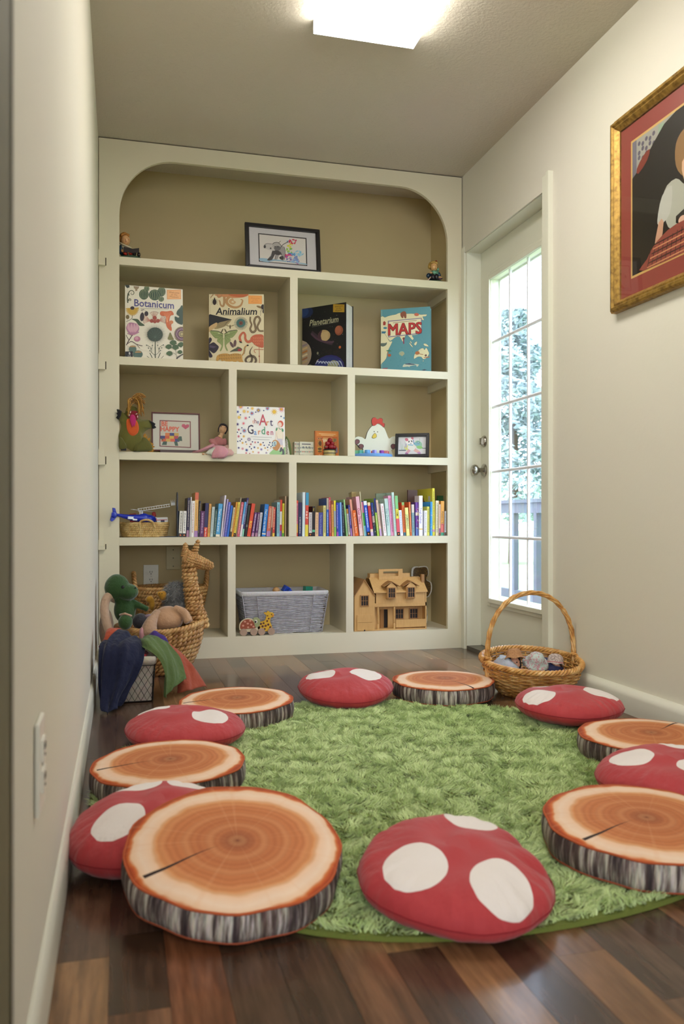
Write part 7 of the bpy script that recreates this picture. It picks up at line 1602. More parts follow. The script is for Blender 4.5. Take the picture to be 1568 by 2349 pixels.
# roof
zr0, zr1 = D(0, 327)[1], D(0, 246)[1]
def slab(y0, z0, y1, z1, x0, x1, th, nm, mat=PINE):
    MB().add([(x0, y0, z0), (x1, y0, z0), (x1, y1, z1), (x0, y1, z1), (x0, y0, z0 + th), (x1, y0, z0 + th), (x1, y1, z1 + th), (x0, y1, z1 + th)], [(3, 2, 1, 0), (4, 5, 6, 7), (0, 1, 5, 4), (1, 2, 6, 5), (2, 3, 7, 6), (3, 0, 4, 7)]).build(nm, mat, t)
slab(-0.012, zr0 + 0.0005, 0.075, zr1, D(992, 0)[0], W1 + 0.002, 0.005, 'roof_front'); slab(0.207, H2, 0.12, zr1, D(992, 0)[0], W1 + 0.002, 0.005, 'roof_back')
MB().bx(D(998, 0)[0], D(1258, 0)[0], 0.075, 0.12, zr1 - 0.002, D(0, 215)[1]).build('ridge_box', PINE, t)
(hx0, hz1), (hx1, hz0) = D(1050, 187), D(1205, 252)
for s_, zz0, zz1 in ((0, hz0, hz0 + 0.018), (1, hz1 - 0.012, hz1)): MB().bx(hx0, hx1, 0.060, 0.070, zz0, zz1).build('handle_bar', PINE, t)
for x0, x1 in ((hx0, hx0 + 0.024), (hx1 - 0.024, hx1)): MB().bx(x0, x1, 0.060, 0.070, hz0 + 0.0182, hz1 - 0.0122).build('handle_upright', PINE, t)
for cx_ in (1103, 1228):
    (a, zb_), (b_, zt_) = D(cx_ - 30, 362), D(cx_ + 30, 290); pk_ = D(0, 257)[1]
    MB().prism([(a, zb_), (b_, zb_), (b_, zt_), ((a + b_) / 2, pk_ - 0.003), (a, zt_)], -0.016, 0.04).build('dormer_front', PINE, t)
    for s_ in (-1, 1):
        xm = (a + b_) / 2; xe = xm + s_ * 0.038 * 0 + s_ * (b_ - a) / 2 * 1.75; ze = D(0, 288)[1]
        q = MB().prism([(xm, pk_ - 0.0028), (xe, ze - 0.001), (xe, ze + 0.002), (xm, pk_ + 0.0012)] if s_ > 0 else [(xe, ze - 0.001), (xm, pk_ - 0.0028), (xm, pk_ + 0.0012), (xe, ze + 0.002)], -0.022, 0.045); q.build('dormer_roof', PINED, t)
    win(cx_ - 20, 298, cx_ + 20, 354, -0.0162, t)
# side wing
a0, a1 = D(873, 0)[0], D(1001, 0)[0]; pk_ = D(0, 245)[1]; ev = D(0, 345)[1]; am = D(935, 0)[0]
MB().prism([(a0, 0), (a1, 0), (a1, ev), (am, pk_ - 0.004), (a0, ev)], -0.004, 0.19).build('wing_walls', PINE, t)
for s_, xe in ((-1, a0 - 0.002), (1, a1 + 0.0)):
    P4 = [(am, pk_ - 0.0038), (xe, ev - 0.002), (xe, ev + 0.004), (am, pk_ + 0.003)]
    MB().prism(P4 if s_ > 0 else [P4[1], P4[0], P4[3], P4[2]], -0.010, 0.195).build('wing_roof', PINED, t)
win(914, 343, 957, 400, -0.0042, t)
(gx0, gz1), (gx1, gz0_) = D(888, 456), D(985, 550)
for i in range(2): z0 = gz0_ + (gz1 - gz0_) * i / 2; MB().bx(gx0, gx1, -0.0075, -0.0043, z0 + 0.0008, z0 + (gz1 - gz0_) / 2 - 0.0008).build('garage_panel', PINE, t)
MB().cyl((D(935, 0)[0], -0.0076, 0.004), (D(935, 0)[0], -0.0082, 0.004), 0.004, 14).build('finger_hole', MAT('241a14:0.8'), t)
MB().bx(W1 - 0.012, W1 + 0.004, 0.04, 0.06, H2, D(0, 222)[1]).build('chimney', PINED, t)
# furry cut-out behind
k_ = (at(960, 1400, 4.27).x - at(950, 1400, 4.27).x) / 28; A_ = at(500 + 1300 / 2.8, 1400, 4.27)
t = thing('animal_cutout', 'brown animal cut-out board with a white edge behind the dollhouse', 'ornament', (A_.x, 4.27, Z5 + 0.001))
m = cc(1300, 545, k_)
out = [(a, max(b_, 0)) for a, b_ in cm2([m(*p) for p in ((1250, 205), (1290, 200), (1340, 200), (1352, 240), (1340, 280), (1370, 300), (1372, 350), (1352, 385), (1335, 400), (1340, 545), (1240, 545), (1240, 260))], 3)]
MB().color('dcdad0').prism(out, 0, 0.004).build('board', 'paint', t)
q = MB(); rr = random.Random(1); cxx = sum(p[0] for p in out) / len(out); czz = sum(p[1] for p in out) / len(out); q.pl([(cxx + (x - cxx) * .86, czz + (z - czz) * .95) for x, z in out], '5c4420')
for _ in range(160):
    p = rr.choice(out); f = rr.uniform(.5, .9); x, z = cxx + (p[0] - cxx) * f, czz + (p[1] - czz) * rr.uniform(.6, .93); q.layer = 2; q.ln([(x, z), (x + rr.uniform(-.006, .006), z + rr.uniform(-.008, .008))], 0.0012, rr.choice(['a8842c', '2c2014', '6a4c20', 'c8a040']))
q.build('printed_fur', 'print', t)

# ================================================================== LOOP-HANDLED BASKET IN THE COMPARTMENT
t = thing('loop_handle_basket', 'woven basket with loop handles inside the bottom left compartment', 'basket', (0.232, 4.195, Z5 + 0.001))
q = MB(); nr = 13; Hb = 0.225
for i in range(nr):
    f = i / (nr - 1); rope(q, oval(0.125 + 0.045 * f, 0.105 + 0.03 * f, 0.010 + (Hb - 0.02) * f, 44, 2.3), 0.0095, 0.032, 2, True, 5, 7)
q.build('weave', HYA, t, True)['kind'] = 'stuff'
q = MB(); rope(q, oval(0.172, 0.136, Hb + 0.004, 44, 2.3), 0.0085, 0.035, 3, True, 5, 8); q.build('rim', HYA, t, True)
MB().lathe([(1, 0), (1, 0.006)], 30, (0, 0, 0.001), 0.12, 0.10).build('bottom', HYA, t)
for s_ in (-1, 1):
    q = MB(); rope(q, catmull([(s_ * 0.160, -0.045, Hb - 0.03), (s_ * 0.172, -0.045, Hb + 0.03), (s_ * 0.176, -0.02, Hb + 0.075), (s_ * 0.178, 0.02, Hb + 0.070), (s_ * 0.174, 0.042, Hb + 0.03), (s_ * 0.160, 0.045, Hb - 0.03)], 6), 0.0085, 0.03, 2, False, 6, 8); q.build('handle', HYA, t, True)

# ================================================================== GIRAFFE-SHAPED BASKET
GX, GY_ = 0.150, 3.715
t = thing('giraffe_basket', 'large woven giraffe-shaped basket full of soft toys', 'basket', (GX, GY_, 0.001))
nr = 11
def rise(f): return lambda a: f ** 1.5 * (0.030 * max(0, cos(a)) ** 1.5 + 0.012 * max(0, -cos(a)))
q = MB()
for i in range(nr):
    f = i / (nr - 1); g = sin(f * pi / 2) ** 0.8
    rope(q, [(x + 0.01 * f, y, z) for x, y, z in oval(0.118 + 0.060 * g, 0.095 + 0.045 * g, 0.012 + 0.168 * f, 52, 2.2, rise(f))], 0.0112, 0.044, 2, True, 6, 8)
q.build('weave', HYA, t, True)['kind'] = 'stuff'
MB().lathe([(1, 0), (1, 0.006)], 30, (0, 0, 0.001), 0.112, 0.09).build('bottom', HYA, t)
q = MB(); rope(q, [(x + 0.01, y, z) for x, y, z in oval(0.182, 0.144, 0.190, 52, 2.2, rise(1.0))], 0.0105, 0.05, 3, True, 6, 9); q.build('rim', HYA, t, True)
# inside wall so that the rows do not show daylight
P_ = [[(x + 0.008, y, z) for x, y, z in oval(a, b_, z, 40, 2.2, rise(f))] for a, b_, z, f in ((0.105, 0.085, 0.008, 0), (0.150, 0.120, 0.07, .4), (0.166, 0.130, 0.13, .7), (0.172, 0.135, 0.180, 1))]
MB().grid(P_, closed=True).build('inner_wall', MAT('8a6434:0.9'), t, True)
# neck
q = MB(); nk = catmull([(0.172, -0.01, 0.200), (0.158, -0.01, 0.27), (0.146, -0.01, 0.35), (0.137, -0.01, 0.43), (0.136, -0.01, 0.478)], 5); rad0 = [0.042, 0.036, 0.034, 0.033, 0.034]
Ln = len(nk)
for i in range(17):
    f = i / 16; p = nk[int(f * (Ln - 1))]; r_ = 0.041 - 0.017 * min(1, f * 1.6) + 0.001 * sin(i * 2.2)
    ring = [(p.x + r_ * cos(2 * pi * j / 20), p.y + r_ * 0.85 * sin(2 * pi * j / 20), 0.200 + 0.278 * f + 0.004 * sin(2 * pi * j / 20 + i)) for j in range(20)]
    rope(q, ring, 0.0092, 0.034 - 0.004 * (i % 2), 2, True, 6, 7)
q.build('neck', HYA, t, True)
q = MB()
for i in range(12):
    f = i / 11; cx_ = 0.128 + 0.098 * f; cz_ = 0.492 - 0.034 * f; r_ = 0.031 * (1 - 0.62 * f ** 1.3)
    ring = [(cx_ + 0.006 * sin(2 * pi * j / 16), -0.012 + r_ * 0.8 * cos(2 * pi * j / 16), cz_ + r_ * sin(2 * pi * j / 16)) for j in range(16)]
    rope(q, ring, 0.0068, 0.020, 2, True, 5, 6)
q.ell((0.229, -0.012, 0.457), (0.013, 0.012, 0.013)); q.ell((0.128, -0.012, 0.492), (0.026, 0.024, 0.030)); q.build('head', HYA, t, True)
for bx0, tx0, tz in ((0.118, 0.118, 0.553), (0.150, 0.172, 0.566)):
    q = MB()
    for i in range(6):
        f = i / 5; r_ = 0.0125 * (1 - 0.75 * f) + 0.002; c_ = Vector((bx0, -0.012, 0.505)).lerp(Vector((tx0, -0.012, tz)), f)
        rope(q, [(c_.x + r_ * cos(2 * pi * j / 12), c_.y + r_ * .7 * sin(2 * pi * j / 12), c_.z) for j in range(12)], 0.0052, 0.014, 2, True, 5, 6)
    q.ell((tx0, -0.012, tz + 0.003), (0.006, 0.006, 0.008)); q.build('ear', HYA, t, True)
q = MB(); q.ell((0.160, -0.036, 0.490), (0.004, 0.003, 0.005)); q.build('eye', MAT('4a3018:0.5'), t, True)

def furmat(name, c1, c2, sc_=90):
    m_, nt, b, N, L = newmat(name); n_ = noise(nt, sc_, 5); n2 = noise(nt, 14, 3); L.new(mixc(nt, n2.outputs[0], c1, c2), b.inputs['Base Color']); b.inputs['Roughness'].default_value = 0.95
    b.inputs['Sheen Weight'].default_value = 0.5; b.inputs['Sheen Roughness'].default_value = 0.4; bump(nt, b, n_.outputs[0], 0.8, 0.004); return m_
def fuzz(parent, name, mat, centre, r, n, ln, w_, seed, cols=None, up=-0.3):
    rr = random.Random(seed); q = MB()
    for _ in range(n):
        d = Vector((rr.gauss(0, 1), rr.gauss(0, 1), rr.gauss(0, 1))).normalized()
        if d.z < up: continue
        p = Vector(centre) + Vector((d.x * r[0], d.y * r[1], d.z * r[2])) * 0.97; nn_ = Vector((d.x / r[0], d.y / r[1], d.z / r[2])).normalized()
        dr = (nn_ + Vector((rr.gauss(0, .35), rr.gauss(0, .35), -0.25 + rr.gauss(0, .3)))).normalized(); s_ = dr.cross(Vector((rr.random(), rr.random(), rr.random()))).normalized() * w_; L_ = ln * rr.uniform(.6, 1.2)
        if cols: q.color(rr.choice(cols))
        q.add([p - s_, p + s_, p + dr * L_ * .6 + s_ * .6 + Vector((0, 0, -.001)), p + dr * L_ + Vector((0, 0, -.004))], [(0, 1, 2), (0, 2, 3)])
    o = q.build(name, mat, parent); o['kind'] = 'stuff'; return o
# green plush dinosaur
GF = furmat('green_plush', '22401c', '365628')
def WV(px, py, Y): return at(px, py, Y)
hd = WV(275, 1353, 3.62); k3 = 3.5 / FPX
t = thing('green_plush_toy', 'dark green plush dinosaur sitting at the left end of the giraffe basket', 'soft toy', (hd.x, 3.62, 0.20))
hz = hd.z - 0.20
q = MB(); q.ell((-0.012, 0, hz + 0.010), (0.052, 0.052, 0.056)); q.ell((0.030, -0.018, hz - 0.008), (0.046, 0.044, 0.036)); q.ell((-0.014, 0, hz + 0.035), (0.036, 0.04, 0.032)); q.ell((0.02, 0.005, hz - 0.085), (0.046, 0.042, 0.058)); q.tube([(0.0, 0, hz - 0.03), (0.012, 0, hz - 0.06)], 0.030, 10)
q.tube([(0.05, 0.0, hz - 0.055), (0.085, -0.01, hz - 0.07), (0.115, -0.01, hz - 0.085)], [0.017, 0.014, 0.012], 8); blob(q, 'body', GF, t, 0.0045, 5)
q = MB(); q.ell((0.022, -0.062, hz - 0.128), (0.030, 0.030, 0.033)); q.tube([(0.02, -0.02, hz - 0.115), (0.022, -0.05, hz - 0.125)], 0.022, 8); blob(q, 'foot', GF, t, 0.0045, 4)
q = MB(); q.tube([(0.0, -0.047, hz - 0.100), (0.02, -0.075, hz - 0.092), (0.046, -0.064, hz - 0.104)], 0.005, 6); q.build('foot_band', furmat('tan_band', 'b08a70', 'c09a80'), t, True)
MB().ell((0.012, -0.048, hz + 0.014), (0.0075, 0.005, 0.0085)).build('eye', MAT('0c0c0c:0.15'), t, True)
MB().ell((0.062, -0.046, hz + 0.010), (0.003, 0.003, 0.004)).build('nostril', MAT('1c2c1c:0.8'), t, True)
# tan long-armed plush behind on the left
TF = furmat('tan_plush', 'a88a72', 'c4a68c')
t = thing('tan_plush_toy', 'tan long-limbed soft toy hanging over the left side of the giraffe basket', 'soft toy', (-0.045, 3.60, 0.18))
q = MB(); q.tube(catmull([(0.02, 0.03, 0.150), (-0.012, -0.01, 0.165), (-0.026, -0.03, 0.12), (-0.016, -0.05, 0.06), (0.008, -0.06, -0.01), (0.016, -0.06, -0.035)], 5), 0.019, 10); q.ell((0.018, -0.06, -0.03), (0.024, 0.022, 0.028)); blob(q, 'arm', TF, t, 0.0045, 4)
q = MB(); q.ell((-0.018, 0.01, 0.03), (0.030, 0.045, 0.085)); q.build('body', furmat('tan_body', '9a8270', 'ac9480'), t, True)
# bunny plush
t = thing('bunny_plush_toy', 'tan plush bunny lying face down on top of the giraffe basket', 'soft toy', (0.170, 3.655, 0.21))
q = MB(); q.ell((0.015, 0.0, 0.022), (0.070, 0.060, 0.050)); q.ell((0.02, 0.01, 0.045), (0.055, 0.05, 0.038)); q.tube(catmull([(0.045, -0.01, 0.070), (0.085, -0.03, 0.055), (0.105, -0.045, 0.015)], 5), [0.020] * 11, 10); blob(q, 'body', furmat('bunny_plush', 'ab8262', 'c09a78'), t, 0.0045, 5)
q = MB(); q.tube(catmull([(-0.02, -0.01, 0.060), (-0.048, -0.045, 0.03), (-0.062, -0.068, -0.010), (-0.066, -0.074, -0.035)], 5), [0.018, 0.019, 0.020, 0.021, 0.022, 0.024, 0.026, 0.029, 0.031, 0.033, 0.034, 0.034, 0.033, 0.030, 0.024, 0.018], 12); blob(q, 'ear', furmat('bunny_ear', 'a58468', 'b8957a'), t, 0.0045, 4)
q = MB(); q.ell((-0.090, -0.080, -0.022), (0.012, 0.020, 0.028), Matrix.Rotation(0, 4, 'Z')); q.build('pink_ear_lining', furmat('pink_lining', 'c08890', 'd09aa0'), t, True)
# grey furry bird
t = thing('grey_furry_toy', 'grey long-haired plush bird with a yellow beak in the giraffe basket', 'soft toy', (0.215, 3.745, 0.25))
c_ = (0.012, 0, 0.078); q = MB(); q.ell(c_, (0.046, 0.046, 0.056)); q.ell((0.02, 0, 0.03), (0.058, 0.05, 0.05)); blob(q, 'body', furmat('grey_plush', '68686a', '7c7c7c'), t, 0.005, 4)
fuzz(t, 'fur', 'felt', c_, (0.048, 0.048, 0.058), 2600, 0.020, 0.0007, 3, ['6c6e70', '8a8c8c', '55575a', 'a0a09e']); fuzz(t, 'fur', 'felt', (0.022, 0, 0.03), (0.060, 0.052, 0.052), 1600, 0.020, 0.0007, 4, ['5c5e60', '77797a', '4a4c50'])
q = MB(); q.ell((-0.044, -0.022, 0.082), (0.020, 0.020, 0.022)); q.ell((-0.055, -0.03, 0.090), (0.014, 0.014, 0.013)); blob(q, 'beak', furmat('yellow_plush', 'a87820', 'bc8c2c'), t, 0.003, 3)
q = MB(); q.ell((-0.058, -0.043, 0.093), 0.0022); q.ell((-0.048, -0.046, 0.093), 0.0022); q.build('nostrils', MAT('1a1410:0.6'), t, True)
t = thing('yellow_plush_toy', 'small yellow plush foot poking out beside the grey bird', 'soft toy', (0.118, 3.79, 0.255))
q = MB(); q.ell((0, 0, 0.055), (0.018, 0.016, 0.017)); q.ell((0.01, 0.0, 0.035), (0.014, 0.014, 0.03)); blob(q, 'foot', furmat('ochre_plush', 'a87820', 'bc8c2c'), t, 0.003, 3)
t = thing('dark_plush_toy', 'charcoal plush toy with a pinkish ear between the green dinosaur and the bunny', 'soft toy', (0.075, 3.625, 0.19))
q = MB(); q.ell((0, 0, 0.045), (0.035, 0.034, 0.034)); q.ell((0.018, 0.01, 0.015), (0.04, 0.035, 0.05)); blob(q, 'body', furmat('charcoal_plush', '2c2a30', '3c3a40'), t, 0.0045, 4)
q = MB(); q.ell((0.034, -0.014, 0.066), (0.020, 0.008, 0.010), Matrix.Rotation(0, 4, 'Y')); q.build('ear_lining', furmat('mauve_plush', '7a6a74', '8a7884'), t, True)

# ================================================================== WIRE BASKET WITH SILKS
WX0, WX1, WY0, WY1, WH = -0.055, 0.122, 3.10, 3.32, 0.168
t = thing('wire_basket', 'small tapered wire basket lined with cream cloth, under coloured silks', 'basket', ((WX0 + WX1) / 2, (WY0 + WY1) / 2, 0.001))
a, b_ = (WX1 - WX0) / 2, (WY1 - WY0) / 2
P_ = [rrect(a * k0, b_ * k0, z, 0.014) for k0, z in ((0.80, 0.004), (0.83, 0.05), (0.88, 0.11), (0.92, WH - 0.030), (0.985, WH - 0.028), (1.0, WH - 0.015), (0.99, WH - 0.002), (0.93, WH), (0.88, WH - 0.01), (0.82, 0.06))]; n_ = min(len(p) for p in P_)
CLO = MAT('bdb3a8:0.92:0:60:0.5')
q = MB(); q.grid([p[:n_] for p in P_], closed=True); q.build('cloth_liner', CLO, t, True); MB().bx(-a * .78, a * .78, -b_ * .78, b_ * .78, 0.002, 0.008).build('bottom', CLO, t)
q = MB(); WIRE = MAT('3c3a38:0.4:0.8')
def side_pt(face, u, z):
    k = 0.845 + 0.11 * z / WH
    if face == 0: return (a * k * u, -b_ * k - 0.001, z)
    if face == 1: return (a * k + 0.001, b_ * k * u, z)
    if face == 2: return (a * k * u, b_ * k + 0.001, z)
    return (-a * k - 0.001, b_ * k * u, z)
for face in range(4):
    n = 7
    for i in range(-4, n + 4):
        for dr in (-1, 1):
            pts = []
            for j in range(9):
                z = 0.006 + (WH - 0.040) * j / 8; u = -1 + 2 * (i + dr * (j / 8) * 3.4 + 0.12 * dr * sin(j * pi)) / n
                if -1.0 <= u <= 1.0: pts.append(side_pt(face, u, z))
            if len(pts) > 1: q.tube(pts, 0.0007, 4)
o = q.build('wire_mesh', WIRE, t, True); o['kind'] = 'stuff'
q = MB()
for z in (0.005, WH - 0.033): k = 0.845 + 0.11 * z / WH; q.tube(rrect(a * k + .001, b_ * k + .001, z, 0.014), 0.0014, 5, True)
for sx_ in (-1, 1):
    for sy_ in (-1, 1): q.tube([(sx_ * (a * .845 - .002), sy_ * (b_ * .845 - .002), 0.005), (sx_ * (a * .945 - .001), sy_ * (b_ * .945 - .001), WH - 0.033)], 0.0013, 5)
o = q.build('wire_frame', WIRE, t, True); o['kind'] = 'stuff'
def silk(label, rows, col, fold=0.006, freq=9, seed=1, n=40, name='play_silk', rough='0.8'):
    """rows: control polylines (left to right) down the fall of the cloth"""
    tt = thing(name, label, 'cloth', tuple(rows[0][0]), 0, 'play silks spilling from the wire basket' if False else None)
    o0 = Vector(rows[0][0]); rr = random.Random(seed); ph = [rr.uniform(0, 6) for _ in range(6)]
    cols_ = [catmull([Vector(p) for p in r_], max(2, n // (len(r_) - 1))) for r_ in rows]; m_ = min(len(c_) for c_ in cols_)
    G = [catmull([c_[j] for c_ in cols_], 7) for j in range(m_)]        # G[j] down the fall
    P_ = []
    for i in range(len(G[0])):
        row_ = []
        for j in range(m_):
            p = G[j][i]; tx_ = (G[min(j + 1, m_ - 1)][i] - G[max(j - 1, 0)][i]); ty_ = (G[j][min(i + 1, len(G[0]) - 1)] - G[j][max(i - 1, 0)]); nn_ = tx_.cross(ty_)
            nn_ = nn_.normalized() if nn_.length > 1e-9 else Vector((0, -1, 0)); u = j / m_; v = i / len(G[0])
            d = fold * (sin(u * freq * 2 + ph[0] + 1.5 * sin(v * 3 + ph[1])) * (0.35 + v) + 0.45 * sin(u * freq * 4.3 + ph[2] + v * 5) + 0.3 * sin(v * 17 + u * 9 + ph[3]))
            row_.append(p + nn_ * d - o0)
        P_.append(row_)
    q = MB().grid(P_); c_ = furmat('silk_' + col, col, col, 28); c_.node_tree.nodes['Principled BSDF'].inputs['Sheen Weight'].default_value = 0.1; c_.node_tree.nodes['Bump'].inputs['Strength'].default_value = 0.5; c_.node_tree.nodes['Bump'].inputs['Distance'].default_value = 0.02
    o = q.build('cloth', c_, tt, True); md = o.modifiers.new('s', 'SOLIDIFY'); md.thickness = 0.0015; return tt
silk('navy blue silk draped over the front left of the wire basket to the floor', [
    [(-0.062, 3.27, 0.205), (-0.01, 3.27, 0.245), (0.045, 3.25, 0.225), (0.085, 3.24, 0.205)],
    [(-0.076, 3.16, 0.215), (-0.04, 3.14, 0.225), (0.01, 3.13, 0.222), (0.082, 3.14, 0.192)],
    [(-0.082, 3.085, 0.195), (-0.045, 3.070, 0.195), (0.01, 3.070, 0.185), (0.072, 3.085, 0.155)],
    [(-0.082, 3.055, 0.110), (-0.050, 3.035, 0.105), (0.0, 3.035, 0.100), (0.045, 3.060, 0.100)],
    [(-0.080, 3.030, 0.045), (-0.052, 3.000, 0.045), (-0.02, 3.005, 0.045), (0.015, 3.030, 0.050)],
    [(-0.075, 3.010, 0.012), (-0.052, 2.960, 0.006), (-0.03, 2.980, 0.010), (-0.005, 3.015, 0.014)]], '0c1332', 0.0075, 8, 2)
silk('orange silk bunched at the back left of the wire basket', [
    [(-0.080, 3.31, 0.17), (-0.05, 3.32, 0.235), (-0.01, 3.33, 0.245), (0.02, 3.32, 0.20)], [(-0.082, 3.24, 0.19), (-0.055, 3.23, 0.245), (-0.025, 3.24, 0.245), (0.0, 3.24, 0.21)], [(-0.080, 3.18, 0.17), (-0.06, 3.17, 0.20), (-0.035, 3.18, 0.20), (-0.01, 3.18, 0.17)]], 'a8482c', 0.004, 5, 3)
silk('green silk hanging over the right side of the wire basket', [
    [(0.055, 3.20, 0.200), (0.075, 3.24, 0.220), (0.095, 3.28, 0.215), (0.11, 3.32, 0.19)],
    [(0.080, 3.13, 0.195), (0.105, 3.17, 0.222), (0.135, 3.22, 0.215), (0.160, 3.27, 0.195)],
    [(0.135, 3.095, 0.155), (0.150, 3.13, 0.165), (0.175, 3.18, 0.155), (0.200, 3.24, 0.145)],
    [(0.148, 3.085, 0.085), (0.165, 3.12, 0.090), (0.195, 3.16, 0.085), (0.225, 3.22, 0.085)],
    [(0.146, 3.080, 0.020), (0.160, 3.10, 0.030), (0.190, 3.13, 0.050), (0.232, 3.19, 0.062)]], '54683a', 0.006, 7, 5)
silk('purple silk peeking out behind the green one', [
    [(0.085, 3.33, 0.190), (0.115, 3.34, 0.225), (0.145, 3.34, 0.205), (0.165, 3.34, 0.17)], [(0.09, 3.30, 0.20), (0.12, 3.30, 0.232), (0.152, 3.30, 0.215), (0.178, 3.30, 0.175)], [(0.10, 3.27, 0.18), (0.12, 3.27, 0.20), (0.152, 3.27, 0.185), (0.172, 3.28, 0.15)]], '3c2470', 0.003, 4, 6)
silk('orange silk spread on the floor behind the green one', [
    [(0.150, 3.33, 0.180), (0.165, 3.34, 0.185), (0.18, 3.35, 0.175), (0.19, 3.37, 0.16)],
    [(0.185, 3.26, 0.140), (0.205, 3.28, 0.145), (0.225, 3.31, 0.135), (0.240, 3.34, 0.115)],
    [(0.205, 3.22, 0.070), (0.235, 3.24, 0.080), (0.265, 3.27, 0.085), (0.285, 3.30, 0.070)],
    [(0.200, 3.20, 0.010), (0.240, 3.19, 0.018), (0.280, 3.22, 0.024), (0.320, 3.26, 0.012)]], '9c4a34', 0.004, 6, 7)
silk('red silk inside the wire basket rim, under the green one', [
    [(0.040, 3.17, 0.160), (0.060, 3.18, 0.178), (0.080, 3.19, 0.178), (0.095, 3.21, 0.165)], [(0.035, 3.13, 0.168), (0.055, 3.135, 0.180), (0.075, 3.14, 0.176), (0.09, 3.15, 0.168)], [(0.035, 3.11, 0.158), (0.05, 3.11, 0.172), (0.065, 3.112, 0.172), (0.08, 3.115, 0.162)]], '8e1c24', 0.003, 5, 8)

# ================================================================== HANDLED WILLOW BASKET WITH DOLLS
HX, HY = 1.514, 2.905
t = thing('willow_basket', 'oval willow basket with a tall hooped handle, holding three dolls', 'basket', (HX, HY, 0.001))
HB = 0.122; ra, rb = 0.182, 0.185; NS = 26
def sag(g): return 0.018 * sin(g)
def bprof(f): return 0.66 + 0.34 * sin(f * pi / 2) ** 0.9
q = MB(); nr = 15
for i in range(nr):
    f = i / (nr - 1); k = bprof(f); pts = []
    for j in range(NS * 6):
        g = 2 * pi * j / (NS * 6); w_ = 0.0042 * cos(g * NS / 2 + pi * (i % 2)); c1_, s1_ = cos(g), sin(g); pts.append(((ra * k + w_) * c1_, (rb * k + w_) * s1_, 0.006 + (HB - 0.012 + sag(g)) * f))
    q.tube(pts, 0.0039, 5, True)
o = q.build('weave', WIL, t, True); o['kind'] = 'stuff'
for j in range(NS):
    g = 2 * pi * j / NS; pts = [((ra * bprof(f)) * cos(g), (rb * bprof(f)) * sin(g), 0.002 + (HB + sag(g)) * f) for f in (0, .25, .5, .75, 1)]; MB().tube(pts, 0.0034, 5).build('stake', WIL, t, True)
q = MB(); rope(q, [(ra * 1.03 * cos(2 * pi * j / 60), rb * 1.03 * sin(2 * pi * j / 60), HB + 0.004 + sag(2 * pi * j / 60)) for j in range(60)], 0.0105, 0.062, 4, True, 6, 10, 0.7, 0.5); q.build('braided_rim', WIL, t, True)
MB().lathe([(1, 0), (1, 0.008)], 36, (0, 0, 0.001), ra * .66, rb * .66).build('bottom', WIL, t)
arc_ = [(-ra * 1.0, 0, 0.05), (-ra * 1.0, 0, HB)] + [(-ra * 1.0 * cos(a) * (1.0), 0, HB + 0.02 + (0.385 - HB - 0.02) * sin(a) ** 0.82) for a in [0.12 + k * (pi - 0.24) / 14 for k in range(15)]] + [(ra * 1.0, 0, HB), (ra * 1.0, 0, 0.05)]
q = MB(); rope(q, arc_, 0.0088, 0.16, 4, False, 6, 12, 0.62, 0.55); q.build('handle', WIL, t, True)
for s_ in (-1, 1):
    q = MB(); rope(q, [(s_ * ra * 1.0 + 0.012 * cos(2 * pi * j / 16), 0.016 * sin(2 * pi * j / 16), HB + 0.018 + 0.004 * sin(2 * pi * j / 8)) for j in range(16)], 0.006, 0.03, 2, True, 5, 6); q.build('handle_wrap', WIL, t, True)
SKIN = 'c8937a'
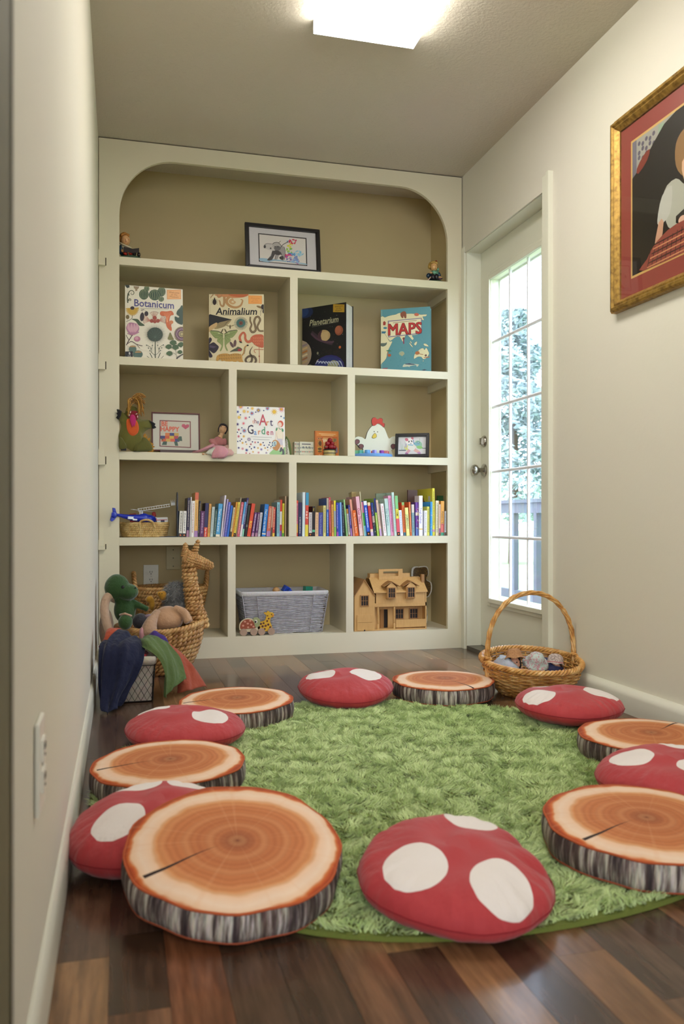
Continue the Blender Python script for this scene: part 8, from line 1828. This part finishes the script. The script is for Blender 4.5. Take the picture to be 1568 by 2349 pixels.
def baby(px, py, Y, label, hatc, hat2, hair, dress, style, yaw):
    p = at(px, py, Y); z0 = 0.014; tt = thing('doll', label, 'doll', (p.x, Y, z0), (0, 0, R(yaw)), None); hz = p.z - z0 - 0.004
    q = MB().color(SKIN); q.ell((0, 0, hz), (0.0225, 0.0225, 0.025)); q.ell((-0.010, -0.012, hz - 0.008), (0.011, 0.011, 0.011)); q.ell((0.010, -0.012, hz - 0.008), (0.011, 0.011, 0.011)); q.ell((0, -0.0225, hz - 0.004), (0.004, 0.004, 0.0035)); q.tube([(0, 0.002, hz - 0.02), (0, 0.004, hz - 0.035)], 0.010, 8); blob(q, 'head', MAT(SKIN + ':0.4'), tt, 0.0022, 2)
    q = MB().color('2a1c18'); 
    for s_ in (-1, 1): q.ell((s_ * 0.0085, -0.0205, hz + 0.002), (0.0030, 0.0016, 0.0030), None, 10, 6)
    q.build('eyes', 'plastic', tt, True)
    q = MB().color('9a4a4c').ell((0, -0.0225, hz - 0.0125), (0.0045, 0.0014, 0.0016), None, 8, 5); q.build('mouth', 'plastic', tt, True)
    q = MB(); q.ell((0, 0.004, hz + 0.003), (0.0250, 0.0230, 0.026)); 
    for s_ in (-1, 1): q.ell((s_ * 0.021, -0.004, hz - 0.008), (0.006, 0.009, 0.015))
    q.build('hair', MAT(hair + ':0.7:0:80:0.5'), tt, True)
    q = MB(); q.ell((0, 0.006, hz - 0.062), (0.033, 0.026, 0.036)); q.tube([(-0.028, 0, hz - 0.042), (-0.045, -0.010, hz - 0.030), (-0.050, -0.014, hz - 0.024)], [0.012, 0.010, 0.008], 8); q.tube([(0.028, 0, hz - 0.042), (0.042, -0.012, hz - 0.048)], [0.012, 0.009], 8); q.ell((0, 0.006, hz - 0.09), (0.034, 0.03, 0.024)); blob(q, 'dress', MAT(dress + ':0.9:0:150:0.4'), tt, 0.003, 3)
    q = MB(); q.ell((-0.054, -0.018, hz - 0.019), (0.008, 0.007, 0.008)); q.ell((0.045, -0.018, hz - 0.048), (0.007, 0.006, 0.006)); q.build('hands', MAT(SKIN + ':0.4'), tt, True)
    hm, nt, b, N, L = newmat('hat_' + style); n_ = noise(nt, 120 if style != 'straw' else 300, 3)
    L.new(ramp(nt, n_.outputs[0], [(0.40, hatc), (0.5, hatc), (0.56, hat2), (0.70, hatc)]), b.inputs['Base Color']); b.inputs['Roughness'].default_value = 0.9; bump(nt, b, n_.outputs[0], 0.4, 0.002)
    if style == 'straw': prof = [(0.040, -0.006), (0.035, -0.001), (0.029, 0.004), (0.0275, 0.012), (0.026, 0.022), (0.018, 0.030), (0.001, 0.032)]; tl = (R(-14), R(-4), 0)
    elif style == 'sun': prof = [(0.050, -0.012), (0.043, -0.004), (0.031, 0.002), (0.029, 0.012), (0.025, 0.024), (0.014, 0.032), (0.001, 0.034)]; tl = (R(28), R(10), 0)
    else: prof = [(0.0335, -0.008), (0.0300, -0.003), (0.0285, 0.002), (0.0285, 0.010), (0.0255, 0.022), (0.015, 0.030), (0.001, 0.032)]; tl = (R(-12), R(4), 0)
    M = Matrix.Translation((0, 0, hz + {'straw': 0.018, 'sun': 0.012, 'bonnet': 0.0185}[style])) @ Euler(tl).to_matrix().to_4x4(); n = 40; P_ = []
    for i, (r_, z) in enumerate(prof): P_.append([tuple(M @ Vector((r_ * cos(2 * pi * j / n), r_ * sin(2 * pi * j / n), z + (0.003 * sin(10 * pi * j / n) if i == 0 else 0)))) for j in range(n)])
    o = MB().grid(P_, closed=True).build('hat', hm, tt, True); md = o.modifiers.new('s', 'SOLIDIFY'); md.thickness = 0.0014; md.offset = 1
    if style == 'bonnet': q = MB(); q.tube([tuple(M @ Vector((0.0295 * cos(2 * pi * j / 30), 0.0295 * sin(2 * pi * j / 30), -0.0005))) for j in range(30)], 0.0020, 5, True); q.build('hat_band', MAT('b8505c:0.8'), tt, True)
    return tt
baby(1179, 1516, 2.905, 'baby doll in a straw hat, leftmost in the willow basket', 'b88a60', '9c6c48', '2a1c18', 'c8cbd8', 'straw', -24)
baby(1229, 1521, 2.895, 'baby doll hidden under a pale floral sun hat, middle of the three', 'b9c8c2', 'c07888', '3a2820', 'd8d8e0', 'sun', -30)
baby(1273, 1528, 2.880, 'baby doll in a pink-banded knitted bonnet, rightmost in the willow basket', 'c4b4ac', '8a7a74', '4a3428', 'b8c8d4', 'bonnet', -28)
t = thing('folded_cloth', 'dark blue patterned cloth beside the bonneted doll in the willow basket', 'cloth', (1.600, 2.925, 0.014))
q = MB(); P_ = [[(0.05 * cos(a) * (1 - .25 * i), 0.075 * sin(a) * (1 - .25 * i), 0.085 + 0.012 * i + 0.004 * sin(3 * a + i)) for a in [2 * pi * j / 24 for j in range(24)]] for i in range(3)]
q.grid([[(x * .45, y * .45, 0.0) for x, y, z in P_[0]]] + P_, closed=True); q.add(P_[-1], [tuple(range(24))]); q.build('cloth', MAT('343860:0.9:0:60:0.6'), t, True)
t = thing('folded_cloth', 'pale blue cloth beside the straw-hatted doll in the willow basket', 'cloth', (1.422, 2.930, 0.014))
q = MB(); P_ = [[(0.042 * cos(a) * (1 - .25 * i), 0.07 * sin(a) * (1 - .25 * i), 0.095 + 0.014 * i + 0.005 * sin(3 * a + i)) for a in [2 * pi * j / 24 for j in range(24)]] for i in range(3)]
q.grid([[(x * .45, y * .45, 0.0) for x, y, z in P_[0]]] + P_, closed=True); q.add(P_[-1], [tuple(range(24))]); q.build('cloth', MAT('b4bccb:0.9:0:60:0.6'), t, True)

# ================================================================== SUB-PARTS: pieces that belong to a part hang under it
SUB = {'eyes': 'head', 'hair': 'head', 'hair_bow': 'head', 'face_stitching': 'head', 'nostril': 'body', 'nostrils': 'beak', 'teeth': 'mouth', 'tongue': 'mouth', 'foot_band': 'foot',
       'pink_ear_lining': 'ear', 'ear_lining': 'body', 'cheek': 'body', 'patches': 'body', 'shell_spots': 'shell', 'spine_print': 'cover', 'cover_print': ('front_cover', 'cover'), 'bunting_print': 'carton',
       'tail_fin': 'fuselage', 'white_decal': 'fuselage', 'rotor_blades': 'rotor_mast', 'markings': 'body', 'window': 'body', 'ladder_cage': 'ladder', 'lip': 'base', 'hat_band': 'hat',
       'top_seam': 'printed_top', 'bottom_seam': 'underside', 'seam': 'cushion_cover', 'door_knob': 'door_slab', 'deadbolt': 'door_slab', 'glazing_bead': 'glazing_frame', 'claws': None,
       'eye': ('head', 'body'), 'belly_patch': 'body', 'comb_outline': 'comb', 'band': 'barrel', 'stitches': 'leaf_body', 'pale_stripe': 'leaf_body', 'hinge_slot': 'face_frame', 'hinge_block': 'face_frame'}
base_name = lambda o: o.name.split('.')[0]
for root in [o for o in bpy.data.objects if o.type == 'EMPTY' and o.parent is None]:
    kids = list(root.children); first = {}
    for k in kids: first.setdefault(base_name(k), k)
    for k in kids:
        want = SUB.get(base_name(k))
        for w in (want if isinstance(want, tuple) else (want,)):
            if w and w in first and first[w] is not k and first[w].location.length < 1e-9: k.parent = first[w]; break
    doll_mouth = first.get('mouth')
    if root.name.split('.')[0] == 'doll' and doll_mouth is not None: doll_mouth.parent = first['head']
